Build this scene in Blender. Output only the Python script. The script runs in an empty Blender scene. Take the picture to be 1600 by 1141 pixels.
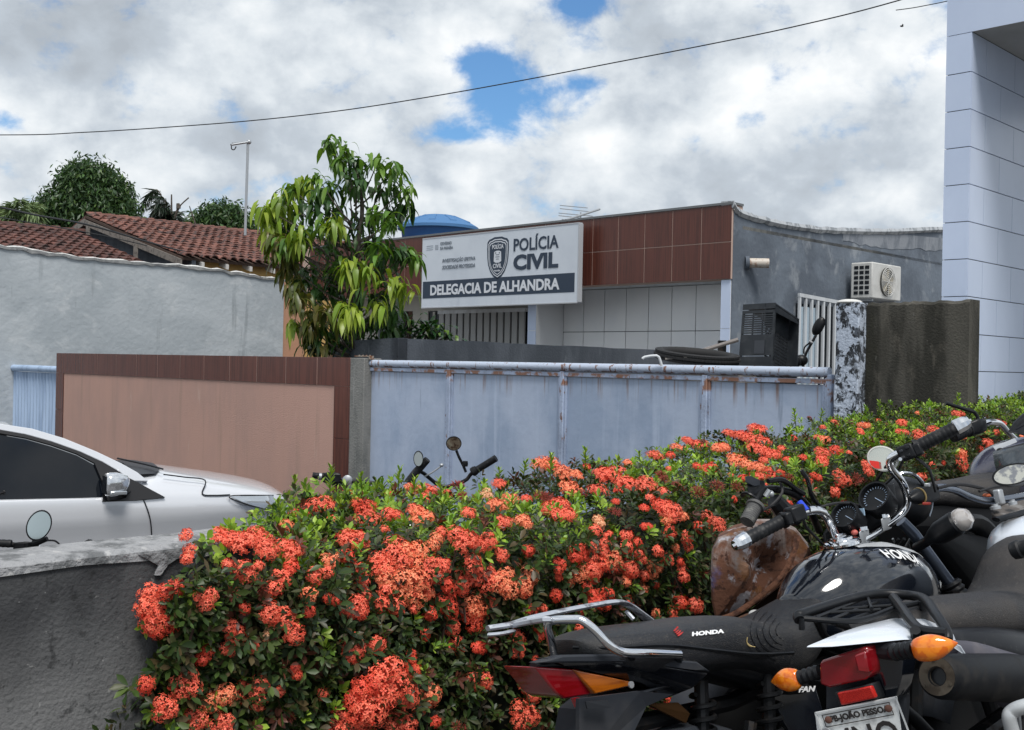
import bpy, bmesh, math, random
import numpy as np
from mathutils import Vector, Matrix
random.seed(7); rng = np.random.default_rng(7)
sc = bpy.context.scene
col = sc.collection
rad = math.radians
# ------------------------------------------------------------------ camera, sky, sun, exposure
EYE = 1.42
FPX = 1710.0
ROLL = rad(1.15)
RV = Vector((math.cos(ROLL), 0, math.sin(ROLL)))
UV = Vector((-math.sin(ROLL), 0, math.cos(ROLL)))
cam = bpy.data.cameras.new('camera')
cam.sensor_width = 36.0
cam.lens = 36.0 * FPX / 1600.0
cam.clip_start = 0.05
cam.clip_end = 3000
camo = bpy.data.objects.new('camera', cam)
col.objects.link(camo)
m = Matrix.Identity(4)
for i in range(3):
    m[i][0] = RV[i]; m[i][1] = UV[i]; m[i][2] = (0, -1, 0)[i]
m[2][3] = EYE
camo.matrix_world = m
sc.camera = camo

SUN_EL, SUN_AZ = rad(61), rad(166)       # high sun veiled by cloud, behind the camera
sd = Vector((math.sin(SUN_AZ) * math.cos(SUN_EL), math.cos(SUN_AZ) * math.cos(SUN_EL), math.sin(SUN_EL)))
sl = bpy.data.lights.new('sun', 'SUN')
sl.energy = 2.3; sl.angle = rad(20); sl.color = (1.0, .96, .91)
so = bpy.data.objects.new('sun', sl); col.objects.link(so)
so.rotation_euler = sd.to_track_quat('Z', 'Y').to_euler()

sc.view_settings.view_transform = 'Standard'
sc.view_settings.look = 'None'
sc.view_settings.exposure = 0.45
sc.view_settings.gamma = 1.0
sc.view_settings.use_curve_mapping = False

w = bpy.data.worlds.new('World'); sc.world = w; w.use_nodes = True
nt = w.node_tree; nt.nodes.clear()
def N(nt, t, **kw):
    n = nt.nodes.new(t)
    for k, v in kw.items():
        if k.startswith('i_'):
            n.inputs[k[2:].replace('_', ' ')].default_value = v
        elif k.startswith('n_'):
            n.inputs[int(k[2:])].default_value = v
        else: setattr(n, k, v)
    return n
L = nt.links.new
def mth(nt, op, a, b=None, c=None, clamp=False):
    n = nt.nodes.new('ShaderNodeMath'); n.operation = op; n.use_clamp = clamp
    for i, v in enumerate((a, b, c)):
        if v is None: continue
        if isinstance(v, (int, float)): n.inputs[i].default_value = v
        else: nt.links.new(v, n.inputs[i])
    return n.outputs[0]
def vmth(nt, op, a, b=None):
    n = nt.nodes.new('ShaderNodeVectorMath'); n.operation = op
    for i, v in enumerate((a, b)):
        if v is None: continue
        if isinstance(v, (tuple, list, Vector)): n.inputs[i].default_value = tuple(v)
        else: nt.links.new(v, n.inputs[i])
    return n
def mixc(nt, fac, a, b, blend='MIX'):
    n = nt.nodes.new('ShaderNodeMix'); n.data_type = 'RGBA'; n.blend_type = blend
    for i, v in ((0, fac), (6, a), (7, b)):
        if isinstance(v, (int, float)): n.inputs[i].default_value = v
        elif isinstance(v, (tuple, list)): n.inputs[i].default_value = tuple(v) + ((1,) if len(v) == 3 else ())
        else: nt.links.new(v, n.inputs[i])
    return n.outputs[2]
def sstep(nt, x, lo, hi):
    n = nt.nodes.new('ShaderNodeMapRange'); n.interpolation_type = 'SMOOTHSTEP'
    nt.links.new(x, n.inputs[0]); n.inputs[1].default_value = lo; n.inputs[2].default_value = hi
    return n.outputs[0]

def pdir(px, py):
    v = Vector((0, 1, 0)) + RV * ((px - 800) / FPX) - UV * ((py - 570.5) / FPX)
    return v
tc = nt.nodes.new('ShaderNodeTexCoord')
D = vmth(nt, 'NORMALIZE', tc.outputs['Generated']).outputs[0]
sky = N(nt, 'ShaderNodeTexSky', sky_type='NISHITA', sun_disc=False, sun_elevation=SUN_EL, sun_rotation=SUN_AZ)
blue = mixc(nt, 1.0, sky.outputs[0], (.058, .086, .108), 'MULTIPLY')
sep = nt.nodes.new('ShaderNodeSeparateXYZ'); L(D, sep.inputs[0])
CV = vmth(nt, 'MULTIPLY', D, (1, 1, 1.35)).outputs[0]
def wnoise(vec, scale, detail, rough=.55, off=(0, 0, 0), dist=0.0):
    a = vmth(nt, 'ADD', vec, off).outputs[0]
    n = N(nt, 'ShaderNodeTexNoise'); L(a, n.inputs['Vector'])
    n.inputs['Scale'].default_value = scale; n.inputs['Detail'].default_value = detail
    n.inputs['Roughness'].default_value = rough; n.inputs['Distortion'].default_value = dist
    return n.outputs[0]
n1 = wnoise(CV, 4.0, 10, .60, (3.1, 1.7, .3), .1)
n2 = wnoise(CV, 8.0, 10, .56, (9.1, 4.7, 2.3), .12)
n3 = wnoise(CV, 3.1, 5, .5, (7.7, .7, 5.3), .1)
def blob(px, py, sx, sy, amp):
    c = pdir(px, py).normalized()
    df = vmth(nt, 'SUBTRACT', D, tuple(c)).outputs[0]
    ux = vmth(nt, 'DOT_PRODUCT', df, tuple(RV)).outputs['Value']
    uz = vmth(nt, 'DOT_PRODUCT', df, tuple(UV)).outputs['Value']
    q = mth(nt, 'ADD', mth(nt, 'POWER', mth(nt, 'ABSOLUTE', mth(nt, 'MULTIPLY', ux, FPX / sx)), 2.0), mth(nt, 'POWER', mth(nt, 'ABSOLUTE', mth(nt, 'MULTIPLY', uz, FPX / sy)), 2.0))
    front = mth(nt, 'GREATER_THAN', vmth(nt, 'DOT_PRODUCT', D, tuple(c)).outputs['Value'], 0.0)
    return mth(nt, 'MULTIPLY', mth(nt, 'MULTIPLY', mth(nt, 'EXPONENT', mth(nt, 'MULTIPLY', q, -1.0)), amp), front)
def blobs(rows):
    t_ = None
    for r_ in rows:
        g_ = blob(*r_); t_ = g_ if t_ is None else mth(nt, 'ADD', t_, g_)
    return t_
# gaps in the cloud layer, where the photograph shows blue, unseen ones overhead added to tint the light, and the larger bright and grey cloud masses
gap = blobs([(795, 170, 68, 48, .85), (765, 105, 50, 30, .45), (715, 210, 66, 18, .5), (905, 130, 38, 22, .6), (905, 5, 30, 20, .75), (5, 185, 34, 20, .50), (1455, 340, 34, 16, .50), (735, 90, 40, 24, .35), (1290, -420, 300, 160, .6), (100, -700, 420, 200, .6)])
mass = blobs([(670, 110, 90, 90, .12), (930, 190, 110, 90, .13), (1130, 160, 140, 90, .10), (1010, 300, 220, 50, .08), (1400, 330, 120, 90, .07), (500, 120, 150, 70, .06), (90, 220, 160, 50, .05), (160, 70, 180, 60, -.07), (1290, 60, 200, 60, -.07), (320, 240, 220, 40, -.05), (1180, 260, 160, 40, -.05), (760, 290, 160, 40, -.02)])
edge = wnoise(CV, 15.0, 9, .60, (1.1, 8.7, 4.3), .15)
dens = mth(nt, 'SUBTRACT', mth(nt, 'ADD', mth(nt, 'ADD', mth(nt, 'MULTIPLY', n1, .7), mth(nt, 'MULTIPLY', edge, 2.0)), -.655), mth(nt, 'MULTIPLY', gap, 1.0))
cov = sstep(nt, dens, .06, .56)
lum = mth(nt, 'ADD', mth(nt, 'MULTIPLY', n2, .54), mth(nt, 'MULTIPLY', n3, .70))
lum = mth(nt, 'ADD', lum, mth(nt, 'MULTIPLY', mth(nt, 'SUBTRACT', edge, .5), .28))
vo = N(nt, 'ShaderNodeTexVoronoi', feature='SMOOTH_F1'); vo.inputs['Scale'].default_value = 13.0; vo.inputs['Smoothness'].default_value = .35
nd = N(nt, 'ShaderNodeTexNoise'); nd.inputs['Scale'].default_value = 11; nd.inputs['Detail'].default_value = 7; L(CV, nd.inputs['Vector'])
sc3 = vmth(nt, 'MULTIPLY', vmth(nt, 'SUBTRACT', nd.outputs['Color'], (.5, .5, .5)).outputs[0], (.16, .16, .16)).outputs[0]
L(vmth(nt, 'ADD', CV, sc3).outputs[0], vo.inputs['Vector'])
lum = mth(nt, 'ADD', lum, mth(nt, 'MULTIPLY', mth(nt, 'SUBTRACT', .42, vo.outputs['Distance']), .17))
lum = mth(nt, 'ADD', lum, mass)
cr = nt.nodes.new('ShaderNodeValToRGB'); L(lum, cr.inputs[0])
e = cr.color_ramp.elements
e[0].position = .46; e[0].color = (.33, .365, .405, 1)
e[1].position = .80; e[1].color = (.80, .81, .81, 1)
e2 = e.new(.56); e2.color = (.405, .45, .50, 1)
e3 = e.new(.65); e3.color = (.56, .60, .635, 1)
skyc = mixc(nt, cov, blue, cr.outputs[0])
bg = nt.nodes.new('ShaderNodeBackground'); L(skyc, bg.inputs[0]); bg.inputs[1].default_value = 1.0
out = nt.nodes.new('ShaderNodeOutputWorld'); L(bg.outputs[0], out.inputs[0])
sc.cycles.max_bounces = 6
sc.cycles.use_adaptive_sampling = True

# ------------------------------------------------------------------ coordinates
S2 = math.sqrt(2)
AX = Vector((-1, 1, 0)) / S2          # along the gate and the facades, away to the left
BX = Vector((1, 1, 0)) / S2           # along the hedge, away to the right
ZX = Vector((0, 0, 1))
CAM = Vector((0, 0, EYE))
def P(px, py, d):
    return CAM + pdir(px, py) * d
def AB(a, b, z):
    return AX * a + BX * b + ZX * z
def onB(px, py, b):                   # the point seen at px,py on the vertical plane b = const
    v = pdir(px, py); return CAM + v * (b / v.dot(BX))
def onA(px, py, a):
    v = pdir(px, py); return CAM + v * (a / v.dot(AX))
def ca(p): return p.dot(AX)
def cb(p): return p.dot(BX)

# ------------------------------------------------------------------ object helpers
WO = {}
def _link(o, parent, org):
    col.objects.link(o); WO[o.name] = org.copy(); o.location = org
    if parent is not None:
        o.parent = parent
        o.matrix_parent_inverse = Matrix.Translation(-WO[parent.name])
    return o
def thing(name, label, cat, loc=(0, 0, 0), group=None):
    o = bpy.data.objects.new(name, None); o.empty_display_size = .1
    _link(o, None, Vector(loc)); tag(o, label, cat, group); return o
def tag(o, label=None, cat=None, group=None, kind=None):
    if label: o['label'] = label
    if cat: o['category'] = cat
    if group: o['group'] = group
    if kind: o['kind'] = kind
    return o
class G:
    def __init__(s): s.v = []; s.f = []
    def poly(s, pts, flip=False):
        i = len(s.v); s.v += [Vector(p) for p in pts]
        r = list(range(i, i + len(pts)))
        s.f.append(tuple(reversed(r)) if flip else tuple(r)); return s
    def hexa(s, p):                     # p: 4 bottom then 4 top
        i = len(s.v); s.v += [Vector(q) for q in p]
        for f in ((3, 2, 1, 0), (4, 5, 6, 7), (0, 1, 5, 4), (1, 2, 6, 5), (2, 3, 7, 6), (3, 0, 4, 7)):
            s.f.append(tuple(i + k for k in f))
        return s
    def box(s, c, sz, ax=None):
        c = Vector(c); ax = ax or (Vector((1, 0, 0)), Vector((0, 1, 0)), ZX)
        x, y, z = ax[0] * sz[0] / 2, ax[1] * sz[1] / 2, ax[2] * sz[2] / 2
        return s.hexa([c - x - y - z, c + x - y - z, c + x + y - z, c - x + y - z, c - x - y + z, c + x - y + z, c + x + y + z, c - x + y + z])
    def ab(s, a0, a1, b0, b1, z0, z1):
        if a0 > a1: a0, a1 = a1, a0
        return s.hexa([AB(a1, b0, z0), AB(a0, b0, z0), AB(a0, b1, z0), AB(a1, b1, z0), AB(a1, b0, z1), AB(a0, b0, z1), AB(a0, b1, z1), AB(a1, b1, z1)])
    def slab(s, pts, th):               # polygon extruded along vector th
        th = Vector(th); n = len(pts); i = len(s.v)
        s.v += [Vector(p) for p in pts] + [Vector(p) + th for p in pts]
        s.f.append(tuple(range(i, i + n))); s.f.append(tuple(reversed(range(i + n, i + 2 * n))))
        for k in range(n): s.f.append((i + (k + 1) % n, i + k, i + n + k, i + n + (k + 1) % n))
        return s
    def loft(s, rings, caps=True, closed=True):
        i = len(s.v); n = len(rings[0])
        for r in rings: s.v += [Vector(p) for p in r]
        for a in range(len(rings) - 1):
            for k in range(n if closed else n - 1):
                k2 = (k + 1) % n
                s.f.append((i + a * n + k, i + a * n + k2, i + (a + 1) * n + k2, i + (a + 1) * n + k))
        if caps and closed:
            s.f.append(tuple(reversed(range(i, i + n)))); s.f.append(tuple(range(i + (len(rings) - 1) * n, i + len(rings) * n)))
        return s
    def tube(s, pts, r, n=8, caps=True, flat=1.0, up=None):
        pts = [Vector(p) for p in pts]
        rs = r if isinstance(r, (list, tuple)) else [r] * len(pts)
        T = []
        for k in range(len(pts)):
            a = pts[max(k - 1, 0)]; b = pts[min(k + 1, len(pts) - 1)]
            t = (b - a); T.append(t.normalized() if t.length > 1e-9 else Vector((0, 0, 1)))
        nrm = up if up is not None else (Vector((0, 0, 1)) if abs(T[0].z) < .9 else Vector((1, 0, 0)))
        rings = []
        for k, p in enumerate(pts):
            if up is None and k > 0:
                ax = T[k - 1].cross(T[k])
                if ax.length > 1e-6: nrm = Matrix.Rotation(T[k - 1].angle(T[k]), 3, ax) @ nrm
            u = (nrm - T[k] * nrm.dot(T[k]))
            u = u.normalized() if u.length > 1e-6 else T[k].orthogonal().normalized()
            w_ = T[k].cross(u)
            rings.append([p + (u * math.cos(2 * math.pi * j / n) * flat + w_ * math.sin(2 * math.pi * j / n)) * rs[k] for j in range(n)])
        return s.loft(rings, caps)
    def lathe(s, c, axis, prof, n=24, caps=True):   # prof: (radius, distance along axis)
        c = Vector(c); axis = Vector(axis).normalized(); u = axis.orthogonal().normalized(); w_ = axis.cross(u)
        return s.loft([[c + axis * h + (u * math.cos(2 * math.pi * j / n) + w_ * math.sin(2 * math.pi * j / n)) * max(r, 1e-4) for j in range(n)] for r, h in prof], caps)
    def ell(s, c, r, ax=None, nu=16, nv=10):
        c = Vector(c); ax = ax or (Vector((1, 0, 0)), Vector((0, 1, 0)), ZX)
        rings = []
        for i in range(nv + 1):
            t = math.pi * (.02 + .96 * i / nv)
            rings.append([c + ax[2] * (-math.cos(t) * r[2]) + ax[0] * (math.sin(t) * math.cos(2 * math.pi * j / nu) * r[0]) + ax[1] * (math.sin(t) * math.sin(2 * math.pi * j / nu) * r[1]) for j in range(nu)])
        return s.loft(rings)
    def build(s, name, mat, parent=None, smooth=35, bevel=0, bseg=2, sub=0, solid=0, recalc=True):
        vs = [tuple(v) for v in s.v]
        n = len(vs); org = Vector((sum(v[0] for v in vs) / n, sum(v[1] for v in vs) / n, min(v[2] for v in vs)))
        me = bpy.data.meshes.new(name)
        me.from_pydata([tuple(v[i] - org[i] for i in range(3)) for v in vs], [], s.f)
        if recalc:
            bm = bmesh.new(); bm.from_mesh(me); bmesh.ops.recalc_face_normals(bm, faces=bm.faces); bm.to_mesh(me); bm.free()
        if smooth:
            me.shade_smooth()
            me.set_sharp_from_angle(angle=rad(smooth))
        me.update()
        for mm in (mat if isinstance(mat, (list, tuple)) else [mat]): me.materials.append(mm)
        o = bpy.data.objects.new(name, me)
        _link(o, parent, org)
        if solid:
            q = o.modifiers.new('solid', 'SOLIDIFY'); q.thickness = solid; q.offset = 0
        if bevel:
            q = o.modifiers.new('bevel', 'BEVEL'); q.width = bevel; q.segments = bseg; q.limit_method = 'ANGLE'; q.angle_limit = rad(40)
            q.harden_normals = False
            me.shade_smooth()
            me.set_sharp_from_angle(angle=rad(60 if smooth else 60))
        if sub:
            q = o.modifiers.new('sub', 'SUBSURF'); q.levels = sub; q.render_levels = sub
        return o
def smooth_path(pts, k=4):
    pts = [Vector(p) for p in pts]; o = []
    for i in range(len(pts) - 1):
        p0 = pts[max(i - 1, 0)]; p1 = pts[i]; p2 = pts[i + 1]; p3 = pts[min(i + 2, len(pts) - 1)]
        for j in range(k):
            t = j / k
            o.append(.5 * ((2 * p1) + (p2 - p0) * t + (2 * p0 - 5 * p1 + 4 * p2 - p3) * t * t + (3 * p1 - p0 - 3 * p2 + p3) * t ** 3))
    o.append(pts[-1]); return o
def inst(name, me, parent, M4, like=None):          # an object that shares mesh data, placed by world matrix
    o = bpy.data.objects.new(name, me); col.objects.link(o)
    if parent is not None:
        o.parent = parent; o.matrix_parent_inverse = Matrix.Translation(-WO[parent.name])
    o.matrix_basis = M4; return o
def text(s, name, mat, parent, org, xd, yd, width=None, height=None, bold=.0, depth=.002, shear=0, space=1.0):
    cu = bpy.data.curves.new(name, 'FONT'); cu.body = s; cu.size = 1.0; cu.offset = bold; cu.shear = shear
    cu.space_character = space; cu.resolution_u = 3; cu.extrude = .01
    ob = bpy.data.objects.new(name, cu); col.objects.link(ob)
    bpy.context.view_layer.update()
    dg = bpy.context.evaluated_depsgraph_get()
    me = bpy.data.meshes.new_from_object(ob.evaluated_get(dg))
    bpy.data.objects.remove(ob); bpy.data.curves.remove(cu)
    co = np.array([v.co[:] for v in me.vertices])
    mn = co.min(0); mx = co.max(0)
    k = (width / (mx[0] - mn[0])) if width else height / (mx[1] - mn[1])
    ky = (height / (mx[1] - mn[1])) if height else k
    xd = Vector(xd).normalized(); yd = Vector(yd).normalized(); zd = xd.cross(yd).normalized(); org = Vector(org)
    for v in me.vertices:
        x = (v.co[0] - mn[0]) * k; y = (v.co[1] - mn[1]) * ky; z = depth if v.co[2] > 0 else 0
        v.co = xd * x + yd * y + zd * z
    me.materials.clear(); me.materials.append(mat); me.update()
    o = bpy.data.objects.new(name, me); return _link(o, parent, org)

# ------------------------------------------------------------------ materials
def mat(name, base, rough=.6, metal=0.0, layers=(), bump=0.0, bscale=60, bdetail=5, coat=0.0, spec=.5, rnd=0.0, trans=0.0, emit=None, attr=None, attr2=None, subs=0.0, bstretch=1.0, ior=1.45, alpha=1.0):
    mt = bpy.data.materials.new(name); mt.use_nodes = True; t = mt.node_tree
    b = t.nodes['Principled BSDF']
    geo = t.nodes.new('ShaderNodeNewGeometry'); pos = geo.outputs['Position']
    c = base
    if rnd:
        oi = t.nodes.new('ShaderNodeObjectInfo')
        hv = t.nodes.new('ShaderNodeHueSaturation'); hv.inputs['Color'].default_value = tuple(base) + (1,)
        t.links.new(mth(t, 'ADD', mth(t, 'MULTIPLY', oi.outputs['Random'], 2 * rnd), 1 - rnd), hv.inputs['Value'])
        c = hv.outputs[0]
    if attr:
        at = t.nodes.new('ShaderNodeAttribute'); at.attribute_name = 'tint'
        c = at.outputs['Color']
    r = rough
    for ly in layers:
        sc_ = ly.get('scale', 5.0); sc_ = (sc_,) * 3 if isinstance(sc_, (int, float)) else sc_
        mp = vmth(t, 'MULTIPLY', pos, sc_).outputs[0]
        mp = vmth(t, 'ADD', mp, (ly.get('seed', 0) * 3.7, ly.get('seed', 0) * 1.9, ly.get('seed', 0))).outputs[0]
        if ly.get('tex') == 'voronoi':
            nn = N(t, 'ShaderNodeTexVoronoi'); nn.inputs['Scale'].default_value = 1.0
            t.links.new(mp, nn.inputs['Vector']); fo = nn.outputs['Distance']
        else:
            nn = N(t, 'ShaderNodeTexNoise'); nn.inputs['Scale'].default_value = 1.0
            nn.inputs['Detail'].default_value = ly.get('detail', 6); nn.inputs['Roughness'].default_value = ly.get('nr', .6)
            nn.inputs['Distortion'].default_value = ly.get('dist', 0)
            t.links.new(mp, nn.inputs['Vector']); fo = nn.outputs[0]
        f = sstep(t, fo, ly.get('lo', .45), ly.get('hi', .6))
        if 'z' in ly:                       # worn or stained between two heights
            sp = t.nodes.new('ShaderNodeSeparateXYZ'); t.links.new(pos, sp.inputs[0])
            z0, z1, s_ = ly['z']
            f = mth(t, 'MULTIPLY', f, mth(t, 'MULTIPLY', sstep(t, sp.outputs[2], z0, z0 + s_), mth(t, 'SUBTRACT', 1.0, sstep(t, sp.outputs[2], z1 - ly.get('s2', s_), z1))))
        f = mth(t, 'MULTIPLY', f, ly.get('op', 1.0))
        c = mixc(t, f, c, ly['color'])
        if 'rough' in ly:
            r = mth(t, 'ADD', mth(t, 'MULTIPLY', mth(t, 'SUBTRACT', 1.0, f), r), mth(t, 'MULTIPLY', f, ly['rough']))
    if isinstance(c, (tuple, list)): b.inputs['Base Color'].default_value = tuple(c) + (1,)
    else: t.links.new(c, b.inputs['Base Color'])
    if isinstance(r, (int, float)): b.inputs['Roughness'].default_value = r
    else: t.links.new(r, b.inputs['Roughness'])
    b.inputs['Metallic'].default_value = metal
    b.inputs['Coat Weight'].default_value = coat; b.inputs['Coat Roughness'].default_value = .06
    b.inputs['Specular IOR Level'].default_value = spec
    b.inputs['Transmission Weight'].default_value = trans; b.inputs['IOR'].default_value = ior
    if emit: b.inputs['Emission Color'].default_value = tuple(emit) + (1,); b.inputs['Emission Strength'].default_value = 1
    if bump:
        nn = N(t, 'ShaderNodeTexNoise'); nn.inputs['Scale'].default_value = bscale; nn.inputs['Detail'].default_value = bdetail
        t.links.new(vmth(t, 'MULTIPLY', pos, (1, 1, bstretch)).outputs[0], nn.inputs['Vector'])
        bp = t.nodes.new('ShaderNodeBump'); bp.inputs['Strength'].default_value = min(1, bump); bp.inputs['Distance'].default_value = .01 * max(1, bump)
        t.links.new(nn.outputs[0], bp.inputs['Height']); t.links.new(bp.outputs[0], b.inputs['Normal'])
    if subs:                                # thin leaf: some light comes through
        tr = t.nodes.new('ShaderNodeBsdfTranslucent')
        cc = c if not isinstance(c, (tuple, list)) else None
        if cc is not None: t.links.new(mixc(t, 1.0, cc, (1.25, 1.2, .5), 'MULTIPLY'), tr.inputs[0])
        else: tr.inputs[0].default_value = tuple(c) + (1,)
        ms = t.nodes.new('ShaderNodeMixShader'); ms.inputs[0].default_value = subs
        t.links.new(b.outputs[0], ms.inputs[1]); t.links.new(tr.outputs[0], ms.inputs[2])
        t.links.new(ms.outputs[0], t.nodes['Material Output'].inputs[0])
    return mt
# ------------------------------------------------------------------ materials of the setting
STREET = -0.60
M_asph = mat('asphalt', (.055, .055, .058), .9, layers=[dict(scale=1.3, color=(.085, .082, .078), lo=.4, hi=.65), dict(scale=40, color=(.11, .11, .11), lo=.55, hi=.62, op=.6)], bump=.6, bscale=90)
M_yard = mat('yard_concrete', (.12, .115, .11), .9, layers=[dict(scale=2.5, color=(.07, .068, .065), lo=.4, hi=.65)], bump=.5, bscale=50)
M_peach = mat('peach_render', (.50, .31, .255), .85, layers=[dict(scale=(2.2, 2.2, .7), color=(.42, .275, .235), lo=.4, hi=.7, op=.8), dict(scale=(9, 9, .5), color=(.33, .23, .185), lo=.55, hi=.75, op=.5, seed=3), dict(scale=(7, 7, .9), color=(.58, .46, .40), lo=.66, hi=.76, op=.6, seed=8)], bump=.9, bscale=140)
M_wtile = mat('brown_wood_tile', (.120, .040, .028), .22, layers=[dict(scale=(38, 38, 1.2), color=(.080, .028, .021), lo=.42, hi=.6), dict(scale=(90, 90, 3), color=(.16, .060, .042), lo=.56, hi=.7, seed=4, op=.7)], rnd=.06)
M_ftile = mat('fascia_tile', (.115, .036, .024), .30, layers=[dict(scale=(34, 34, 1.0), color=(.072, .024, .017), lo=.40, hi=.62), dict(scale=(3, 3, 3), color=(.11, .033, .024), lo=.4, hi=.7, seed=6, op=.6)])
M_grout = mat('grout', (.52, .38, .32), .9)
M_graygrout = mat('grey_grout', (.16, .17, .18), .9)
M_conc = mat('grey_concrete', (.20, .20, .19), .9, layers=[dict(scale=(6, 6, 2), color=(.13, .135, .13), lo=.4, hi=.65), dict(scale=(14, 14, 1), color=(.27, .27, .26), lo=.58, hi=.72, seed=5)], bump=.7, bscale=60)
M_gate = mat('blue_grey_gate_paint', (.40, .47, .60), .42, layers=[dict(scale=(1.8, 1.8, 1.2), color=(.28, .355, .485), lo=.38, hi=.66, op=.9, dist=.3), dict(scale=(10, 10, .55), color=(.47, .55, .69), lo=.55, hi=.75, op=.6, seed=2), dict(scale=(13, 13, 1.3), color=(.14, .18, .25), lo=.63, hi=.75, op=.5, seed=12), dict(scale=(22, 22, .5), color=(.20, .10, .045), lo=.53, hi=.66, op=.8, seed=6, z=(1.10, 1.36, .2), s2=.01)], bump=.25, bscale=14)
M_gframe = mat('gate_frame_paint', (.36, .43, .57), .45, layers=[dict(scale=(5, 5, 2), color=(.25, .30, .40), lo=.4, hi=.65), dict(scale=(34, 34, 12), color=(.17, .075, .035), lo=.60, hi=.66, op=.9, seed=7, rough=.9), dict(scale=(9, 9, 9), color=(.24, .10, .04), lo=.47, hi=.56, op=.9, seed=11, z=(1.24, 1.375, .03), s2=.02)], bump=.4, bscale=40)
M_pipe = mat('gate_pipe_paint', (.44, .50, .61), .42, layers=[dict(scale=(30, 30, 6), color=(.18, .08, .04), lo=.58, hi=.64, op=.9, seed=3, rough=.9), dict(scale=(10, 10, 10), color=(.14, .055, .026), lo=.46, hi=.56, op=.95, seed=9, z=(1.33, 1.398, .01), s2=.02, rough=.9)], bump=.3, bscale=50)
M_lgate = mat('small_gate_paint', (.40, .52, .70), .5, layers=[dict(scale=(5, 5, .6), color=(.28, .38, .54), lo=.42, hi=.65)])
M_render = mat('bare_grey_render', (.46, .50, .53), .9, layers=[dict(scale=(.55, .55, .8), color=(.37, .41, .44), lo=.36, hi=.64, dist=.8, seed=2), dict(scale=(2.2, 2.2, 2.6), color=(.55, .58, .60), lo=.52, hi=.72, op=.75, seed=4, dist=.5), dict(scale=(3.5, 3.5, .35), color=(.26, .29, .31), lo=.60, hi=.70, op=.7, seed=9), dict(scale=(1.4, 1.4, 1.8), color=(.32, .36, .39), lo=.56, hi=.70, op=.6, seed=15, dist=.6)], bump=1.0, bscale=11)
M_mortar = mat('white_mortar', (.62, .62, .60), .9, layers=[dict(scale=8, color=(.42, .42, .42), lo=.45, hi=.65)], bump=.8, bscale=20)
M_orange = mat('orange_render', (.50, .27, .17), .85, layers=[dict(scale=(2, 2, 1), color=(.42, .24, .16), lo=.4, hi=.7)], bump=.4)
M_yellow = mat('ochre_paint', (.62, .40, .15), .85, layers=[dict(scale=1.5, color=(.52, .33, .13), lo=.4, hi=.7)])
M_dwall = mat('dark_blue_grey_render', (.085, .098, .118), .85, layers=[dict(scale=(2, 2, .8), color=(.05, .06, .075), lo=.4, hi=.65), dict(scale=(8, 8, 3), color=(.15, .165, .185), lo=.6, hi=.75, op=.7, seed=5)], bump=.5, bscale=40)
M_side = mat('blotchy_grey_cement', (.155, .185, .225), .85, layers=[dict(scale=(.9, .9, 1.1), color=(.10, .12, .15), lo=.38, hi=.62, dist=.3), dict(scale=(2.6, 2.6, 2.2), color=(.26, .285, .315), lo=.52, hi=.68, op=.85, seed=6, dist=.3), dict(scale=(6, 6, 4), color=(.31, .33, .36), lo=.66, hi=.76, op=.6, seed=14)], bump=.8, bscale=12)
M_sidepale = mat('pale_cement_band', (.25, .27, .30), .85, layers=[dict(scale=(3, 3, 1.5), color=(.15, .17, .20), lo=.45, hi=.65, dist=.8)], bump=.6, bscale=12)
M_moss = mat('mossy_black_wall', (.085, .080, .068), .95, layers=[dict(scale=(4, 4, .8), color=(.028, .027, .022), lo=.4, hi=.62), dict(scale=(12, 12, 4), color=(.105, .095, .078), lo=.54, hi=.72, op=.8, seed=5), dict(scale=(30, 30, 12), color=(.17, .165, .15), lo=.64, hi=.74, op=.6, seed=9), dict(scale=(3, 3, 1), color=(.06, .062, .028), lo=.55, hi=.75, op=.5, seed=19)], bump=.5, bscale=70)
M_peel = mat('peeling_white_post', (.46, .52, .62), .85, layers=[dict(scale=(17, 17, 13), color=(.022, .025, .03), lo=.49, hi=.545, dist=.4, nr=.75), dict(scale=(4, 4, 5), color=(.05, .055, .06), lo=.56, hi=.64, op=.9, seed=7), dict(scale=(30, 30, 10), color=(.25, .29, .36), lo=.5, hi=.7, op=.5, seed=3)], bump=.8, bscale=45)
M_planter = mat('stained_planter_wall', (.072, .074, .077), .95, layers=[dict(scale=(5, 5, 2.2), color=(.034, .035, .038), lo=.36, hi=.62, dist=.5), dict(scale=(2.2, 2.2, 2.0), color=(.20, .20, .20), lo=.42, hi=.66, op=.75, seed=4, z=(.2, .93, .2), s2=.3), dict(scale=(60, 60, 60), color=(.27, .27, .265), lo=.64, hi=.71, op=.6, seed=8), dict(scale=(26, 26, 20), color=(.016, .017, .018), lo=.56, hi=.66, op=.7, seed=21)], bump=.45, bscale=110, bdetail=8)
M_ptop = mat('pale_planter_cap', (.30, .305, .315), .9, layers=[dict(scale=(12, 12, 12), color=(.13, .135, .14), lo=.45, hi=.6), dict(scale=(35, 35, 35), color=(.40, .40, .40), lo=.58, hi=.68, seed=3)], bump=1.2, bscale=60)
M_white = mat('white_wall_tile', (.84, .85, .86), .28, rnd=.035, layers=[dict(scale=(.9, .9, .6), color=(.72, .75, .79), lo=.4, hi=.7, op=.7)])
M_bluewhite = mat('portal_white_tile', (.60, .69, .87), .30, rnd=.04, layers=[dict(scale=(1.1, 1.1, .7), color=(.52, .61, .79), lo=.38, hi=.7, op=.8)], bump=.06, bscale=2.5)
M_soffit = mat('soffit_plaster', (.52, .52, .52), .9, layers=[dict(scale=1.2, color=(.40, .40, .39), lo=.4, hi=.7)])
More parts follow.
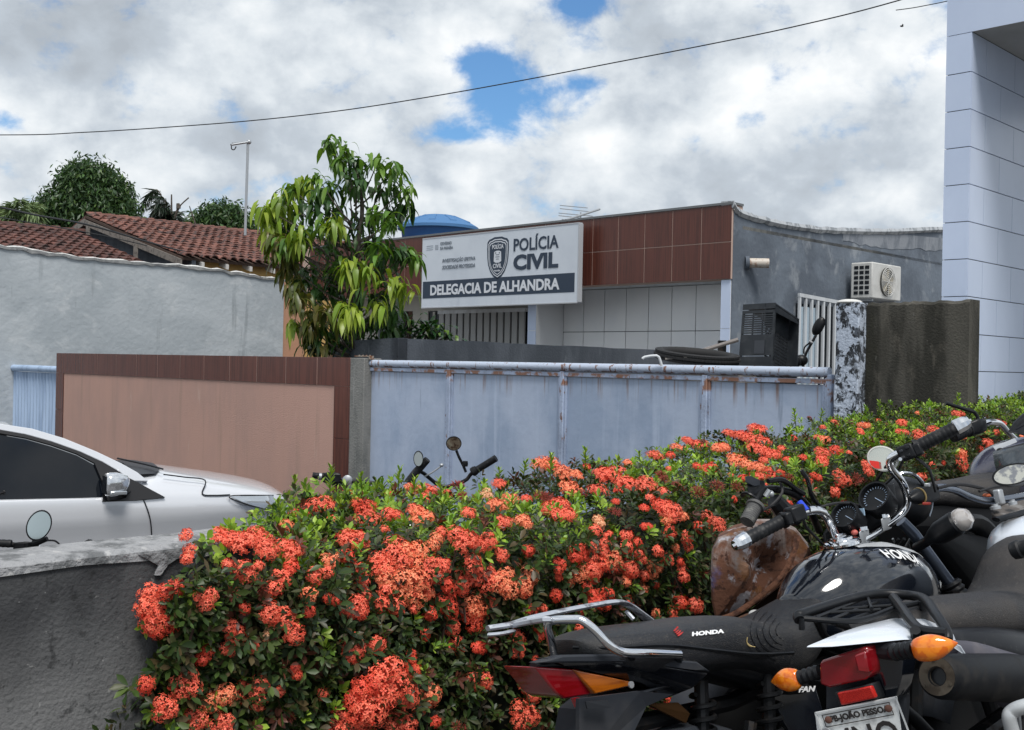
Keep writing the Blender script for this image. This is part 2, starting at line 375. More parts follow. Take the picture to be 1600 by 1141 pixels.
M_wpaint = mat('white_paint', (.60, .63, .66), .6, layers=[dict(scale=(4, 4, 1), color=(.48, .50, .52), lo=.45, hi=.7)])
M_cream = mat('cream_paint', (.50, .50, .46), .7, layers=[dict(scale=(2, 2, .8), color=(.40, .40, .37), lo=.4, hi=.7)])
M_dark = mat('dark_opening', (.012, .014, .018), .35)
M_glass = mat('window_glass', (.012, .016, .022), .05, spec=.7)
M_blk = mat('black_plastic', (.009, .010, .012), .38, spec=.3, layers=[dict(scale=30, color=(.024, .024, .026), lo=.5, hi=.75, op=.6)])
M_terra = mat('clay_roof_tile', (.225, .100, .076), .85, rnd=.22, layers=[dict(scale=(1.3, 1.3, 1.3), color=(.13, .058, .045), lo=.38, hi=.58, op=.9), dict(scale=(6, 6, 6), color=(.045, .035, .034), lo=.48, hi=.62, op=.9, seed=4), dict(scale=(9, 9, 9), color=(.42, .23, .18), lo=.62, hi=.74, op=.55, seed=9)], bump=.5, bscale=30)
M_terrad = mat('dark_clay_roof_tile', (.155, .066, .052), .85, rnd=.25, layers=[dict(scale=(1.3, 1.3, 1.3), color=(.075, .034, .028), lo=.38, hi=.60, op=.9), dict(scale=(6, 6, 6), color=(.03, .024, .023), lo=.48, hi=.62, op=.8, seed=4)], bump=.5, bscale=30)
M_roofdeck = mat('roof_deck', (.07, .045, .035), .9)
M_wood = mat('grey_timber', (.22, .20, .18), .8, layers=[dict(scale=(12, 12, 12), color=(.12, .11, .10), lo=.45, hi=.65)])
M_wtimber = mat('white_painted_timber', (.55, .54, .52), .7)
M_galv = mat('galvanised_steel', (.42, .44, .46), .45, metal=.6)
M_cable = mat('cable_black', (.02, .02, .022), .6)
M_tank = mat('blue_tank_plastic', (.018, .085, .26), .45, layers=[dict(scale=(1.2, 1.2, 3), color=(.024, .105, .29), lo=.4, hi=.6)])
M_lid = mat('faded_tank_lid', (.06, .17, .36), .6)

# ------------------------------------------------------------------ ground and street
g = G(); g.poly([(-900, -60, STREET - .004), (900, -60, STREET - .004), (900, 1500, STREET - .004), (-900, 1500, STREET - .004)])
tag(g.build('ground', M_yard, smooth=0), kind='structure')
g = G(); g.poly([AB(3.4, -25, STREET), AB(3.4, 25, STREET), AB(-40, 25, STREET), AB(-40, -25, STREET)])
street = None
g = G(); g.poly([AB(a, b, STREET) for a, b in ((2.4, -20), (28, -20), (28, 6.6), (2.4, 6.6))])
tag(g.build('street', M_asph, smooth=0), kind='structure')
g = G(); g.ab(-22, 2.40, -14, 12, STREET - .3, 0.0)
tag(g.build('parking_yard', M_yard, smooth=0), kind='structure')

# ------------------------------------------------------------------ planter wall beside the hedge
pa0 = ca(onA(0, 885, 2.25)); zt = P(0, 885, 2.167).z
g = G()
nseg = 22; b0, b1 = -1.6, 1.40
rs = random.Random(3)
top = []
for i in range(nseg + 1):
    b = b0 + (b1 - b0) * i / nseg
    top.append((b, zt + .001 * math.sin(b * 5) + rs.uniform(-.002, .002)))
rings = []
for b, z in top:
    rings.append([AB(2.25, b, STREET), AB(2.25, b, z - .035), AB(2.25 + rs.uniform(.0, .006), b, z - .008), AB(2.262, b, z), AB(2.375, b, z + .006), AB(2.38, b, z - .02), AB(2.38, b, STREET)])
g.loft(rings)
pw = thing('planter_wall', 'black stained low concrete wall with pale mortar top at the left end of the flowering hedge', 'wall', AB(2.3, .2, 0))
g.build('wall_body', M_planter, pw, smooth=30)
g = G(); rings = []
for b, z in top:
    lo = .006 + .012 * abs(math.sin(b * 5.3 + 1)) * rs.random()
    rings.append([AB(2.246, b, z - .012 - lo), AB(2.246, b, z - .004), AB(2.262, b, z + .004), AB(2.372, b, z + .010), AB(2.385, b, z - .012)])
g.loft(rings, closed=False, caps=False)
g.build('mortar_cap', M_ptop, pw, smooth=60)
# the drip of mortar down the face
g = G(); pb = cb(onA(243, 860, 2.245))
g.slab([AB(2.243, pb + x, zt - .008 - y) for x, y in ((.05, 0), (.075, .012), (.05, .02), (.03, .03), (.012, .052), (.0, .05), (.008, .03), (-.02, .012), (-.04, 0))], AX * .01)
g.build('mortar_drip', M_ptop, pw, smooth=0)

# ------------------------------------------------------------------ peach wall with tiled border
BW = 6.87
ztop = onB(548, 559, BW).z
aR = ca(onB(548, 560, BW)); aL = ca(onB(88, 562, BW))
t = thing('street_wall', 'peach rendered boundary wall edged with brown wood-look tiles behind the silver car', 'wall', AB((aR + aL) / 2, BW, STREET))
g = G(); g.ab(aR, aL, BW + .022, BW + .20, STREET, ztop - .004); g.build('wall_body', M_conc, t, bevel=.004)
bh = .300
aRi = ca(onB(521, 650, BW)); aLi = ca(onB(98, 640, BW))
g = G(); g.ab(aRi + .003, aLi - .003, BW + .010, BW + .0215, STREET, ztop - bh - .004); g.build('render_panel', M_peach, t, smooth=0)
g = G(); g.ab(aR + .001, aL - .001, BW + .003, BW + .0218, ztop - bh - .002, ztop - .006)
g.build('grout_band', M_grout, t, smooth=0)
nt_ = 13; wt = (aL - aR) / 12.35; a = aR
while a < aL - .05:
    a2 = min(a + wt, aL)
    G().ab(a + .004, a2 - .004, BW, BW + .0135, ztop - bh, ztop).build('tile', M_wtile, t, bevel=.0015, bseg=1)
    a = a2
for (x0, x1) in ((aR, aRi), (aLi, aL)):
    z = ztop - bh - .004
    while z > STREET + .05:
        z2 = max(z - .55 if z < ztop - bh - .1 else z - .55, STREET)
        G().ab(x0 + .002, x1 - .001, BW, BW + .0135, z2 + .004, z).build('tile', M_wtile, t, bevel=.0015, bseg=1)
        z = z2
# grey gate pillar between wall and gate
aP = ca(onB(569, 600, BW))
t = thing('gate_pillar', 'narrow bare grey concrete pillar between the peach wall and the blue gate', 'pillar', AB((aR + aP) / 2, BW, STREET))
g = G(); g.ab(aP, aR - .003, BW - .005, BW + .22, STREET, ztop - .002); g.build('pillar_body', M_conc, t, bevel=.006)
c = onB(568, 557, BW + .05)
g = G(); g.ab(ca(c) - .12, ca(c) + .14, BW + .04, BW + .09, c.z - .004, c.z + .008)
g.ab(ca(c) - .12, ca(c) - .10, BW + .04, BW + .09, c.z - .03, c.z - .004)
for k in range(4): g.lathe(AB(ca(c) - .09 + k * .06, BW + .065, c.z + .008), ZX, [(.008, 0), (.008, .008)], 8)
tag(g.build('guide_bracket', mat('rusty_bracket', (.30, .26, .22), .7, layers=[dict(scale=30, color=(.18, .08, .04), lo=.45, hi=.6)]), None), 'flat rusty steel gate guide lying on top of the grey gate pillar', 'bracket')

# ------------------------------------------------------------------ sliding gate
t = thing('sliding_gate', 'long blue grey sheet steel gate with rust streaked round top rail', 'gate', AB(4.6, BW + .08, STREET))
bg_ = BW + .09
gl = ca(onB(572, 600, bg_)); gr = ca(onB(1303, 600, bg_))
zg = onB(576, 570, bg_).z; zg2 = onB(1298, 575, bg_).z
zg = (zg + zg2) / 2
g = G(); g.tube([AB(gl, bg_, zg - .01), AB(gr + .035, bg_, zg - .006)], .036, 20); g.build('top_rail', M_pipe, t)
posts = [ca(onB(x, 600, bg_)) for x in (574, 703, 880, 1103, 1296)]
zb = STREET + .08
for i, a in enumerate(posts):
    G().ab(a - .024, a + .024, bg_ - .024, bg_ + .024, zb, zg - .045).build('post', M_gframe, t, bevel=.006)
for i in range(4):
    x0, x1 = posts[i + 1] + .024, posts[i] - .024
    G().ab(x0, x1, bg_ - .018, bg_ + .018, zg - .088, zg - .052).build('upper_rail', M_gframe, t, bevel=.004)
    G().ab(x0, x1, bg_ - .018, bg_ + .018, zb, zb + .05).build('bottom_rail', M_gframe, t, bevel=.004)
    G().ab(x0 + .004, x1 - .004, bg_ + .006, bg_ + .009, zb + .05, zg - .095).build('sheet', M_gate, t, smooth=0)
    g = G()
    g.ab(x0, x0 + .022, bg_ - .012, bg_ + .012, zb + .05, zg - .09); g.build('edge_angle', M_gframe, t, bevel=.003)
    g = G(); g.ab(x1 - .022, x1, bg_ - .012, bg_ + .012, zb + .05, zg - .09); g.build('edge_angle', M_gframe, t, bevel=.003)
G().ab(gr, gr + .04, bg_ - .03, bg_ + .03, zb, zg - .02).build('end_post', M_gframe, t, bevel=.01)

# ------------------------------------------------------------------ peeling post and black mossy wall
aW0 = ca(onB(1306, 560, BW)); aW1 = ca(onB(1343, 560, BW)); zw = onB(1325, 473, BW).z
t = thing('peeling_post', 'post with peeling white paint and black stains right of the blue gate', 'post', AB((aW0 + aW1) / 2, BW, STREET))
g = G(); rs = random.Random(5)
for k in range(13):
    z0 = STREET + (zw - STREET) * k / 12
pr = []
for k in range(13):
    z = STREET + (zw - STREET) * k / 12; j = lambda: rs.uniform(-.004, .004)
    pr.append([AB(aW1 + j(), BW - .02 + j(), z), AB(aW0 + j(), BW - .02 + j(), z), AB(aW0 + j(), BW + .16, z), AB(aW1 + j(), BW + .16, z)])
g.loft(pr); g.build('post_body', M_peel, t, bevel=.008)
g = G(); g.ell(AB((aW0 + aW1) / 2 + .02, BW + .05, zw + .005), (.085, .085, .022)); g.build('mortar_top', M_mortar, t)
aM1 = ca(onB(1505, 560, BW)); zm = onB(1420, 470, BW).z
t = thing('mossy_wall', 'tall black mould stained wall between the peeling post and the white tiled portal', 'wall', AB((aM1 + aW1) / 2, BW, STREET))
g = G(); rings = []
for k in range(25):
    a = aW1 - .003 + (aM1 - aW1 + .003) * k / 24
    zz = zm + rs.uniform(-.006, .006)
    rings.append([AB(a, BW + .06 + .02, STREET), AB(a, BW + .06 + rs.uniform(-.004, .004) + .02, zz - .02), AB(a, BW + .10, zz), AB(a, BW + .24, zz), AB(a, BW + .26, STREET)])
g.loft(rings); g.build('wall_body', M_moss, t, smooth=40)

# ------------------------------------------------------------------ small gate at the far left
bl = 7.3
t = thing('pedestrian_gate', 'pale blue corrugated metal gate with rounded top rail left of the peach wall', 'gate', AB(12, bl, STREET))
a0 = ca(onB(18, 600, bl)); a1 = ca(onB(92, 600, bl)); zl = onB(50, 576, bl).z
g = G(); g.tube(smooth_path([AB(a0, bl, STREET), AB(a0, bl, zl - .12), AB(a0 - .03, bl, zl - .03), AB(a0 - .12, bl, zl), AB(a1, bl, zl)], 3), .055, 14); g.build('frame', M_lgate, t)
g = G(); rings = []
n = 60
for k in range(n + 1):
    a = a0 - .06 + (a1 - a0 + .06) * k / n; o = .018 * (1 if (k // 2) % 2 else -1)
    rings.append([AB(a, bl + .02 + o, STREET + .06), AB(a, bl + .02 + o, zl - .06)])
g.loft(rings, closed=False, caps=False); g.build('corrugated_sheet', M_lgate, t, smooth=20)

# ------------------------------------------------------------------ large bare rendered wall, back left
p0 = P(-260, 0, 1); aG = 19.5
pL = onA(-500, 345, aG); pL0 = onA(0, 385, aG); pR = onA(444, 437, aG)
t = thing('neighbour_wall', 'large bare grey rendered wall topped with a lumpy white mortar line at the left', 'wall', (pL0.x, pL0.y, STREET))
def ztopG(b): return pL0.z + (pR.z - pL0.z) * (b - cb(pL0)) / (cb(pR) - cb(pL0))
bA, bB = cb(pL0) - 5.5, cb(pR)
g = G(); rings = []; n = 80; rs = random.Random(9)
zz = []
for k in range(n + 1):
    b = bA + (bB - bA) * k / n; z = ztopG(b) + .03 * math.sin(b * 1.3) + rs.uniform(-.012, .012); zz.append((b, z))
    rings.append([AB(aG, b, STREET), AB(aG, b, z), AB(aG + .15, b, z), AB(aG + .15, b, STREET)])
g.loft(rings); g.build('rendered_face', M_render, t, smooth=20)
g = G(); rings = []
for b, z in zz:
    h = rs.uniform(.02, .05); d = rs.uniform(.02, .05)
    rings.append([AB(aG - .03, b, z - d), AB(aG - .05, b, z + h * .4), AB(aG + .03, b, z + h), AB(aG + .18, b, z + h * .6), AB(aG + .18, b, z - .02)])
g.loft(rings); g.build('mortar_line', M_mortar, t, smooth=60)
pO = onA(478, 446, aG + .05)
G().ab(aG + .03, aG + .2, bB + .002, cb(pO), STREET, pO.z + .02).build('orange_return', M_orange, t, bevel=.01)
pO2 = onA(444, 437, aG)
# low garden wall behind the tree base
g = G(); q0 = onA(505, 590, 14.0)

# ------------------------------------------------------------------ low dark wall behind the gate
aD = 9.77
q = [onA(x, y, aD) for x, y in ((622, 528), (880, 540), (1045, 548))]
t = thing('dark_yard_wall', 'low dark blue grey wall running back from the gate towards the police building', 'wall', (q[0].x, q[0].y, STREET))
g = G(); rings = []; rs = random.Random(4)
for k in range(31):
    b = cb(q[0]) + (13.9 - cb(q[0])) * k / 30; z = q[0].z + (q[2].z - q[0].z) * (b - cb(q[0])) / (cb(q[2]) - cb(q[0])) + rs.uniform(-.006, .006)
    rings.append([AB(aD, b, STREET), AB(aD, b, z), AB(aD + .14, b, z), AB(aD + .14, b, STREET)])
g.loft(rings); g.build('wall_body', M_dwall, t, smooth=20)
bD = cb(q[0]); e0 = onB(520, 534, bD); e1 = onB(508, 536, bD)
g = G(); g.slab([AB(aD - .0, bD, STREET), AB(aD, bD, q[0].z), AB(ca(e0), bD, e0.z), AB(ca(e0), bD, STREET)], BX * .14); g.build('front_face', M_dwall, t, smooth=0)
g = G(); g.slab([AB(ca(e0) + .002, bD, STREET), AB(ca(e0) + .002, bD, e0.z), AB(ca(e1), bD, e1.z), AB(ca(e1), bD, STREET)], BX * .14); g.build('orange_end', M_orange, t, smooth=0)

# ------------------------------------------------------------------ police building
bF = 14.0
cT = onB(1144, 319, bF); cB = onB(1142, 436, bF)
aC = ca(cT); zT = cT.z; zB = cB.z
pl = onB(604, 384, bF); aF = ca(onB(604, 400, bF))
bd = thing('police_building', 'police station with brown tiled fascia, white tiled front and grey cement side wall', 'building', AB(aC, bF, STREET))
bk = 23.0
g = G(); g.ab(aC + .006, aF + 3, bF + .006, bF + .3, zB + .004, zT - .004); g.build('fascia_beam', M_grout, bd, smooth=0)
# fascia tiles, two rows
xs = [1144, 1097, 1051, 1006, 964, 925, 889]
aj = [ca(onB(x, 380, bF)) for x in xs]; wt = (aj[-1] - aj[0]) / 6
zm_ = (zT + zB) / 2
a = aC; k = 0
while a < aF + 2.2:
    for z0, z1 in ((zB, zm_), (zm_, zT)):
        G().ab(a + .007, a + wt - .007, bF, bF + .028, z0 + .007, z1 - .007).build('fascia_tile', M_ftile, bd, smooth=0)
    a += wt
aFe = a
G().ab(aC - .01, aFe, bF - .012, bF + .3, zT, zT + .035).build('fascia_cap', M_graygrout, bd, smooth=0)
# recessed front wall of white tiles
bR = bF + .75
zj = onB(1000, 518, bR).z
G().ab(aC + .05, aFe, bR + .02, bR + .2, STREET, zT - .1).build('front_wall', M_graygrout, bd, smooth=0)
G().ab(aC + .02, aFe, bF + .31, bR + .02, zB + .005, zB + .05).build('soffit', M_wpaint, bd, smooth=0)
px_j = [1126, 1084, 1045, 1007, 970, 935, 905, 878, 850]
aj = [ca(onB(x, 500, bR)) for x in px_j]; wj = (aj[-1] - aj[0]) / 8
aj = [aj[0] + wj * i for i in range(9)]
hj = .95
aj += [aj[-1] + wj, aj[-1] + 2 * wj]
for i in range(9):
    z = zj + hj
    for (z0, z1) in ((zj, zB + .003), (zj - hj, zj), (zj - 2 * hj, zj - hj)):
        if z1 > STREET: G().ab(aj[i] + .006, aj[i + 1] - .006, bR, bR + .018, max(z0, STREET) + .006, z1 - .006).build('wall_tile', M_white, bd, bevel=.002, bseg=1)
for x0, x1, nm in ((1126, 1141, 'corner_column'), (825, 838, 'column')):
    c0 = ca(onB(x0, 500, bF + .04)); c1 = ca(onB(x1, 500, bF + .04))
    g = G(); g.ab(c1, c0, bF + .04, bR - .001, STREET, zB - .002); g.build(nm, M_white, bd, smooth=0)
    z = zj + hj
    for z0, z1 in ((zj, zB - .004), (zj - hj, zj), (zj - 2 * hj, zj - hj)):
        G().ab(c1 + .003, c0 - .003, bF + .03, bF + .0395, max(z0, STREET) + .005, z1 - .005).build('column_tile', M_bluewhite, bd, smooth=0)
cc = ca(onB(825, 500, bF + .04))
# entrance with grey slatted shutter, narrow dark window beside it, cream wall further left
sh0 = ca(onB(690, 500, bR)); sh1 = ca(onB(826, 500, bR)); zs = onB(750, 484, bR).z
M_shut = mat('grey_slat_paint', (.36, .37, .37), .6)
G().ab(sh1, sh0, bR - .02, bR + .015, STREET, zs).build('door_recess', M_dark, bd, smooth=0)
n = 13
for i in range(n):
    a = sh1 + (sh0 - sh1) * (i + .5) / n
    G().ab(a - (sh0 - sh1) / n * .40, a + (sh0 - sh1) / n * .36, bR - .10, bR - .06, STREET, zs - .06).build('shutter_slat', M_shut, bd, bevel=.006, bseg=1)
g = G(); g.ab(sh1, sh0, bR - .11, bR - .03, zs - .07, zs); g.build('shutter_rail', M_wpaint, bd)
w0 = ca(onB(672, 500, bR)); w1 = ca(onB(690, 500, bR))
G().ab(w1 + .01, w0, bR - .03, bR + .01, STREET, zs - .02).build('side_window', M_glass, bd, smooth=0)
g = G(); g.ab((w0 + w1) / 2 - .03, (w0 + w1) / 2 + .03, bR - .06, bR - .03, STREET, zs - .02); g.ab(w0, w0 + .12, bR - .06, bR, STREET, zs); g.build('window_frame', M_cream, bd)
G().ab(sh1 + .0, aFe, bR - .022, bR + .019, zs + .002, zB + .004).build('lintel_wall', M_cream, bd, smooth=0)
G().ab(w0 + .12, aFe, bR - .0235, bR + .018, STREET, zs + .001).build('cream_wall', M_cream, bd, smooth=0)
dw0 = ca(onB(620, 500, bR)); dw1 = ca(onB(646, 500, bR)); zd = onB(630, 487, bR).z
G().ab(dw1, dw0 + .6, bR - .03, bR - .022, STREET + 1.2, zd).build('dark_window', M_glass, bd, smooth=0)
# side wall, sagging roofline with pale flashing
side = [(1144, 320), (1152, 331), (1168, 338), (1190, 344), (1215, 350), (1250, 356), (1290, 360), (1340, 362), (1400, 362), (1475, 359)]
sp_ = [onA(x, y, aC) for x, y in side]
sp_[0] = AB(aC, bF, zT)
g = G(); rings = []
for p in sp_:
    b = max(cb(p), bF + .05)
    rings.append([AB(aC, b, STREET), AB(aC, b, p.z - .02), AB(aC + .15, b, p.z - .02), AB(aC + .15, b, STREET)])
g.loft(rings); g.build('side_wall', M_side, bd, smooth=0)
g = G(); rings = []; rs = random.Random(8)
sp2 = smooth_path(sp_, 6)
for p in sp2:
    b = max(cb(p), bF); j = rs.uniform(-.012, .012)
    rings.append([AB(aC - .012, b, p.z - .05 + j), AB(aC - .05, b, p.z + .0), AB(aC - .03, b, p.z + .055 + j), AB(aC + .2, b, p.z + .06), AB(aC + .2, b, p.z - .02)])
g.loft(rings); g.build('roof_flashing', mat('pale_flashing', (.50, .52, .54), .45, metal=.3, layers=[dict(scale=(9, 9, 4), color=(.25, .27, .29), lo=.45, hi=.6)]), bd, smooth=50)
# paler patched band under the roofline to the right
pb0 = onA(1385, 372, aC - .006); pb1 = onA(1475, 369, aC - .006)
zl0 = onA(1385, 396, aC - .006).z; zl1 = onA(1475, 388, aC - .006).z
g = G(); rings = []; n = 24
for k in range(n + 1):
    f = k / n; b = cb(pb0) - 1.6 + (cb(pb1) - cb(pb0) + 2.4) * f
    zz0 = zl0 + (zl1 - zl0) * f + rs.uniform(-.03, .03) + (.5 * max(0, .2 - f))
    rings.append([AB(aC - .006, b, zz0), AB(aC - .006, b, pb0.z + (pb1.z - pb0.z) * f), AB(aC, b, pb0.z + .0 + (pb1.z - pb0.z) * f), AB(aC, b, zz0)])
g.loft(rings); g.build('patched_band', M_sidepale, bd, smooth=0)
g = G(); g.ab(aC, aFe, bF + .3, bk, zT - .35, zT - .3); g.build('roof_slab', M_conc, bd, smooth=0)
# drain pipe stub
q = onA(1166, 411, aC)
t = thing('drain_pipe', 'short white plastic drain pipe sticking out of the grey side wall', 'pipe', q)
dr = (-AX * .55 + BX * .5).normalized()
g = G(); g.lathe(q, dr, [(.075, -.02), (.075, .34), (.062, .34), (.062, .05)], 20, caps=False); g.build('pipe', mat('stained_pvc', (.55, .50, .44), .5, layers=[dict(scale=14, color=(.30, .17, .11), lo=.5, hi=.65)]), t)
g = G(); g.lathe(q, dr, [(.105, -.02), (.105, .04), (.078, .045)], 20); g.build('collar', M_side, t)
# window grille with white bars on the side wall
aS = aC - .06
g0 = onA(1248, 464, aS); g1 = onA(1312, 476, aS)
t = thing('barred_window', 'white barred window on the grey side wall beside the black crate', 'window', (g0.x, g0.y, g0.z - 2))
zg0, zg1 = g0.z, g1.z
def zgr(b): return zg0 + (zg1 - zg0) * (b - cb(g0)) / (cb(g1) - cb(g0))
G().ab(aS + .02, aS + .055, cb(g0) + .02, cb(g1), zg0 - 2.2, zg1 - .05).build('dark_pane', M_glass, t, smooth=0)
G().ab(aS + .012, aS + .03, cb(g0) + .02, cb(g0) + .62, zg0 - 2.2, zg1 - .1).build('pale_shutter', mat('pale_blue_panel', (.40, .50, .58), .5), t, smooth=0)
nb = 8
for i in range(nb):
    b = cb(g0) + (cb(g1) - cb(g0)) * i / (nb - 1)
    G().ab(aS - .035, aS + .0, b - .025, b + .025, zg0 - 2.2, zgr(b)).build('bar', M_wpaint, t, smooth=0)
g = G(); g.slab([AB(aS - .04, cb(g0) - .03, zg0), AB(aS - .04, cb(g1), zg1), AB(aS - .04, cb(g1), zg1 + .06), AB(aS - .04, cb(g0) - .03, zg0 + .06)], AX * .04); g.build('top_bar', M_wpaint, t, smooth=0)

# ------------------------------------------------------------------ signboard
bS = 13.68
t = thing('police_sign', 'big white POLÍCIA CIVIL signboard with dark DELEGACIA DE ALHANDRA band', 'sign')
TL, TR, BR, BL = onB(661, 376, bS), onB(904, 347.5, bS), onB(903, 470, bS), onB(660, 482, bS)
a0, a1 = ca(TL), ca(TR); zS1 = (TL.z + TR.z) / 2; zS0 = (BL.z + BR.z) / 2
Wd = a0 - a1; Hh = zS1 - zS0
M_sign = mat('sign_vinyl', (.62, .67, .735), .5, layers=[dict(scale=(1.5, 1.5, 1), color=(.56, .61, .68), lo=.4, hi=.7), dict(scale=(7, 7, 1.2), color=(.42, .47, .55), lo=.56, hi=.75, op=.55, seed=3, z=(zS0 - .02, zS0 + .24, .03), s2=.1)], bump=.15, bscale=3)
M_navy = mat('sign_navy', (.028, .045, .075), .5)
M_snow = mat('sign_white_print', (.66, .69, .74), .5)
M_sgrey = mat('sign_grey_print', (.16, .19, .23), .5)
M_sfr = mat('sign_frame', (.45, .47, .50), .5)
G().ab(a1, a0, bS + .002, bS + .09, zS0, zS1).build('sign_panel', M_sign, t, smooth=0)
g = G()
for (x0, x1, z0, z1) in ((a1 - .012, a0 + .012, zS1, zS1 + .02), (a1 - .012, a0 + .012, zS0 - .02, zS0), (a1 - .025, a1, zS0, zS1), (a0, a0 + .012, zS0, zS1)):
    g.ab(x0, x1, bS - .004, bS + .095, z0, z1)
g.build('sign_frame', M_sfr, t, smooth=0)
def SG(u, v): return AB(a0 - u * Wd, bS, zS1 - v * Hh)          # 0..1 from the top left corner
g = G(); g.slab([SG(.006, .705), SG(.985, .690), SG(.985, .925), SG(.006, .925)], BX * -.003)
g = G(); g.ab(a0 - .984 * Wd, a0 - .006 * Wd, bS - .002, bS + .001, zS1 - .925 * Hh, zS1 - .64 * Hh + .04 * Hh); 
g = G(); g.ab(a0 - .984 * Wd, a0 - .006 * Wd, bS - .002, bS + .001, zS1 - .872 * Hh, zS1 - .625 * Hh)
g.build('dark_band', M_navy, t, smooth=0)
sx, sy = -AX, ZX
OF = -BX * .004
def stx(s, u0, v1, u1, hh, m_, bold=.03, shear=0, nm='lettering', space=1.0):
    o_ = AB(a0 - u0 * Wd, bS - .003, zS1 - v1 * Hh)
    return text(s, nm, m_, t, o_, sx, sy, width=(u1 - u0) * Wd, height=hh * Hh, bold=bold, depth=.003, shear=shear, space=space)
stx('DELEGACIA DE ALHANDRA', .062, .833, .900, .155, M_snow, .035)
stx('POLÍCIA', .620, .290, .890, .215, M_navy, .02)
stx('CIVIL', .620, .545, .890, .210, M_navy, .045)
stx('INVESTIGAÇÃO EFETIVA', .145, .375, .372, .075, M_sgrey, .02, .25)
stx('SOCIEDADE PROTEGIDA', .145, .462, .372, .055, M_sgrey, .02, .25)
stx('GOVERNO', .128, .110, .208, .045, M_sgrey, .02)
stx('DA PARAÍBA', .128, .175, .218, .050, M_sgrey, .02)
g = G()
for k in range(3):
    v = .10 + k * .028; g.ab(a0 - .075 * Wd, a0 - .028 * Wd, bS - .002, bS + .001, zS1 - (v + .008) * Hh, zS1 - v * Hh)
g.ab(a0 - .113 * Wd, a0 - .09 * Wd, bS - .002, bS + .001, zS1 - .165 * Hh, zS1 - .10 * Hh)
g.build('small_emblem', mat('faint_print', (.34, .38, .43), .5), t, smooth=0)
# badge
def shield(cx, cy, w_, h_, off):
    pts = []
    prof = [(0, 1.0), (.35, 1.0), (.62, .93), (.82, .90), (.97, .78), (1.0, .45), (.97, .05), (.88, -.30), (.68, -.62), (.38, -.86), (.0, -1.0)]
    full = [(x, y) for x, y in prof] + [(-x, y) for x, y in reversed(prof[1:-1])]
    return [AB(a0 - (cx + x * w_) * Wd, bS - off, zS1 - (cy - y * h_) * Hh) for x, y in full]
for i, (s_, mm) in enumerate(((1.0, M_navy), (.90, M_snow), (.85, M_navy), (.79, M_snow), (.745, M_navy))):
    g = G(); g.slab(shield(.520, .362, .070 * s_, .292 * s_, .002 + .0012 * i), BX * (.0012)); g.build('badge_layer', mm, t, smooth=0)
def bt(s, u0, v1, u1, hh): 
    o_ = AB(a0 - u0 * Wd, bS - .009, zS1 - v1 * Hh); text(s, 'lettering', M_snow, t, o_, sx, sy, width=(u1 - u0) * Wd, height=hh * Hh, bold=.02, depth=.002)
bt('POLÍCIA', .485, .235, .558, .075); bt('CIVIL', .492, .498, .548, .06); bt('PARAÍBA', .500, .545, .540, .028)
g = G(); g.slab([AB(a0 - (.520 + x) * Wd, bS - .008, zS1 - (.345 - y) * Hh) for x, y in ((-.022, .07), (-.008, .085), (.008, .085), (.022, .07), (.024, -.06), (.010, -.08), (-.010, -.08), (-.024, -.06))], BX * .002); g.build('badge_emblem', M_snow, t, smooth=0)
g = G()
for dx, dy, w2, h2 in ((0, .03, .022, .010), (0, -.0, .026, .010), (0, -.03, .018, .010), (-.012, .055, .006, .02), (.012, .055, .006, .02)):
    g.ab(a0 - (.520 + dx + w2 / 2) * Wd, a0 - (.520 + dx - w2 / 2) * Wd, bS - .0105, bS - .0085, zS1 - (.345 - dy + h2 / 2) * Hh, zS1 - (.345 - dy - h2 / 2) * Hh)
tag(g.build('badge_detail', M_sgrey, t, smooth=0), kind='stuff')

# ------------------------------------------------------------------ water tank
c = P(684, 392, 24.0); R0 = 62 / FPX * 24.0
t = thing('water_tank', 'round blue plastic water tank with a faded lid behind the signboard', 'water tank', c)
g = G(); prof = [(R0 * .80, -.3), (R0 * .86, .15), (R0 * .875, .16), (R0 * .875, .19), (R0 * .90, .22), (R0 * .93, .46), (R0 * .965, .47)]
g.lathe(c, ZX, prof, 48); g.build('tank_body', M_tank, t)
g = G(); z0 = P(684, 357, 24).z - c.z
g.lathe(c, ZX, [(R0 * 1.0, z0 - .05), (R0 * 1.02, z0 - .045), (R0 * 1.02, z0 + .015), (R0 * .94, z0 + .06), (R0 * .70, z0 + .17), (R0 * .42, z0 + .245), (R0 * .40, z0 + .27), (R0 * .15, z0 + .28), (0.01, z0 + .28)], 48)
for k in range(10):
    an = k * math.pi / 5 + .2; d_ = Vector((math.cos(an), math.sin(an), 0)); s_ = Vector((-d_.y, d_.x, 0))
    g.hexa([c + d_ * R0 * .45 - s_ * .05 + ZX * (z0 + .22), c + d_ * R0 * .45 + s_ * .05 + ZX * (z0 + .22), c + d_ * R0 * .88 + s_ * .09 + ZX * (z0 + .07), c + d_ * R0 * .88 - s_ * .09 + ZX * (z0 + .07),
            c + d_ * R0 * .45 - s_ * .03 + ZX * (z0 + .265), c + d_ * R0 * .45 + s_ * .03 + ZX * (z0 + .265), c + d_ * R0 * .86 + s_ * .06 + ZX * (z0 + .12), c + d_ * R0 * .86 - s_ * .06 + ZX * (z0 + .12)])
g.build('tank_lid', M_lid, t, smooth=40)

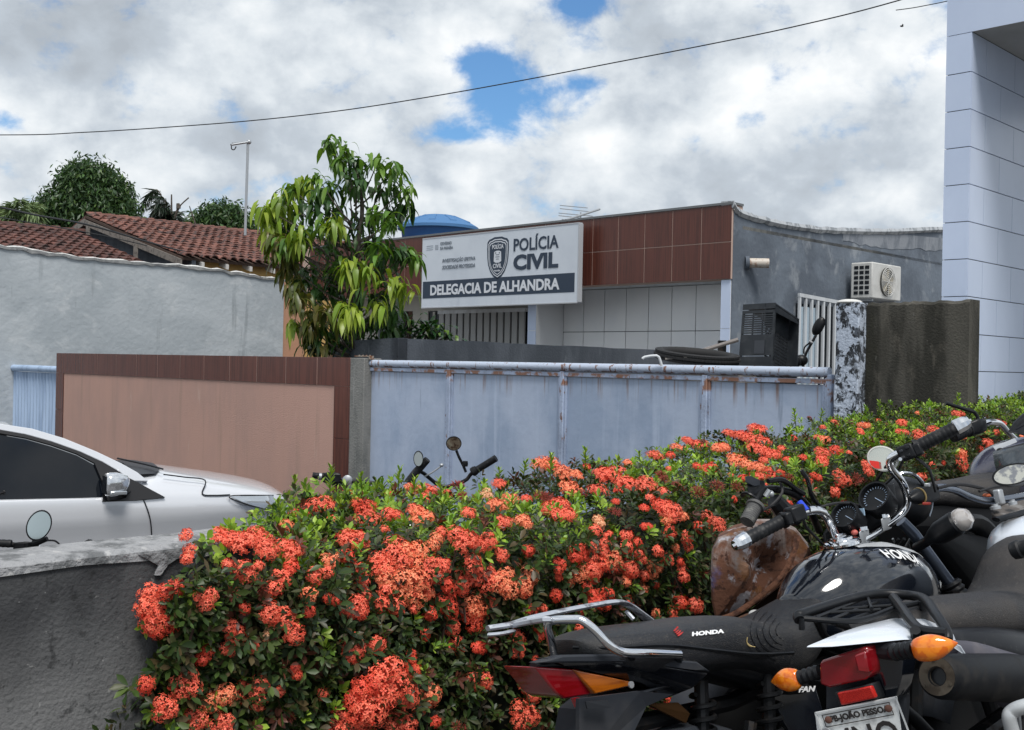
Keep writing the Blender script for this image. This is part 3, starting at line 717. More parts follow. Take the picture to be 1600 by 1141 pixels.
# ------------------------------------------------------------------ antennas
d = 19.6
t = thing('roof_antenna', 'small fishbone television antenna above the brown tiled fascia', 'antenna', P(907, 352, d))
g = G(); g.tube([P(907, 352, d), P(907.5, 332, d)], .012, 8); g.build('mast', M_galv, t)
g = G(); g.tube([P(884, 344, d - .3), P(937, 327, d + .3)], .020, 8); g.build('boom', M_galv, t)
for (x, y, x2, y2) in ((875, 321, 918, 325), (875, 326, 922, 331), (873, 333, 926, 338), (873, 337, 930, 343), (878, 343, 905, 347)):
    G().tube([P(x, y, d - .1), P(x2, y2, d + .2)], .008, 6).build('element', M_galv, t)
d = 27
t = thing('mast_antenna', 'tall thin antenna mast rising from the clay tile roof', 'antenna', P(383, 366, d))
g = G(); g.tube([P(383, 368, d), P(387.5, 222, d)], .034, 10); g.build('mast', M_galv, t)
g = G(); g.tube([P(361, 226.5, d - .3), P(389, 222, d)], .045, 8, flat=.6); g.tube([P(363, 224, d - .3), P(380, 222, d)], .02, 6); g.build('boom', M_galv, t)
g = G(); g.ell(P(389, 222, d), (.06, .06, .06)); g.build('cap', M_galv, t)
g = G(); g.tube(smooth_path([P(361.5, 228, d), P(362, 233, d), P(366, 234, d), P(369, 229, d)], 3), .014, 6); g.build('dangling_lead', M_cable, t)

# ------------------------------------------------------------------ overhead cables
def cable(pts, r, lab, mat_=None, sm=8):
    g = G(); g.tube(smooth_path(pts, sm), r, 6); return tag(g.build('overhead_cable', mat_ or M_cable, None), lab, 'cable')
cable([P(x, y, d) for x, y, d in ((-900, 196, 24), (-400, 208, 22.4), (0, 211, 21), (130, 207, 20.6), (260, 199, 20.2), (400, 188, 19.7), (540, 172, 19.2), (680, 150, 18.7), (820, 125, 18.2), (960, 98, 17.6), (1100, 71, 17), (1240, 42, 16.4), (1400, 2, 15.6), (1700, -90, 14.5))], .0095, 'long black power cable sweeping across the whole sky')
cable([P(1400, 16, 30), P(1440, 10, 29), P(1520, -8, 27), P(1700, -60, 25)], .012, 'short faint wire at the top right beside the tiled portal')
M_cab2 = mat('thick_cable', (.035, .037, .04), .6)
cable([P(x, y, d) for x, y, d in ((-120, 300, 19), (0, 324, 20.4), (60, 337, 21), (140, 352, 22), (230, 378, 23.5), (300, 396, 25), (380, 410, 26))], .019, 'thick cable drooping in front of the dark clay roof', M_cab2)
cable([P(x, y, d) for x, y, d in ((-120, 320, 19), (0, 340, 20.4), (70, 352, 21.3), (150, 366, 22.3), (230, 384, 23.5))], .010, 'thin lower wire drooping in front of the dark clay roof', M_cab2)
# bird
c = P(1409, 41, 60); g = G()
g.ell(c, (.10, .05, .05)); g.poly([c, c + Vector((-.05, .22, .07)), c + Vector((.08, .1, .03))]); g.poly([c, c + Vector((-.05, -.22, .07)), c + Vector((.08, -.1, .03))])
tag(g.build('bird', M_cable, None), 'tiny dark bird flying in the cloudy sky left of the portal', 'bird')

# ------------------------------------------------------------------ air conditioner on the side wall
aU = aC - .52
u0 = onA(1363, 440, aU); zu1 = onA(1363, 409, aU).z; zu0 = onA(1363, 466, aU).z; ub0 = cb(u0); ub1 = cb(onA(1408, 440, aU))
t = thing('air_conditioner', 'white air conditioner outdoor unit with round fan guard on the grey side wall', 'air conditioner', AB(aU + .2, ub0, zu0))
M_ac = mat('ac_casing', (.62, .62, .60), .5, layers=[dict(scale=4, color=(.5, .5, .48), lo=.4, hi=.7)])
G().ab(aU, aU + .40, ub0, ub1, zu0, zu1).build('casing', M_ac, t, bevel=.02)
ac = AB(aU - .006, (ub0 * .5 + ub1 * .5) - .02, (zu0 + zu1) / 2); Rf = (zu1 - zu0) * .40
g = G(); g.lathe(ac, -AX, [(Rf, 0), (Rf, .004), (.01, .004)], 32); g.build('fan_opening', mat('ac_dark', (.10, .10, .09), .7), t)
g = G()
for k in range(5):
    an = k * 2 * math.pi / 5; d_ = BX * math.cos(an) + ZX * math.sin(an); e_ = BX * math.cos(an + .7) + ZX * math.sin(an + .7)
    g.slab([ac - AX * .008, ac - AX * .008 + d_ * Rf * .85, ac - AX * .02 + (d_ + e_).normalized() * Rf * .9, ac - AX * .02 + e_ * Rf * .6], -AX * .006)
g.build('fan_blade', mat('ac_fan', (.5, .42, .26), .6), t)
g = G()
for k in range(7):
    r_ = Rf * (k + 1) / 7; g.tube([ac - AX * .035 + (BX * math.cos(q_) + ZX * math.sin(q_)) * r_ for q_ in [2 * math.pi * j / 28 for j in range(29)]], .006, 5, caps=False)
for k in range(8):
    an = k * math.pi / 4; g.tube([ac - AX * .035, ac - AX * .035 + (BX * math.cos(an) + ZX * math.sin(an)) * Rf], .006, 5)
tag(g.build('fan_guard', M_ac, t), kind='stuff')
for i in range(3):
    for j in range(6):
        aa = aU + .06 + i * .10; z = zu0 + .07 + j * (zu1 - zu0 - .1) / 6
        G().ab(aa, aa + .075, ub0 - .006, ub0 + .004, z, z + (zu1 - zu0 - .1) / 6 - .03).build('coil_opening', M_dark, t, smooth=0)
g = G(); g.ab(aU + .05, aC, ub0 + .1, ub0 + .14, zu0 - .04, zu0); g.ab(aU + .05, aC, ub1 - .14, ub1 - .1, zu0 - .04, zu0); g.build('bracket', M_wpaint, t)
p = onA(1334, 440, aC - .1); G().tube([AB(aC - .1, cb(p), p.z - .9), AB(aC - .1, cb(p), p.z + .0)], .045, 12).build('conduit', M_wpaint, t)

# ------------------------------------------------------------------ white tiled portal at the right
bP = 8.5; kx = onB(1512, 400, bP); aK = ca(kx)
pt = thing('tiled_portal', 'tall white tiled portal frame rising at the right edge of the picture', 'building', AB(aK, bP, STREET))
aK2 = ca(onB(1474, 300, bP))
zlin = onB(1517, 50, bP).z; ztop_ = zlin + 1.25
rows = []
z = zlin
ph = (onB(1515, 112, bP).z - onB(1509, 463, bP).z) / 6.0
aKi = aK
G().ab(aKi + .012, aK2 - .012, bP + .012, bP + 6.0, STREET, ztop_ - .01).build('pier_core', M_graygrout, pt, smooth=0)
zr = onB(1515, 112, bP).z
zrow = [zr + ph * k for k in range(0, 1)]
zs_ = []
z = zlin
zs_.append((zr, zlin))
z = zr
while z > STREET:
    zs_.append((max(z - ph, STREET), z)); z -= ph
for i, (z0, z1) in enumerate(zs_):
    G().ab(aKi + .002, aK2 - .002, bP, bP + .011, z0 + .0035, z1 - .0035).build('front_tile', M_bluewhite, pt, smooth=0)
    b = bP + (0 if i % 2 else -.30)
    while b < bP + 5.9:
        bb0, bb1 = max(b, bP) , min(b + ph * 2.02, bP + 6.0)
        if bb1 - bb0 > .05: G().ab(aKi - .0, aKi + .0115, bb0 + (.012 if bb0 == bP else .0025), bb1 - .0025, z0 + .0035, z1 - .0035).build('side_tile', M_bluewhite, pt, smooth=0)
        b = b + ph * 2.02
# lintel
G().ab(aKi - 4.5, aK2 - .012, bP + .012, bP + 3.2, zlin + .012, ztop_).build('lintel_core', M_soffit, pt, smooth=0)
for r_ in range(3):
    a = aK2 - .0
    z0 = zlin + r_ * ph * 1.6
    while a > aKi - 4.4:
        w_ = ph * 2.6
        G().ab(a - w_ + .0015, a - .0015, bP, bP + .011, z0 + .0015, z0 + ph * 1.6 - .0015).build('lintel_tile', M_bluewhite, pt, smooth=0)
        a -= w_
G().ab(aKi - 4.5, aKi - .003, bP + .001, bP + 3.2, zlin, zlin + .010).build('soffit', M_soffit, pt, smooth=0)
# ------------------------------------------------------------------ neighbour house with clay tile roofs
R0 = P(133, 337, 28.0); bR0 = cb(R0); aR0 = ca(R0)
E0 = onB(284, 402, bR0); aE0 = ca(E0)
def barrel(Lt, r, n=5):
    v = []; f = []
    for i, (y, rr, dz_) in enumerate(((0, r * .86, 0.0), (Lt, r * 1.05, .018))):
        for j in range(n + 1):
            an = math.pi * j / n; v.append((rr * math.cos(an), y, rr * math.sin(an) * .75 + dz_))
    for j in range(n): f.append((j, j + 1, n + 2 + j, n + 1 + j))
    o = len(v)
    for j in range(n + 1):
        x, y, z = v[n + 1 + j]; v.append((x * .8, y, z * .75 - .002))
    for j in range(n): f.append((n + 1 + j, n + 2 + j, o + j + 1, o + j))
    return v, f
def tile_mesh(nm, mt_, Lt=.46, r=.092):
    v, f = barrel(Lt, r); me = bpy.data.meshes.new(nm); me.from_pydata(v, [], f); me.materials.append(mt_); me.shade_smooth(); me.set_sharp_from_angle(angle=rad(50)); me.update(); return me
def roof(parent, Rp, bend, slope, nrow, mt_, maxn, seed, deckname='roof'):
    rs = random.Random(seed)
    Sd = Vector(slope); Ls = Sd.length; sdn = Sd.normalized(); nn = BX.cross(sdn).normalized()
    if nn.z < 0: nn = -nn
    Lb = bend - cb(Rp)
    g = G(); g.slab([Rp, Rp + BX * Lb, Rp + BX * Lb + Sd, Rp + Sd], nn * -.06)
    deck = g.build(deckname, M_roofdeck, parent, smooth=0)
    pitch = Ls / nrow; cw = .225; nc = int(Lb / cw)
    me = tile_mesh('roof_tile_mesh', mt_, pitch * 1.18)
    vb, fb = barrel(pitch * 1.18, .092); vb = np.array(vb)
    slots = []
    for c_ in range(nc):
        jc = rs.uniform(-.01, .01)
        for r_ in range(nrow):
            p = Rp + BX * ((c_ + .5) * cw + jc + rs.uniform(-.008, .008)) + sdn * (r_ * pitch) + nn * (.02 + rs.uniform(-.004, .008))
            slots.append((p.length, p, rs.uniform(-.03, .03)))
    slots.sort(key=lambda s: s[0])
    base = Matrix((( BX.x, sdn.x, nn.x), (BX.y, sdn.y, nn.y), (BX.z, sdn.z, nn.z)))
    V = []; F = []
    for i, (_, p, rz) in enumerate(slots):
        Rm = base @ Matrix.Rotation(rz, 3, 'Z') @ Matrix.Rotation(.03, 3, 'X')
        if i < maxn:
            inst('roof_tile', me, deck, Matrix.Translation(p) @ Rm.to_4x4())
        else:
            A_ = np.array(Rm); q = vb @ A_.T + np.array(p); o = len(V) * len(vb); V.append(q); F += [tuple(k + o for k in f) for f in fb]
    if V:
        V = np.concatenate(V); g = G(); g.v = [Vector(v) for v in V]; g.f = F
        tag(g.build('smaller_roof_tiles', mt_, deck, smooth=50, recalc=False), kind='stuff')
    # ridge caps
    vb, fb = barrel(.40, .12); vb = np.array(vb); base2 = np.array(Matrix(((sdn.x, BX.x, 0), (sdn.y, BX.y, 0), (0, 0, 1))))
    base2[:, 0] = np.array((-AX)); me2 = bpy.data.meshes.new('ridge_tile_mesh'); me2.from_pydata([tuple(base2 @ v) for v in vb], [], fb); me2.materials.append(mt_); me2.update()
    k = 0
    while k * .36 < Lb and k < 60:
        inst('ridge_tile', me2, deck, Matrix.Translation(Rp + BX * (k * .36) + ZX * (.03 + rs.uniform(-.01, .01)))); k += 1
    return deck
hs = thing('tiled_house', 'low house with two weathered clay tile roofs behind the bare grey wall', 'house', AB(aE0, bR0, STREET))
sl_ = (E0 - R0)
roof(hs, R0, bR0 + 9.0, sl_, 14, M_terra, 290, 1, 'upper_roof')
R1 = AB(aR0, bR0 - 11.5, R0.z - .47)
roof(hs, R1, bR0 - .05, sl_ * 1.0, 14, M_terrad, 290, 2, 'lower_roof')
# far slope, gable, barge board, rafters, walls
g = G(); g.slab([R0, R0 + BX * 9, R0 + BX * 9 + AX * 3.4 - ZX * 1.0, R0 + AX * 3.4 - ZX * 1.0], -ZX * .1); g.build('far_slope', M_terra, hs, smooth=0)
g = G(); g.slab([R0 - ZX * .06 + BX * .25, E0 - ZX * .05 + BX * .25, AB(aE0, bR0 + .25, STREET), AB(aR0 + 3.4, bR0 + .25, STREET), R0 + AX * 3.4 + BX * .25 - ZX * 1.05], BX * .1); g.build('gable_wall', M_dwall, hs, smooth=0)
up = ZX * .15
g = G(); g.slab([R0 - ZX * .10 - BX * .03, E0 - ZX * .04 - BX * .03, E0 - ZX * .19 - BX * .03, R0 - ZX * .25 - BX * .03], BX * .04); g.build('barge_board', M_wood, hs)
g = G(); q0 = R0 + AX * 1.8 - ZX * .53; g.slab([R0 - ZX * .08 - BX * .03, q0 - BX * .03, q0 - ZX * .16 - BX * .03, R0 - ZX * .24 - BX * .03], BX * .04); g.build('barge_board', M_wood, hs)
g = G(); q0 = R0 + AX * .0 - ZX * .2; g.box(q0 - BX * .05 - ZX * .15 - AX * .3, (.14, .05, .35), (AX, BX, ZX)); g.build('king_post', M_wood, hs)
g = G(); q0 = R0 * .42 + E0 * .58; g.box(q0 - BX * .05 - ZX * .32, (.14, .05, .35), (AX, BX, ZX)); g.build('king_post', M_wood, hs)
aw = aE0 + .28
G().ab(aw, aw + .15, bR0 + .36, bR0 + 9, STREET, E0.z - .02).build('ochre_wall', M_yellow, hs, smooth=0)
for i in range(14):
    b = bR0 + .5 + i * .62
    G().box(AB(aE0 + .25, b, E0.z - .055), (.62, .07, .11), ((AX - ZX * -.27).normalized(), BX, ZX)).build('rafter', M_wtimber, hs)

# ------------------------------------------------------------------ leaves
def nrmz(a): return a / np.maximum(np.linalg.norm(a, axis=1, keepdims=True), 1e-9)
def leaf_arrays(pos, dr, nr, ln, wd, bend, seg, fold=.25, prof=None):
    """strips of leaf blade: centre line bends down, two halves folded along the midrib"""
    n = len(pos); dr = nrmz(dr); sd_ = nrmz(np.cross(dr, nr)); up = np.cross(sd_, dr)
    if prof is None:
        prof = [math.sin(math.pi * min(1, (u * .92 + .06))) ** .8 for u in np.linspace(0, 1, seg + 1)]; prof[0] = .08; prof[-1] = .02
    V = np.zeros((n, (seg + 1) * 3, 3))
    for i in range(seg + 1):
        u = i / seg
        c = pos + dr * (ln * u)[:, None] + np.array([0, 0, -1.0]) * (bend * ln * u * u)[:, None] - dr * (bend * ln * u * u * .35)[:, None]
        hw = (wd * prof[i] * .5)[:, None]
        V[:, i * 3] = c - sd_ * hw + up * hw * fold
        V[:, i * 3 + 1] = c
        V[:, i * 3 + 2] = c + sd_ * hw + up * hw * fold
    F = []
    for i in range(seg):
        a = i * 3; F += [(a, a + 1, a + 4, a + 3), (a + 1, a + 2, a + 5, a + 4)]
    F = np.array(F)[None] + (np.arange(n) * (seg + 1) * 3)[:, None, None]
    return V.reshape(-1, 3), F.reshape(-1, 4)
def build_np(name, V, F, mt_, parent, tint=None, smooth=True, kind=None):
    org = Vector(V.mean(0)); org.z = float(V[:, 2].min())
    me = bpy.data.meshes.new(name)
    V = V - np.array(org)
    me.vertices.add(len(V)); me.vertices.foreach_set('co', V.astype(np.float32).ravel())
    k = F.shape[1]
    me.loops.add(F.size); me.loops.foreach_set('vertex_index', F.astype(np.int32).ravel())
    me.polygons.add(len(F)); me.polygons.foreach_set('loop_start', np.arange(0, F.size, k, dtype=np.int32))
    me.update(calc_edges=True)
    if smooth: me.shade_smooth()
    if tint is not None:
        at = me.attributes.new('tint', 'FLOAT_COLOR', 'POINT')
        c4 = np.ones((len(V), 4), np.float32); c4[:, :3] = tint; at.data.foreach_set('color', c4.ravel())
    me.materials.append(mt_)
    o = bpy.data.objects.new(name, me); _link(o, parent, org)
    if kind: o['kind'] = kind
    return o
M_leaf = mat('leaf', (.05, .1, .02), .42, attr=True, subs=.28, spec=.45)
M_leafm = mat('mango_leaf', (.05, .1, .02), .36, attr=True, subs=.34, spec=.5)
M_leaft = mat('tree_leaf', (.03, .07, .02), .40, attr=True, subs=.15, spec=.5)
M_bark = mat('bark', (.075, .06, .048), .9, layers=[dict(scale=20, color=(.13, .115, .10), lo=.45, hi=.65)], bump=.8, bscale=60)
M_twig = mat('reddish_twig', (.055, .032, .022), .85)
def rdir(n):
    v = rng.normal(size=(n, 3)); return nrmz(v)

# ------------------------------------------------------------------ young mango tree behind the gate
TD = 13.2
tree = thing('mango_tree', 'young mango tree with drooping light and dark green leaves between the roofs and the signboard', 'tree', P(545, 640, TD))
base = P(548, 700, TD); base.z = STREET
def TP(x, y, dd=0): return P(x, y, TD + dd)
G().tube(smooth_path([base, P(549, 640, TD), TP(550, 560), TP(556, 500), TP(552, 440), TP(560, 380), TP(566, 320), TP(556, 262)], 4), [.06] * 5 + [.052] * 5 + [.045] * 5 + [.036] * 5 + [.026] * 5 + [.018] * 4, 10).build('trunk', M_bark, tree)
# clumps: x, y, depth offset, radius px, colour class (0 dark, 1 mid, 2 bright, 3 olive brown)
CL = [(515, 228, 0, 20, 1), (540, 236, .1, 16, 1), (556, 262, 0, 22, 0), (528, 250, -.1, 10, 1), (590, 262, -.2, 26, 1), (615, 268, .0, 26, 1), (560, 285, -.2, 28, 0), (545, 295, .2, 24, 1), (600, 300, .1, 28, 0), (630, 300, -.1, 24, 1), (636, 325, .0, 18, 0), (612, 335, .2, 20, 0),
      (500, 290, -.2, 26, 1), (472, 292, .1, 22, 2), (455, 300, 0, 18, 1), (515, 300, .2, 20, 0), (440, 318, -.1, 22, 2), (412, 330, -.2, 18, 2), (430, 335, 0, 20, 2), (462, 330, .2, 26, 0), (490, 325, -.1, 28, 0), (525, 335, .1, 26, 0),
      (450, 355, .2, 26, 0), (500, 355, -.4, 28, 1), (475, 368, -.3, 24, 1), (520, 352, -.5, 20, 2), (465, 372, -.5, 24, 2), (435, 378, -.3, 22, 3), (420, 372, -.1, 16, 2), (440, 400, -.3, 26, 3), (455, 395, -.2, 24, 3), (560, 350, .1, 28, 0), (590, 345, -.3, 26, 1), (610, 350, -.4, 22, 1), (540, 380, .0, 30, 0), (575, 385, .2, 26, 0), (505, 392, .1, 26, 0),
      (600, 390, -.2, 26, 0), (592, 395, -.5, 20, 1), (560, 415, 0, 28, 0), (530, 420, -.2, 24, 1), (545, 425, -.6, 24, 2), (570, 425, -.6, 22, 2), (520, 435, .1, 26, 0), (595, 420, .1, 26, 0), (490, 425, .2, 28, 0), (475, 450, 0, 26, 0), (460, 448, -.3, 20, 3), (468, 470, -.4, 20, 3), (500, 460, 0, 28, 0), (530, 465, .1, 30, 0), (565, 460, 0, 28, 0),
      (610, 445, -.4, 22, 2), (630, 450, -.4, 22, 2), (625, 400, -.1, 18, 0), (640, 395, -.1, 14, 1), (648, 405, -.2, 10, 1), (600, 465, .1, 24, 0), (590, 478, -.4, 16, 2), (535, 488, -.7, 26, 2), (550, 492, -.7, 20, 2), (512, 495, -.5, 22, 3), (490, 490, -.2, 22, 3), (480, 510, -.3, 20, 3), (500, 520, -.1, 24, 0), (530, 520, 0, 28, 0), (565, 510, 0, 28, 0), (590, 505, .1, 24, 0), (485, 540, -.1, 18, 0), (500, 545, -.2, 20, 3), (540, 545, 0, 24, 0), (455, 505, -.2, 7, 2), (615, 490, .1, 22, 0), (610, 520, .1, 22, 0), (575, 540, 0, 22, 0), (450, 420, -.2, 18, 3), (425, 350, -.1, 16, 2), (447, 385, -.4, 20, 1)]
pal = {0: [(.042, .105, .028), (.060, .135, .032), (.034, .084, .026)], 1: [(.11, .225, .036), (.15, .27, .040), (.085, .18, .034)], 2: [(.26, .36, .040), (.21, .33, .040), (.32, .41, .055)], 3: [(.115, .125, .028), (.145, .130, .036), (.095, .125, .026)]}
LP, LD, LN, LL, LW, LB, LC = [], [], [], [], [], [], []
rs = random.Random(21)
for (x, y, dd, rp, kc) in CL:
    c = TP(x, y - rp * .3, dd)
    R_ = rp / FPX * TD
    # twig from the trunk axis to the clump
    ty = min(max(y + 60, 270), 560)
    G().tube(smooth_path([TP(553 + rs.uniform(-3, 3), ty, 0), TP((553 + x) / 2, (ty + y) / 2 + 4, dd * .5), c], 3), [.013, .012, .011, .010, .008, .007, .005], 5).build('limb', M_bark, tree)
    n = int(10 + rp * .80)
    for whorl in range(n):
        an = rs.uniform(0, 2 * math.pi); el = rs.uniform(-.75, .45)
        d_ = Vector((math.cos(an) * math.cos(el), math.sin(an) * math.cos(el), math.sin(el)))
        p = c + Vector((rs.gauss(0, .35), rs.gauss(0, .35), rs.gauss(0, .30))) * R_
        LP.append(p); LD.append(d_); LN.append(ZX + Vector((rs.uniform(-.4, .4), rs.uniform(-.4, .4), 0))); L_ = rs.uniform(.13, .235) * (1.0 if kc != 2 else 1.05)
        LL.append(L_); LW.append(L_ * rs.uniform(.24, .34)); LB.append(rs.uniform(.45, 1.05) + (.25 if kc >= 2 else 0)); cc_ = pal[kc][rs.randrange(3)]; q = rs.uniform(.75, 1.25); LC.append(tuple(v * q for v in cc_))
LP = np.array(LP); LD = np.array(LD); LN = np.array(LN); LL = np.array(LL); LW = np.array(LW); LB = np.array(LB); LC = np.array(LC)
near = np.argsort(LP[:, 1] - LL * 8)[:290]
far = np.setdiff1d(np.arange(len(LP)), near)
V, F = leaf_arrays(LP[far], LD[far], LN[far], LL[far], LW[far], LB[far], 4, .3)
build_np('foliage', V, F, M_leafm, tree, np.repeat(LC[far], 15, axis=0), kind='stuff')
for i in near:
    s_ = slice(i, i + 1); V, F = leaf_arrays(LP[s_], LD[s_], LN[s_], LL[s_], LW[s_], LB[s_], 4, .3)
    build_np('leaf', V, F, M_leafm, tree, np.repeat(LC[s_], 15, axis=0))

# shrub just behind the dark wall, right of the tree
sh = thing('leafy_shrub', 'dark glossy shrub peeping over the low dark wall below the signboard', 'shrub', P(640, 560, 13.6))
LPs = []; 
g = G()
for (x, y) in ((612, 512), (640, 510), (665, 516), (688, 520), (700, 524), (625, 522), (655, 524), (600, 505), (676, 514)):
    g.tube([P(640, 560, 13.7), P(x, y, 13.6)], [.02, .008], 5)
    c = P(x, y, 13.6)
    for k in range(26):
        an = rs.uniform(0, 6.28); el = rs.uniform(-.3, 1.0)
        LPs.append((c + Vector((rs.gauss(0, .06), rs.gauss(0, .06), rs.gauss(0, .05))), Vector((math.cos(an) * math.cos(el), math.sin(an) * math.cos(el), math.sin(el))), rs.uniform(.11, .20), rs.random()))
tag(g.build('stem', M_bark, sh), kind='stuff')
a_ = [np.array([q[i] for q in LPs]) for i in range(4)]
V, F = leaf_arrays(a_[0], a_[1], np.tile((0., 0, 1), (len(LPs), 1)) + rdir(len(LPs)) * .3, a_[2], a_[2] * .36, a_[3] * .8, 4, .2)
c_ = np.where(a_[3][:, None] > .87, np.array([.12, .22, .03]), np.array([.022, .065, .022]) * (.7 + a_[3][:, None] * .7))
build_np('foliage', V, F, M_leafm, sh, np.repeat(c_, 15, axis=0), kind='stuff')

# ------------------------------------------------------------------ far trees
def far_tree(lab, blobs, d, seed, n_per=26, leaf=.20, cols=((.040, .085, .028), (.060, .120, .034), (.026, .060, .022), (.10, .165, .048)), trunk=None, droop=.5, cl=.0):
    rs = np.random.default_rng(seed)
    bx, by, _, _ = blobs[0]
    t = thing('tree', lab, 'tree', P(bx, by, d) * 1.0)
    base = P(bx, by, d); base.z = STREET
    top = P(bx, by, d)
    G().tube([base, base * .5 + top * .5 + Vector((.2, 0, 0)), top], [.28, .2, .12], 10).build('trunk', M_bark, t)
    PP, NN = [], []
    for (x, y, rx, ry) in blobs:
        c = np.array(P(x, y, d)); a = rx / FPX * d; b = ry / FPX * d
        m_ = int(rx * ry / 6)
        for _ in range(m_):
            u = rs.normal(size=3); u /= np.linalg.norm(u)
            r_ = rs.uniform(.70, 1.06)
            q = c + u * np.array([a, a * .9, b]) * r_
            k = n_per; off = rs.normal(size=(k, 3)) * .13 * d / 30
            PP.append(q + off); NN.append(np.tile(u, (k, 1)) + rs.normal(size=(k, 3)) * .8)
    PP = np.concatenate(PP); NN = np.concatenate(NN); n = len(PP)
    ln = rs.uniform(.7, 1.2, n) * leaf
    dr = rs.normal(size=(n, 3)); dr[:, 2] -= droop
    V, F = leaf_arrays(PP, dr, NN, ln, ln * .36, rs.uniform(0, .5, n), 2, .2, [.1, 1, .05])
    cidx = rs.choice(len(cols), n, p=[.34, .3, .24, .12] if len(cols) == 4 else None)
    build_np('crown', V, F, M_leaft, t, np.repeat(np.array(cols)[cidx] * rs.uniform(.7, 1.3, (n, 1)), 9, axis=0), kind='stuff')
    # a few limbs and a dim inner mass
    g = G()
    for (x, y, rx, ry) in blobs[:10]:
        g.tube([base * .25 + top * .75, P(x, y, d)], [.10, .04], 6)
    tag(g.build('limb', M_bark, t), kind='stuff')
    return t
far_tree('broad dome crowned dark green tree behind the clay roofs at the left', [(140, 300, 46, 30), (118, 325, 50, 30), (165, 325, 42, 30), (140, 275, 34, 20), (100, 345, 44, 22), (190, 345, 24, 20), (80, 340, 30, 18), (150, 350, 50, 20), (120, 282, 24, 16), (178, 300, 22, 20)], 38, 5)
far_tree('smaller rounded tree behind the clay roof beside the antenna mast', [(345, 345, 34, 20), (320, 352, 24, 16), (370, 354, 26, 18), (345, 335, 22, 12), (388, 362, 14, 10), (300, 362, 14, 10), (350, 370, 50, 14)], 42, 6, leaf=.22)
def palm(name_lab, crown, d, fronds, seed, stem_to=None, cl=((.035, .075, .030), (.055, .10, .035))):
    rs = np.random.default_rng(seed)
    c = P(*crown, d); t = thing('palm_tree', name_lab, 'palm tree', (c.x, c.y, STREET))
    G().tube([Vector((c.x, c.y, STREET)), Vector((c.x + .1, c.y, (c.z + STREET) / 2)), c], [.16, .13, .10], 10).build('trunk', M_bark, t)
    for k, (x, y, sag) in enumerate(fronds):
        e = P(x, y, d + rs.uniform(-.8, .8)); mid = (c + e) / 2 + ZX * sag
        path = smooth_path([c, mid, e], 10)
        g = G(); g.tube(path, [.03 * (1 - .8 * i / (len(path) - 1)) for i in range(len(path))], 5)
        g.build('frond_stem', M_bark, t)
        pp, dd, ll = [], [], []
        for i in range(2, len(path)):
            tg = (path[i] - path[i - 1]).normalized()
            for s_ in (-1, 1):
                for j in range(4):
                    sd2 = tg.cross(ZX).normalized() * s_
                    pp.append(path[i - 1].lerp(path[i], j / 4)); dd.append(sd2 * .7 + tg * .8 - ZX * rs.uniform(.1, .8) + Vector(rs.normal(size=3) * .12)); ll.append(rs.uniform(.5, .85) * (1.1 - .6 * i / len(path)))
        pp, dd, ll = np.array(pp), np.array(dd), np.array(ll); n = len(pp)
        V, F = leaf_arrays(pp, dd, rdir(n), ll, np.full(n, .045), rs.uniform(.1, .5, n), 3, .2)
        build_np('frond', V, F, M_leaft, t, np.repeat(np.array(cl)[rs.integers(0, 2, n)] * rs.uniform(.7, 1.3, (n, 1)), 12, axis=0), kind='stuff')
    return t
palm('feathery palm crown at the left edge behind the clay roof', (22, 356), 34, [(32, 312, .1), (48, 318, .15), (8, 322, .2), (60, 335, .25), (-10, 335, .3), (66, 350, .3), (-20, 350, .3), (20, 318, .0), (40, 325, .05), (58, 322, .1)], 3, cl=((.20, .27, .12), (.14, .21, .09)))
palm('dark drooping palm top between the two clay roof trees', (268, 348), 40, [(222, 322, .9), (232, 352, .7), (250, 325, .3), (238, 336, .8), (272, 330, .1), (255, 356, .3), (245, 356, .4)], 4, cl=((.020, .034, .022), (.03, .05, .03)))
t = thing('bare_stalks', 'bare forked dead palm stalks sticking up beside the dark palm top', 'plant', P(272, 352, 40))
G().tube([P(268, 352, 40), P(268, 304, 40)], [.05, .025], 6).build('stalk', M_bark, t)
G().tube(smooth_path([P(270, 350, 40), P(279, 325, 40), P(295, 309, 40)], 4), [.05] * 5 + [.025] * 4, 6).build('stalk', M_bark, t)
G().tube([P(279, 326, 40), P(278, 318, 40)], [.09, .06], 6).build('knot', M_bark, t)
G().tube([P(306, 352, 40), P(296, 322, 40)], [.03, .015], 6).build('stalk', M_bark, t)
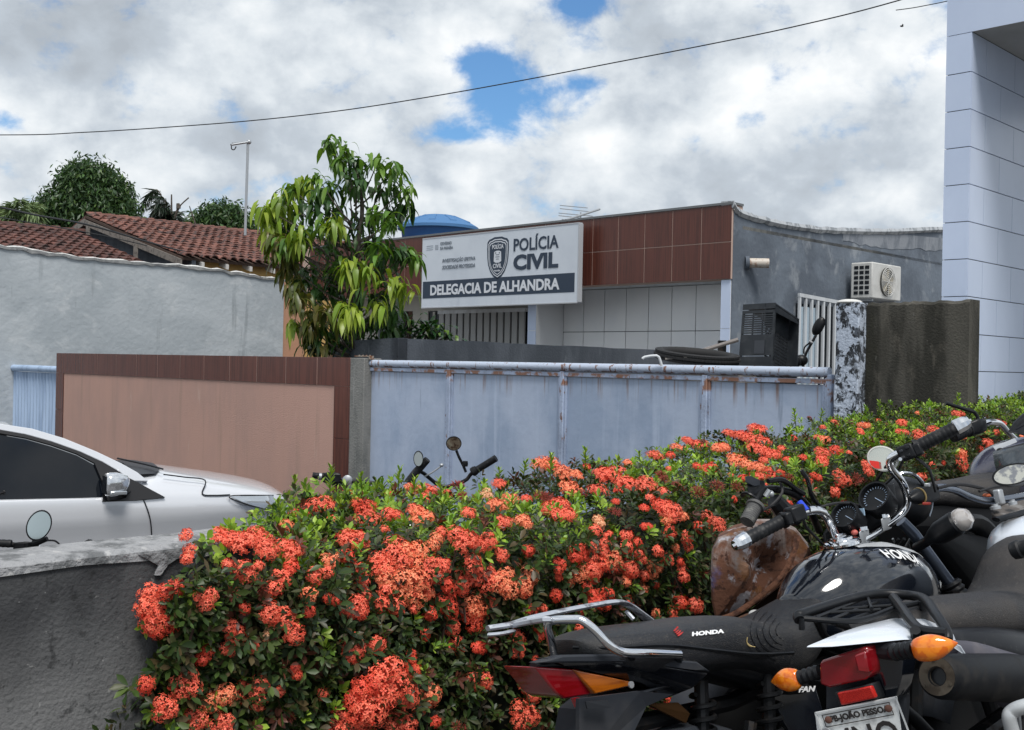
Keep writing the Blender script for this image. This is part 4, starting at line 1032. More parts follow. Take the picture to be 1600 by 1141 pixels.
# ------------------------------------------------------------------ flowering hedge
HA0 = 2.16; HA1 = 3.02
HB = [(-1, .97), (1.0, .99), (1.6, .985), (2.0, .965), (2.6, .975), (3.4, 1.01), (4.0, 1.055), (4.6, 1.105), (5.3, 1.15), (6.0, 1.20), (8.2, 1.26), (12, 1.3)]
hb_ = np.array([h[0] for h in HB]); hz_ = np.array([h[1] for h in HB])
def hnoise(b, z):
    return .045 * np.sin(b * 3.7 + 1.3 * z * 3) + .03 * np.sin(b * 8.1 + z * 9.0 + 1) + .02 * np.sin(b * 15.3 - z * 13 + 2)
def ztop_h(b, a):
    return np.interp(b, hb_, hz_) + .018 * np.sin(b * 6.3) + .015 * np.sin(b * 13.1 + a * 9)
HB0 = 1.15
def inside(p):
    a, b, z = ca(p), cb(p), p.z
    zt_ = float(ztop_h(b, a)); 
    fr = HA0 - float(hnoise(np.array(b), np.array(z))) * .8
    r = .14
    if z > zt_ or a < fr or a > HA1: return False
    if z > zt_ - r:                               # rounded shoulders
        k = r - math.sqrt(max(0, r * r - (z - zt_ + r) ** 2))
        if a < fr + k: return False
    le = HB0 + .10 * math.sin(z * 7) + .05 * math.sin(z * 17) - (.03 if z < .55 else 0) + max(0, z - .8) * .15
    if b < le + (a - HA0) * 1.05: return False
    return True
def hit(px, py, d0=1.2, d1=11):
    v = pdir(px, py); d = d0
    while d < d1:
        if inside(CAM + v * d): return CAM + v * d, d
        d += .012
    return None, None
hedge = thing('ixora_hedge', 'long clipped hedge full of coral red flower heads running along the planter wall', 'hedge', AB(2.6, 3.5, 0))
# dark filler that blocks see-through, inner shade put in as near-black colour
g = G(); rings = []
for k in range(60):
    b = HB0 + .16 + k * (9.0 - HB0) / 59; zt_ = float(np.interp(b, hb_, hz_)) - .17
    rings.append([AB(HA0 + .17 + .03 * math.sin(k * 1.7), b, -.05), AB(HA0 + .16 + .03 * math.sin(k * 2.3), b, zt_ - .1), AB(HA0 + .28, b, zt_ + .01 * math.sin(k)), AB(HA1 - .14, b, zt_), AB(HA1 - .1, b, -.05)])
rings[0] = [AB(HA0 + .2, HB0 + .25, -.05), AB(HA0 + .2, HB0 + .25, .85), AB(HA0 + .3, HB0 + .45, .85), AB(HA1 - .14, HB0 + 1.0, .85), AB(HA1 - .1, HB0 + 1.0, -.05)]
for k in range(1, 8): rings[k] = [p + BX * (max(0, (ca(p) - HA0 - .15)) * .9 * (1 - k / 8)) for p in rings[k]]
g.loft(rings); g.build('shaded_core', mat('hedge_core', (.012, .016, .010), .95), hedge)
# sample points on the surface: front, top, left end
def surf(n_front, n_top, n_end, n_back=0):
    pts, nr = [], []
    b = HB0 + (9.2 - HB0) * rng.random(n_front) ** 1.35
    z = rng.random(n_front) * 1.30 - .02
    zt_ = ztop_h(b, HA0); z = np.where(z > zt_ - .03, zt_ - .03 - rng.random(n_front) * .4, z)
    r = .14; k = np.where(z > zt_ - r, r - np.sqrt(np.maximum(0, r * r - (z - zt_ + r) ** 2)), 0)
    a = HA0 - hnoise(b, z) * .8 + k
    pts.append(np.stack([a, b, z], 1)); up = np.clip((z - zt_ + r) / r, 0, 1)
    nr.append(np.stack([-(1 - up * .6), rng.normal(0, .2, n_front), .25 + up * .8], 1))
    b = HB0 + .12 + (9.2 - HB0) * rng.random(n_top) ** 1.2; a = HA0 + .08 + (HA1 - HA0 - .08) * rng.random(n_top)
    b = np.maximum(b, HB0 + .12 + (a - HA0) * 1.05 + rng.random(n_top) * .2)
    z = ztop_h(b, a) - .02 * rng.random(n_top)
    pts.append(np.stack([a, b, z], 1)); nr.append(np.stack([rng.normal(-.15, .25, n_top), rng.normal(0, .25, n_top), np.ones(n_top)], 1))
    z = rng.random(n_end) * 1.02; a = HA0 + rng.random(n_end) * .5
    a = HA0 + rng.random(n_end) * .86
    le = (a - HA0) * 1.05 + HB0 + .10 * np.sin(z * 7) + .05 * np.sin(z * 17) - np.where(z < .55, .03, 0) + np.maximum(0, z - .8) * .15
    pts.append(np.stack([a, le, z], 1)); nr.append(np.stack([rng.normal(-.3, .3, n_end), -np.ones(n_end), np.full(n_end, .35)], 1))
    return np.concatenate(pts), np.concatenate(nr)
AXn, BXn = np.array(AX), np.array(BX)
def w3(p): return p[:, :1] * AXn + p[:, 1:2] * BXn + p[:, 2:3] * np.array([0, 0, 1.])
S, Nn = surf(9800, 6000, 1400)
patch = np.sin(S[:, 1] * 5.1 + 1) + np.sin(S[:, 1] * 11.7 + S[:, 2] * 8) + np.sin(S[:, 2] * 15 + S[:, 1] * 3)
depth_in = rng.random(len(S)) ** 1.3 * .13
Pw = w3(S); Nw = nrmz(Nn[:, :1] * AXn + Nn[:, 1:2] * BXn + Nn[:, 2:3] * np.array([0, 0, 1.]))
Pw = Pw - Nw * depth_in[:, None]
axis = nrmz(Nw * .8 + np.array([0, 0, .45]) + rng.normal(size=Pw.shape) * .38)
NL = 9
n = len(Pw)
u_ = nrmz(np.cross(axis, rdir(n))); v_ = np.cross(axis, u_)
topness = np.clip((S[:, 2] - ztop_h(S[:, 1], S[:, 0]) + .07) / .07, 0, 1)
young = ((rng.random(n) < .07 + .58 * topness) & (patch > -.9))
size = np.where(young, rng.uniform(.020, .032, n), rng.uniform(.021, .035, n))
pos, dr, nr_, ln, wd, colr = [], [], [], [], [], []
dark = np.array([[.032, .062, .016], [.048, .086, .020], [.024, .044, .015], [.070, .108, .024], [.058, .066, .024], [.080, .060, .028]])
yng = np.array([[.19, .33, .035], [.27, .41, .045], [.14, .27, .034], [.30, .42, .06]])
redd = np.array([.13, .045, .028])
isred = rng.random(n) < .045
for j in range(NL):
    an = j * 2.4 + rng.random(n) * .9; tier = j / NL
    el = np.where(young, 1.05 - tier * .65, .75 - tier * .85) + rng.normal(0, .15, n)
    rd = u_ * np.cos(an)[:, None] + v_ * np.sin(an)[:, None]
    d_ = rd * np.cos(el)[:, None] + axis * np.sin(el)[:, None]
    pos.append(Pw + axis * (.022 * (1 - tier))[..., None] if False else Pw + axis * (.024 * (1 - tier)) + rd * .003)
    dr.append(d_); nr_.append(axis - d_ * (axis * d_).sum(1, keepdims=True) + 1e-4)
    l_ = size * rng.uniform(.75, 1.15, n); ln.append(l_); wd.append(l_ * rng.uniform(.36, .47, n))
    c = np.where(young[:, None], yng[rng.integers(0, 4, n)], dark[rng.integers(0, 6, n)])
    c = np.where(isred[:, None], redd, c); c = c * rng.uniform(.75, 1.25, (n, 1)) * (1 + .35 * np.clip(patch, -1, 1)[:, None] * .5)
    colr.append(c)
pos, dr, nr_, colr = map(np.concatenate, (pos, dr, nr_, colr)); ln = np.concatenate(ln); wd = np.concatenate(wd)
V, F = leaf_arrays(pos, dr, nr_, ln, wd, rng.uniform(-.05, .25, len(pos)), 3, .22, [.12, .80, 1.0, .06])
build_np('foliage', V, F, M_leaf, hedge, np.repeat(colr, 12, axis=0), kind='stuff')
# twigs
g = G(); rs = random.Random(12)
for k in range(420):
    i = rs.randrange(n); p = Vector(Pw[i]); ax = Vector(axis[i])
    q = p - ax * rs.uniform(.10, .22) - ZX * rs.uniform(.02, .1)
    g.tube([q, p.lerp(q, .5) + Vector((rs.uniform(-.01, .01),) * 3), p], [.0032, .0026, .002], 4, caps=False)
tag(g.build('twig', M_twig, hedge, recalc=False), kind='stuff')
# upright shoots standing above the top
SH = [(515, 770, 48), (462, 785, 46), (440, 795, 34), (565, 762, 28), (622, 758, 34), (645, 765, 26), (713, 738, 28), (600, 772, 26), (860, 735, 32), (818, 722, 22), (915, 720, 26), (1000, 700, 14), (1243, 655, 22), (1282, 650, 16), (1356, 640, 26), (1375, 640, 20), (1494, 615, 20), (1575, 612, 16), (1180, 680, 12), (945, 700, 10), (245, 862, 30), (690, 755, 26), (660, 770, 20), (1060, 690, 10), (480, 775, 30), (540, 775, 26), (585, 770, 26), (1585, 622, 12), (1430, 632, 10), (780, 728, 16), (835, 716, 14)]
sp, sd3, sn, sl3, sw3, sc3 = [], [], [], [], [], []
g = G()
for (x, y, h) in SH:
    p, d = hit(x, y + 6)
    if p is None: p, d = hit(x, y + 20)
    if p is None: continue
    H = h / FPX * d * 1.1; lean = Vector((rs.uniform(-.2, .2), rs.uniform(-.2, .2), 1)).normalized()
    g.tube([p - lean * .05, p + lean * H * .8], [.003, .002], 5)
    lv = max(3, int(H / .012))
    for k in range(lv):
        for j in range(3 if k < lv - 1 else 5):
            an = k * 1.3 + j * 2.1 + rs.uniform(-.2, .2); el = .55 + .6 * k / lv
            r_ = Vector((math.cos(an), math.sin(an), 0)); sp.append(p + lean * H * (k + .3) / lv * .85); sd3.append(r_ * math.cos(el) + lean * math.sin(el)); sn.append(lean - r_ * .2)
            l_ = rs.uniform(.026, .038) * (1.1 - .3 * k / lv); sl3.append(l_); sw3.append(l_ * .34); c_ = yng[rs.randrange(4)] * rs.uniform(.8, 1.2); sc3.append(c_)
tag(g.build('shoot_stem', mat('green_stem', (.08, .12, .03), .6), hedge), kind='stuff')
V, F = leaf_arrays(np.array(sp), np.array(sd3), np.array(sn), np.array(sl3), np.array(sw3), np.full(len(sp), .05), 3, .25, [.15, .85, .95, .06])
build_np('shoot_leaves', V, F, M_leaf, hedge, np.repeat(np.array(sc3), 12, axis=0), kind='stuff')

# flower heads: many four petalled florets on a dome
def petal_mat(nm, c1, c2):
    mt = mat(nm, c1, .55, rnd=.10, layers=[dict(scale=(170, 170, 170), detail=2, color=c2, lo=.46, hi=.60, op=.65)], subs=0)
    return mt
PM = [petal_mat('coral_petal', (.84, .115, .065), (.92, .25, .14)), petal_mat('orange_petal', (.88, .19, .090), (.94, .42, .21)), petal_mat('red_petal', (.74, .070, .040), (.82, .14, .06)), petal_mat('faded_petal', (.80, .34, .17), (.90, .62, .38)), petal_mat('bud_red', (.26, .042, .030), (.36, .08, .05))]
def head_mesh(kind, seed, nf, psz, lobes):
    """florets of one true size set on a lumpy dome; psz is the petal length for a head of radius one"""
    rs = random.Random(seed); V = []; F = []
    cs = [Vector((0, 0, 0))] if lobes == 1 else [Vector((math.cos(k * 6.283 / lobes + seed) * .42, math.sin(k * 6.283 / lobes + seed) * .42, rs.uniform(-.18, .18))) for k in range(lobes)]
    Rl = 1.0 if lobes == 1 else .68
    golden = math.pi * (3 - math.sqrt(5))
    for i in range(nf):
        c0 = cs[i % len(cs)]; ii = i // len(cs); nn = nf // len(cs)
        zc = 1 - (ii + .5) / nn * 1.05; th = golden * ii + rs.uniform(-.3, .3); r_ = math.sqrt(max(0, 1 - zc * zc))
        dv = Vector((r_ * math.cos(th), r_ * math.sin(th), zc)).normalized()
        dv = (dv + Vector((rs.uniform(-.22, .22), rs.uniform(-.22, .22), rs.uniform(-.12, .12)))).normalized()
        R = Rl * rs.uniform(.74, 1.10)
        c = c0 + Vector((dv.x * R, dv.y * R, dv.z * R * .72))
        u = dv.orthogonal().normalized(); w_ = dv.cross(u); a0 = rs.uniform(0, 1.57)
        b0 = len(V); o = c0 + Vector((dv.x * .12, dv.y * .12, dv.z * .05 - .12)); tw = psz * .11
        V += [o + u * tw, o - u * tw, c - u * tw, c + u * tw]; F.append((b0, b0 + 1, b0 + 2, b0 + 3))
        if kind == 1:
            b0 = len(V); t_ = c + dv * psz
            for k in range(4): V.append(c - dv * .05 + (u * math.cos(k * 1.57) + w_ * math.sin(k * 1.57)) * psz * .24)
            V.append(t_)
            for k in range(4): F.append((b0 + k, b0 + (k + 1) % 4, b0 + 4))
            continue
        for k in range(4):
            pl_ = psz * rs.uniform(.85, 1.15)
            an = a0 + k * math.pi / 2 + rs.uniform(-.12, .12)
            d_ = (u * math.cos(an) + w_ * math.sin(an)); s_ = dv.cross(d_)
            dr_ = (d_ + dv * rs.uniform(-.35, .25)).normalized()
            b0 = len(V)
            V += [c, c + dr_ * pl_ * .45 + s_ * pl_ * .27 + dv * .015, c + dr_ * pl_, c + dr_ * pl_ * .45 - s_ * pl_ * .27 + dv * .015]
            F += [(b0, b0 + 1, b0 + 2), (b0, b0 + 2, b0 + 3)]
    me = bpy.data.meshes.new('flower_head_mesh'); me.from_pydata([tuple(v) for v in V], [], F); me.update(); return me
HM = {}
for mi in range(5):
    for sz in range(3):
        for s_ in range(3):
            nf, ps, lb = ((34, .40, 1), (84, .25, (1, 2, 3)[s_]), (150, .185, (2, 3, 4)[s_]))[sz]
            me = head_mesh(1 if mi == 4 else 0, mi * 10 + s_ + sz * 100, nf, ps, lb); me.materials.append(PM[mi]); HM[(mi, sz, s_)] = me
FL = """240 960 60 0;238 941 52 0;252 970 50 2;268 922 40 2;322 932 36 0;295 867 32 0;292 838 22 0;361 821 42 0;349 840 44 0;377 843 50 0;403 842 46 0;415 859 36 0;453 856 44 0;380 892 38 0;355 881 20 0;366 982 44 0;358 1008 30 0;431 957 52 0;453 976 50 0;421 990 28 3;320 1020 32 2;396 1008 20 0;516 875 30 1;557 948 36 0;518 935 24 2;548 1011 42 0;586 1008 28 0;228 1068 28 2;288 1065 48 0;257 1104 40 0;342 1087 48 1;396 1077 50 0;304 1122 38 0;347 1131 40 0;548 843 46 0;576 812 40 0;567 790 40 2;504 790 44 0;485 797 36 0;469 808 36 0;447 821 24 1;576 1096 64 0;535 1125 50 0;592 884 38 0
557 842 42 0;622 862 58 0;644 865 50 1;596 882 44 0;607 902 44 1;636 913 60 1;652 913 44 0;672 887 44 0;678 845 32 1;723 840 50 0;754 845 42 0;783 865 24 0;737 879 36 0;728 901 36 0;759 901 42 0;787 907 50 1;821 904 46 1;695 938 46 2;742 941 40 1;740 961 42 2;557 946 36 0;704 977 28 0;711 1006 28 0;748 1010 28 2;551 1008 40 0;588 1006 28 0;643 1025 22 2;644 1050 28 2;748 1062 40 0;605 1059 70 0;624 1079 60 0;574 1067 54 2;661 1087 54 1;562 1101 54 2;568 1135 44 0;624 1126 54 0;825 859 20 2;900 862 36 2;900 888 38 1;928 893 34 0;872 882 26 2;807 1003 38 0;827 1076 38 0;818 1115 46 0;855 1070 24 2;928 935 32 2;841 986 24 2;905 975 22 0
612 802 32 0;645 765 28 1;647 795 26 0;657 807 38 1;672 765 28 0;667 777 20 0;701 772 18 0;750 742 26 1;780 757 24 0;805 740 26 1;760 772 22 3;775 790 36 1;785 815 28 0;817 815 30 1;797 780 26 1;822 780 18 0;850 777 28 4;867 790 46 0;880 802 38 0;892 765 38 1;852 725 40 1;832 722 28 0;882 740 30 1;865 732 26 0;900 742 22 1;935 767 34 0;950 742 42 0;962 737 32 0;982 755 42 0;965 712 26 1;975 705 22 1;990 707 28 1;935 815 28 3;950 835 18 0;945 855 30 0;957 872 30 1;900 865 32 2;985 887 28 0;825 860 20 2;932 935 32 2;720 775 20 4;715 760 22 4;765 730 26 4;905 770 22 4;690 830 18 0
1141 676 30 0;1162 682 30 0;1181 672 26 0;1187 691 32 0;1184 700 36 0;1206 707 28 0;1125 700 28 1;1153 722 36 1;1175 729 36 1;1184 744 26 0;1109 732 26 2;1209 738 30 2;1231 663 22 0;1284 707 24 0;1284 719 28 0;1306 704 22 2;1275 744 18 2;1314 746 30 0;1355 730 26 0;1337 747 20 4;1281 685 18 1;1306 661 16 0;1350 665 20 1;1344 674 16 0;1409 624 15 0;1437 627 22 1;1436 647 12 1;1409 661 17 0;1409 674 20 0;1436 679 24 0;1459 672 20 0;1497 646 20 0;1553 619 22 0;1500 711 22 1;1501 724 24 0;1544 694 24 0;1562 660 18 0;1503 679 16 1;1439 744 20 0;1119 819 28 0;1103 807 24 0
976 710 22 1;993 707 26 0;1023 712 26 0;1056 688 24 0;1078 690 28 0;1094 696 28 0;1061 701 26 1;1127 699 26 1;1144 677 30 0;1182 671 30 0;1185 690 32 0;1204 710 24 0;1232 663 20 1;1287 688 20 1;1008 758 36 0;1045 798 38 0;1030 790 28 2;1000 868 24 0;1066 893 28 0;1020 886 30 1;960 877 32 0;982 885 30 2;925 890 28 0;1085 943 26 0;1062 940 26 2;1045 830 24 2;1072 838 22 0;1090 822 20 2;960 800 22 4;1035 745 24 4;1090 770 24 4;1060 760 20 4;1010 822 20 2;1098 892 18 4;1120 760 22 4;1150 760 20 4;1230 745 18 4"""
heads = []
for ln_ in FL.replace('\n', ';').split(';'):
    heads.append(tuple(float(q) for q in ln_.split()))
# a few more, thinly, where the photograph shows small ones
rs = random.Random(77)
for _ in range(1200):
    if len(heads) >= 292: break
    x = rs.uniform(225, 1600); y = rs.uniform(640, 1141)
    p, d = hit(x, y)
    if p is None: continue
    if min((x - h[0]) ** 2 + (y - h[1]) ** 2 for h in heads) < (34 if x < 900 else 26) ** 2: continue
    r_ = rs.random()
    heads.append((x, y, .062 / d * FPX * rs.uniform(.30, .62), 4 if r_ < .40 else (2 if r_ < .75 else 0)))
cnt = 0
for (x, y, s_, k_) in heads:
    p, d = hit(x, y + s_ * .10)
    if p is None and x < 330: d = 2.36; p = P(x, y, d)
    if p is None: continue
    a, b, z = ca(p), cb(p), p.z
    up = max(0, min(1, (z - float(ztop_h(b, a)) + .10) / .10))
    nn = (-AX * (1 - .75 * up) + ZX * (.35 + .9 * up) + BX * rs.uniform(-.25, .25) + (-BX * .7 if b < HB0 + .12 else Vector((0, 0, 0)))).normalized()
    view = (CAM - p).normalized(); nn = (nn + view * .35).normalized()
    R_ = max(.012, s_ / FPX * d * .5) * (1.10 if x < 900 else 1.08)
    q = nn.to_track_quat('Z', 'Y').to_matrix() @ Matrix.Rotation(rs.uniform(0, 6.28), 3, 'Z')
    if R_ > .030:                     # a big head is small domes grown together; keep florets their true size
        pass
    M4 = Matrix.Translation(p + nn * R_ * .15) @ q.to_4x4() @ Matrix.Diagonal((R_, R_, R_ * rs.uniform(.85, 1.0), 1))
    inst('flower_head', HM[(int(k_), 0 if R_ < .019 else (1 if R_ < .032 else 2), rs.randrange(3))], hedge, M4); cnt += 1
print('flower heads', cnt)

# the many smaller heads beyond the three hundred largest
rs = random.Random(5)
T_ = {0: [], 1: [], 2: []}
made = 0
for _ in range(9000):
    if made >= 150: break
    x = rs.uniform(380, 1600); y = rs.uniform(630, 960)
    p, d = hit(x, y)
    if p is None: continue
    dens_ = math.sin(x * .021) + math.sin(y * .027 + 1) + math.sin((x + y) * .013 + 2)
    if rs.random() > .55 + .3 * dens_: continue
    if min((x - h[0]) ** 2 + (y - h[1]) ** 2 for h in heads) < (15 if x > 900 else 19) ** 2: continue
    heads.append((x, y, 10, 0))
    a, b, z = ca(p), cb(p), p.z
    up = max(0, min(1, (z - float(ztop_h(b, a)) + .10) / .10))
    nn = (-AX * (1 - .75 * up) + ZX * (.35 + .9 * up) + BX * rs.uniform(-.35, .35)).normalized(); nn = (nn + (CAM - p).normalized() * .3).normalized()
    R_ = rs.uniform(.013, .026); k_ = rs.choice((0, 0, 0, 1, 2, 2))
    q = nn.to_track_quat('Z', 'Y').to_matrix() @ Matrix.Rotation(rs.uniform(0, 6.28), 3, 'Z')
    T_[k_].append((Matrix.Translation(p + nn * R_ * .1) @ q.to_4x4() @ Matrix.Diagonal((R_, R_, R_ * .9, 1)), rs.randrange(3))); made += 1
V = []; F = []; MI = []; off = 0
for k_, rows in T_.items():
    for M4, s_ in rows:
        me = HM[(k_, 0, s_)]; n_v = len(me.vertices); co = np.empty(n_v * 3, np.float32); me.vertices.foreach_get('co', co); co = co.reshape(-1, 3)
        A4 = np.array(M4); V.append(co @ A4[:3, :3].T + A4[:3, 3])
        for p_ in me.polygons: F.append(tuple(i + off for i in p_.vertices)); MI.append(k_)
        off += n_v
V = np.concatenate(V); me = bpy.data.meshes.new('smaller_flower_heads'); org = Vector(V.mean(0)); me.from_pydata([tuple(v) for v in (V - np.array(org))], [], F)
for k_ in range(3): me.materials.append(PM[k_])
me.polygons.foreach_set('material_index', np.array(MI, np.int32)); me.update()
o = bpy.data.objects.new('smaller_flower_heads', me); _link(o, hedge, org); tag(o, kind='stuff')
# ------------------------------------------------------------------ silver hatchback on the street
PSI = rad(32)
cF = Vector((math.cos(PSI), math.sin(PSI), 0)); cN = Vector((math.sin(PSI), -math.cos(PSI), 0))   # forward, towards the camera side
Q0 = P(215, 770, 9.0); Q0.z = STREET
NOSE = Q0 + cF * 1.22
def CL_(x, y, z): return NOSE + cF * (x if x < -1.2 else -1.2 + (x + 1.2) * 1.24) - cN * y + ZX * z      # x forward of the nose, y inward from the near flank, z above street
M_silver = mat('silver_car_paint', (.69, .71, .75), .22, metal=.22, coat=.8, spec=.5)
M_cglass = mat('tinted_car_glass', (.004, .006, .010), .02, spec=.5, coat=0)
M_trim = mat('black_trim', (.012, .012, .014), .4)
M_chrome = mat('chrome', (.82, .83, .85), .08, metal=1.0)
M_chromed = mat('worn_chrome', (.60, .61, .63), .22, metal=1.0, layers=[dict(scale=40, color=(.20, .15, .12), lo=.60, hi=.68, rough=.8)])
M_lamp = mat('clear_lamp', (.50, .54, .58), .08, metal=.55, coat=1)
M_rub = mat('tyre_rubber', (.018, .018, .019), .8)
car = thing('silver_car', 'silver hatchback seen from the side, parked in front of the peach wall', 'car', CL_(-2, .85, 0))
xs_ = [0, -.03, -.08, -.16, -.28, -.45, -.7, -.95, -1.18, -1.24, -1.6, -2.2, -2.8, -3.4, -3.75, -3.92, -4.0]
def ip(x, tab):
    t_ = sorted(tab); return float(np.interp(x, [q[0] for q in t_], [q[1] for q in t_]))
yo = lambda x: ip(x, [(0, .50), (-.03, .36), (-.08, .26), (-.16, .17), (-.28, .10), (-.45, .05), (-.7, .02), (-1.0, 0), (-3, 0), (-3.6, .05), (-3.9, .15), (-4.0, .35)])
bz = lambda x: ip(x, [(0, .66), (-.08, .71), (-.28, .775), (-.6, .82), (-1.2, .855), (-2.5, .885), (-4, .93)])
hz = lambda x: ip(x, [(0, .69), (-.05, .76), (-.16, .82), (-.3, .865), (-.6, .93), (-.9, .99), (-1.18, 1.04)])
def yside(x, z):
    b = bz(x)
    if z > b: return yo(x) + .02 + (z - b) * .75
    return yo(x) + (.10 * (z - .72) if z > .72 else .30 * (.72 - z) if z > .5 else .066 + .1 * (.5 - z))
rings = []
for x in xs_:
    y0 = yo(x); b = bz(x); h = hz(x) if x > -1.2 else b + .012
    half = [(yside(x, .2) + .02, .20), (yside(x, .35), .35), (yside(x, .5), .5), (yside(x, .66), .66), (yside(x, .715 if b > .76 else b - .03), .715 if b > .76 else b - .03), (y0 + .02, b)]
    half += [(y0 + .02 + (h - b) * .40, b + (h - b) * .62), (y0 + .02 + (h - b) * .95, h), (y0 + .30, h + .035), (.85, h + .065)]
    full = half + [(1.70 - y, z) for y, z in reversed(half[:-1])]
    rings.append([CL_(x, y, z) for y, z in full])
g = G(); g.loft(rings, closed=True)
body = g.build('body', M_silver, car, smooth=50, sub=1)
# side plane of the cabin
cp = CL_(-2, .045, .87); cq = CL_(-3, .045, .87); cr_ = CL_(-2, .045 + .36 * .6, .87 + .6)
cn_ = (cq - cp).cross(cr_ - cp).normalized()
if cn_.dot(cN) < 0: cn_ = -cn_
def onC(px, py, off=0):
    v = pdir(px, py); o = cp + cn_ * off; return CAM + v * ((o - CAM).dot(cn_) / v.dot(cn_))
def cpoly(pts, th, name, mt_, off=0, bev=0):
    g = G(); g.slab([onC(x, y, off) for x, y in pts], cn_ * -th); return g.build(name, mt_, car, smooth=0, bevel=bev)
outer = [(232, 752), (215, 738), (190, 724), (150, 705), (100, 684.5), (50, 669.5), (0, 662), (-60, 656), (-130, 654), (-200, 657)]
inner = [(205, 752), (186, 737), (160, 722), (125, 706), (80, 690), (40, 679), (0, 672), (-60, 667), (-130, 666), (-200, 669)]
cpoly(outer + [(x, y) for x, y in reversed(inner)], .05, 'roof_pillar', M_silver, .004, .006)
bk = [(160, 730), (120, 709), (80, 695), (40, 684), (0, 677), (-60, 672), (-130, 671), (-200, 673)]
cpoly([(205, 752), (186, 737), (160, 722), (125, 706), (80, 690), (40, 679), (0, 672), (-60, 667), (-200, 669), (-200, 676)] + [(x, y) for x, y in reversed(bk)] + [(170, 760), (215, 779)][:0], .03, 'window_frame', M_trim, .001)
cpoly([(158, 733), (120, 712), (80, 698), (40, 687), (0, 680), (-60, 675), (-130, 674), (-200, 676), (-205, 792), (0, 787.5), (163, 778)], .012, 'side_window', M_cglass, -.004)
cpoly([(148, 724), (170, 731), (208, 750), (258, 777), (212, 782), (160, 784), (163, 760)], .05, 'mirror_triangle', M_trim, .030)
cpoly([(-205, 792), (0, 787), (163, 778), (214, 776), (214, 781), (163, 783), (0, 791.5), (-205, 797)], .02, 'belt_moulding', M_trim, .006)
cpoly([(110, 779), (150, 748), (160, 752), (163, 778)], .02, 'inner_door_panel', M_trim, -.018)
# windscreen, roof, tailgate
g = G(); rings = []
for x, z, yi in ((-1.22, 1.025, .18), (-1.47, 1.12, .22), (-1.74, 1.22, .27), (-2.0, 1.32, .30), (-2.2, 1.385, .32)):
    rings.append([CL_(x - .10, yi, z), CL_(x + .03, .45, z + .012), CL_(x + .05, .85, z + .018), CL_(x + .03, 1.25, z + .012), CL_(x - .10, 1.7 - yi, z)])
g.loft(rings, closed=False, caps=False); g.build('windscreen', M_cglass, car, smooth=60)
g = G(); rings = []
for x, z, yi in ((-2.12, 1.405, .285), (-2.4, 1.455, .29), (-2.8, 1.48, .29), (-3.3, 1.44, .30), (-3.7, 1.33, .31)):
    rings.append([CL_(x, yi, z), CL_(x, .45, z + .035), CL_(x, .85, z + .05), CL_(x, 1.25, z + .035), CL_(x, 1.7 - yi, z)])
g.loft(rings, closed=False, caps=False); g.build('roof', M_silver, car, smooth=60)
g = G(); rings = []
for x, z, yi in ((-3.7, 1.33, .31), (-3.95, .95, .12)):
    rings.append([CL_(x, yi, z), CL_(x, .85, z + .03), CL_(x, 1.7 - yi, z)])
g.loft(rings, closed=False, caps=False); g.build('rear_window', M_cglass, car, smooth=60)
g = G(); g.slab([CL_(x, 1.66 + (z - .87) * -.36, z) for x, z in ((-1.2, .88), (-1.5, 1.2), (-2.1, 1.4), (-3.6, 1.36), (-3.9, .93))], -cN * .02); g.build('far_window', M_cglass, car, smooth=0)
# lines and fittings on the flank
def sidepath(pts, off=.003):
    return [CL_(x, yside(x, z) - off, z) for x, z in pts]
def cx(px, py):                    # px,py -> x,z on the flank
    pl = CL_(0, .02, 0); v = pdir(px, py); p = CAM + v * ((pl - CAM).dot(cN) / v.dot(cN)) - NOSE
    x = p.dot(cF); return (x if x < -1.2 else -1.2 + (x + 1.2) / 1.24), p.z
g = G(); g.tube(smooth_path(sidepath([cx(214, 752), cx(221, 772), cx(230, 797), cx(236, 820), cx(239, 850), cx(238, 890)], .004), 5), .0055, 5); g.build('door_gap', M_dark, car)
bl_ = [cx(362, 775), cx(335, 775.5), cx(318, 773)]
g = G(); g.tube(smooth_path([CL_(x, yside(x, z) - .006, z + .004) for x, z in bl_] + [CL_(-.74, .12, .975), CL_(-.88, .13, 1.008), CL_(-1.02, .145, 1.036)], 5), .006, 5); g.build('bonnet_gap', M_dark, car)
def patch(c4, name, mt_, off=.008, nu=8, nv=4, bend=None):
    g = G(); rings = []
    for i in range(nu + 1):
        u = i / nu; a = Vector(c4[0]).lerp(Vector(c4[1]), u); b = Vector(c4[3]).lerp(Vector(c4[2]), u)
        r_ = []
        for j in range(nv + 1):
            q = a.lerp(b, j / nv); r_.append(CL_(q.x, yside(q.x, q.y) - off, q.y))
        rings.append(r_)
    g.loft(rings, closed=False, caps=False); return g.build(name, mt_, car, smooth=60)
hl = [cx(360, 776), cx(436, 777), cx(436, 800), cx(392, 790)]
hl = [(a, b) for a, b in hl]
patch([hl[0] + (0,), hl[1] + (0,), hl[2] + (0,), hl[3] + (0,)], 'headlight', M_lamp, .022, 14, 4)
g = G(); g.tube(smooth_path([CL_(x, yside(x, z) - .024, z) for x, z in (hl[1], hl[0], hl[3], hl[2])], 6), .005, 5); g.build('headlight_edge', M_trim, car)
g = G(); g.tube(smooth_path([CL_(x, yside(x, z) - .010, z) for x, z in (cx(-40, 838), cx(60, 826), cx(160, 824), cx(235, 829))], 5), .004, 5)
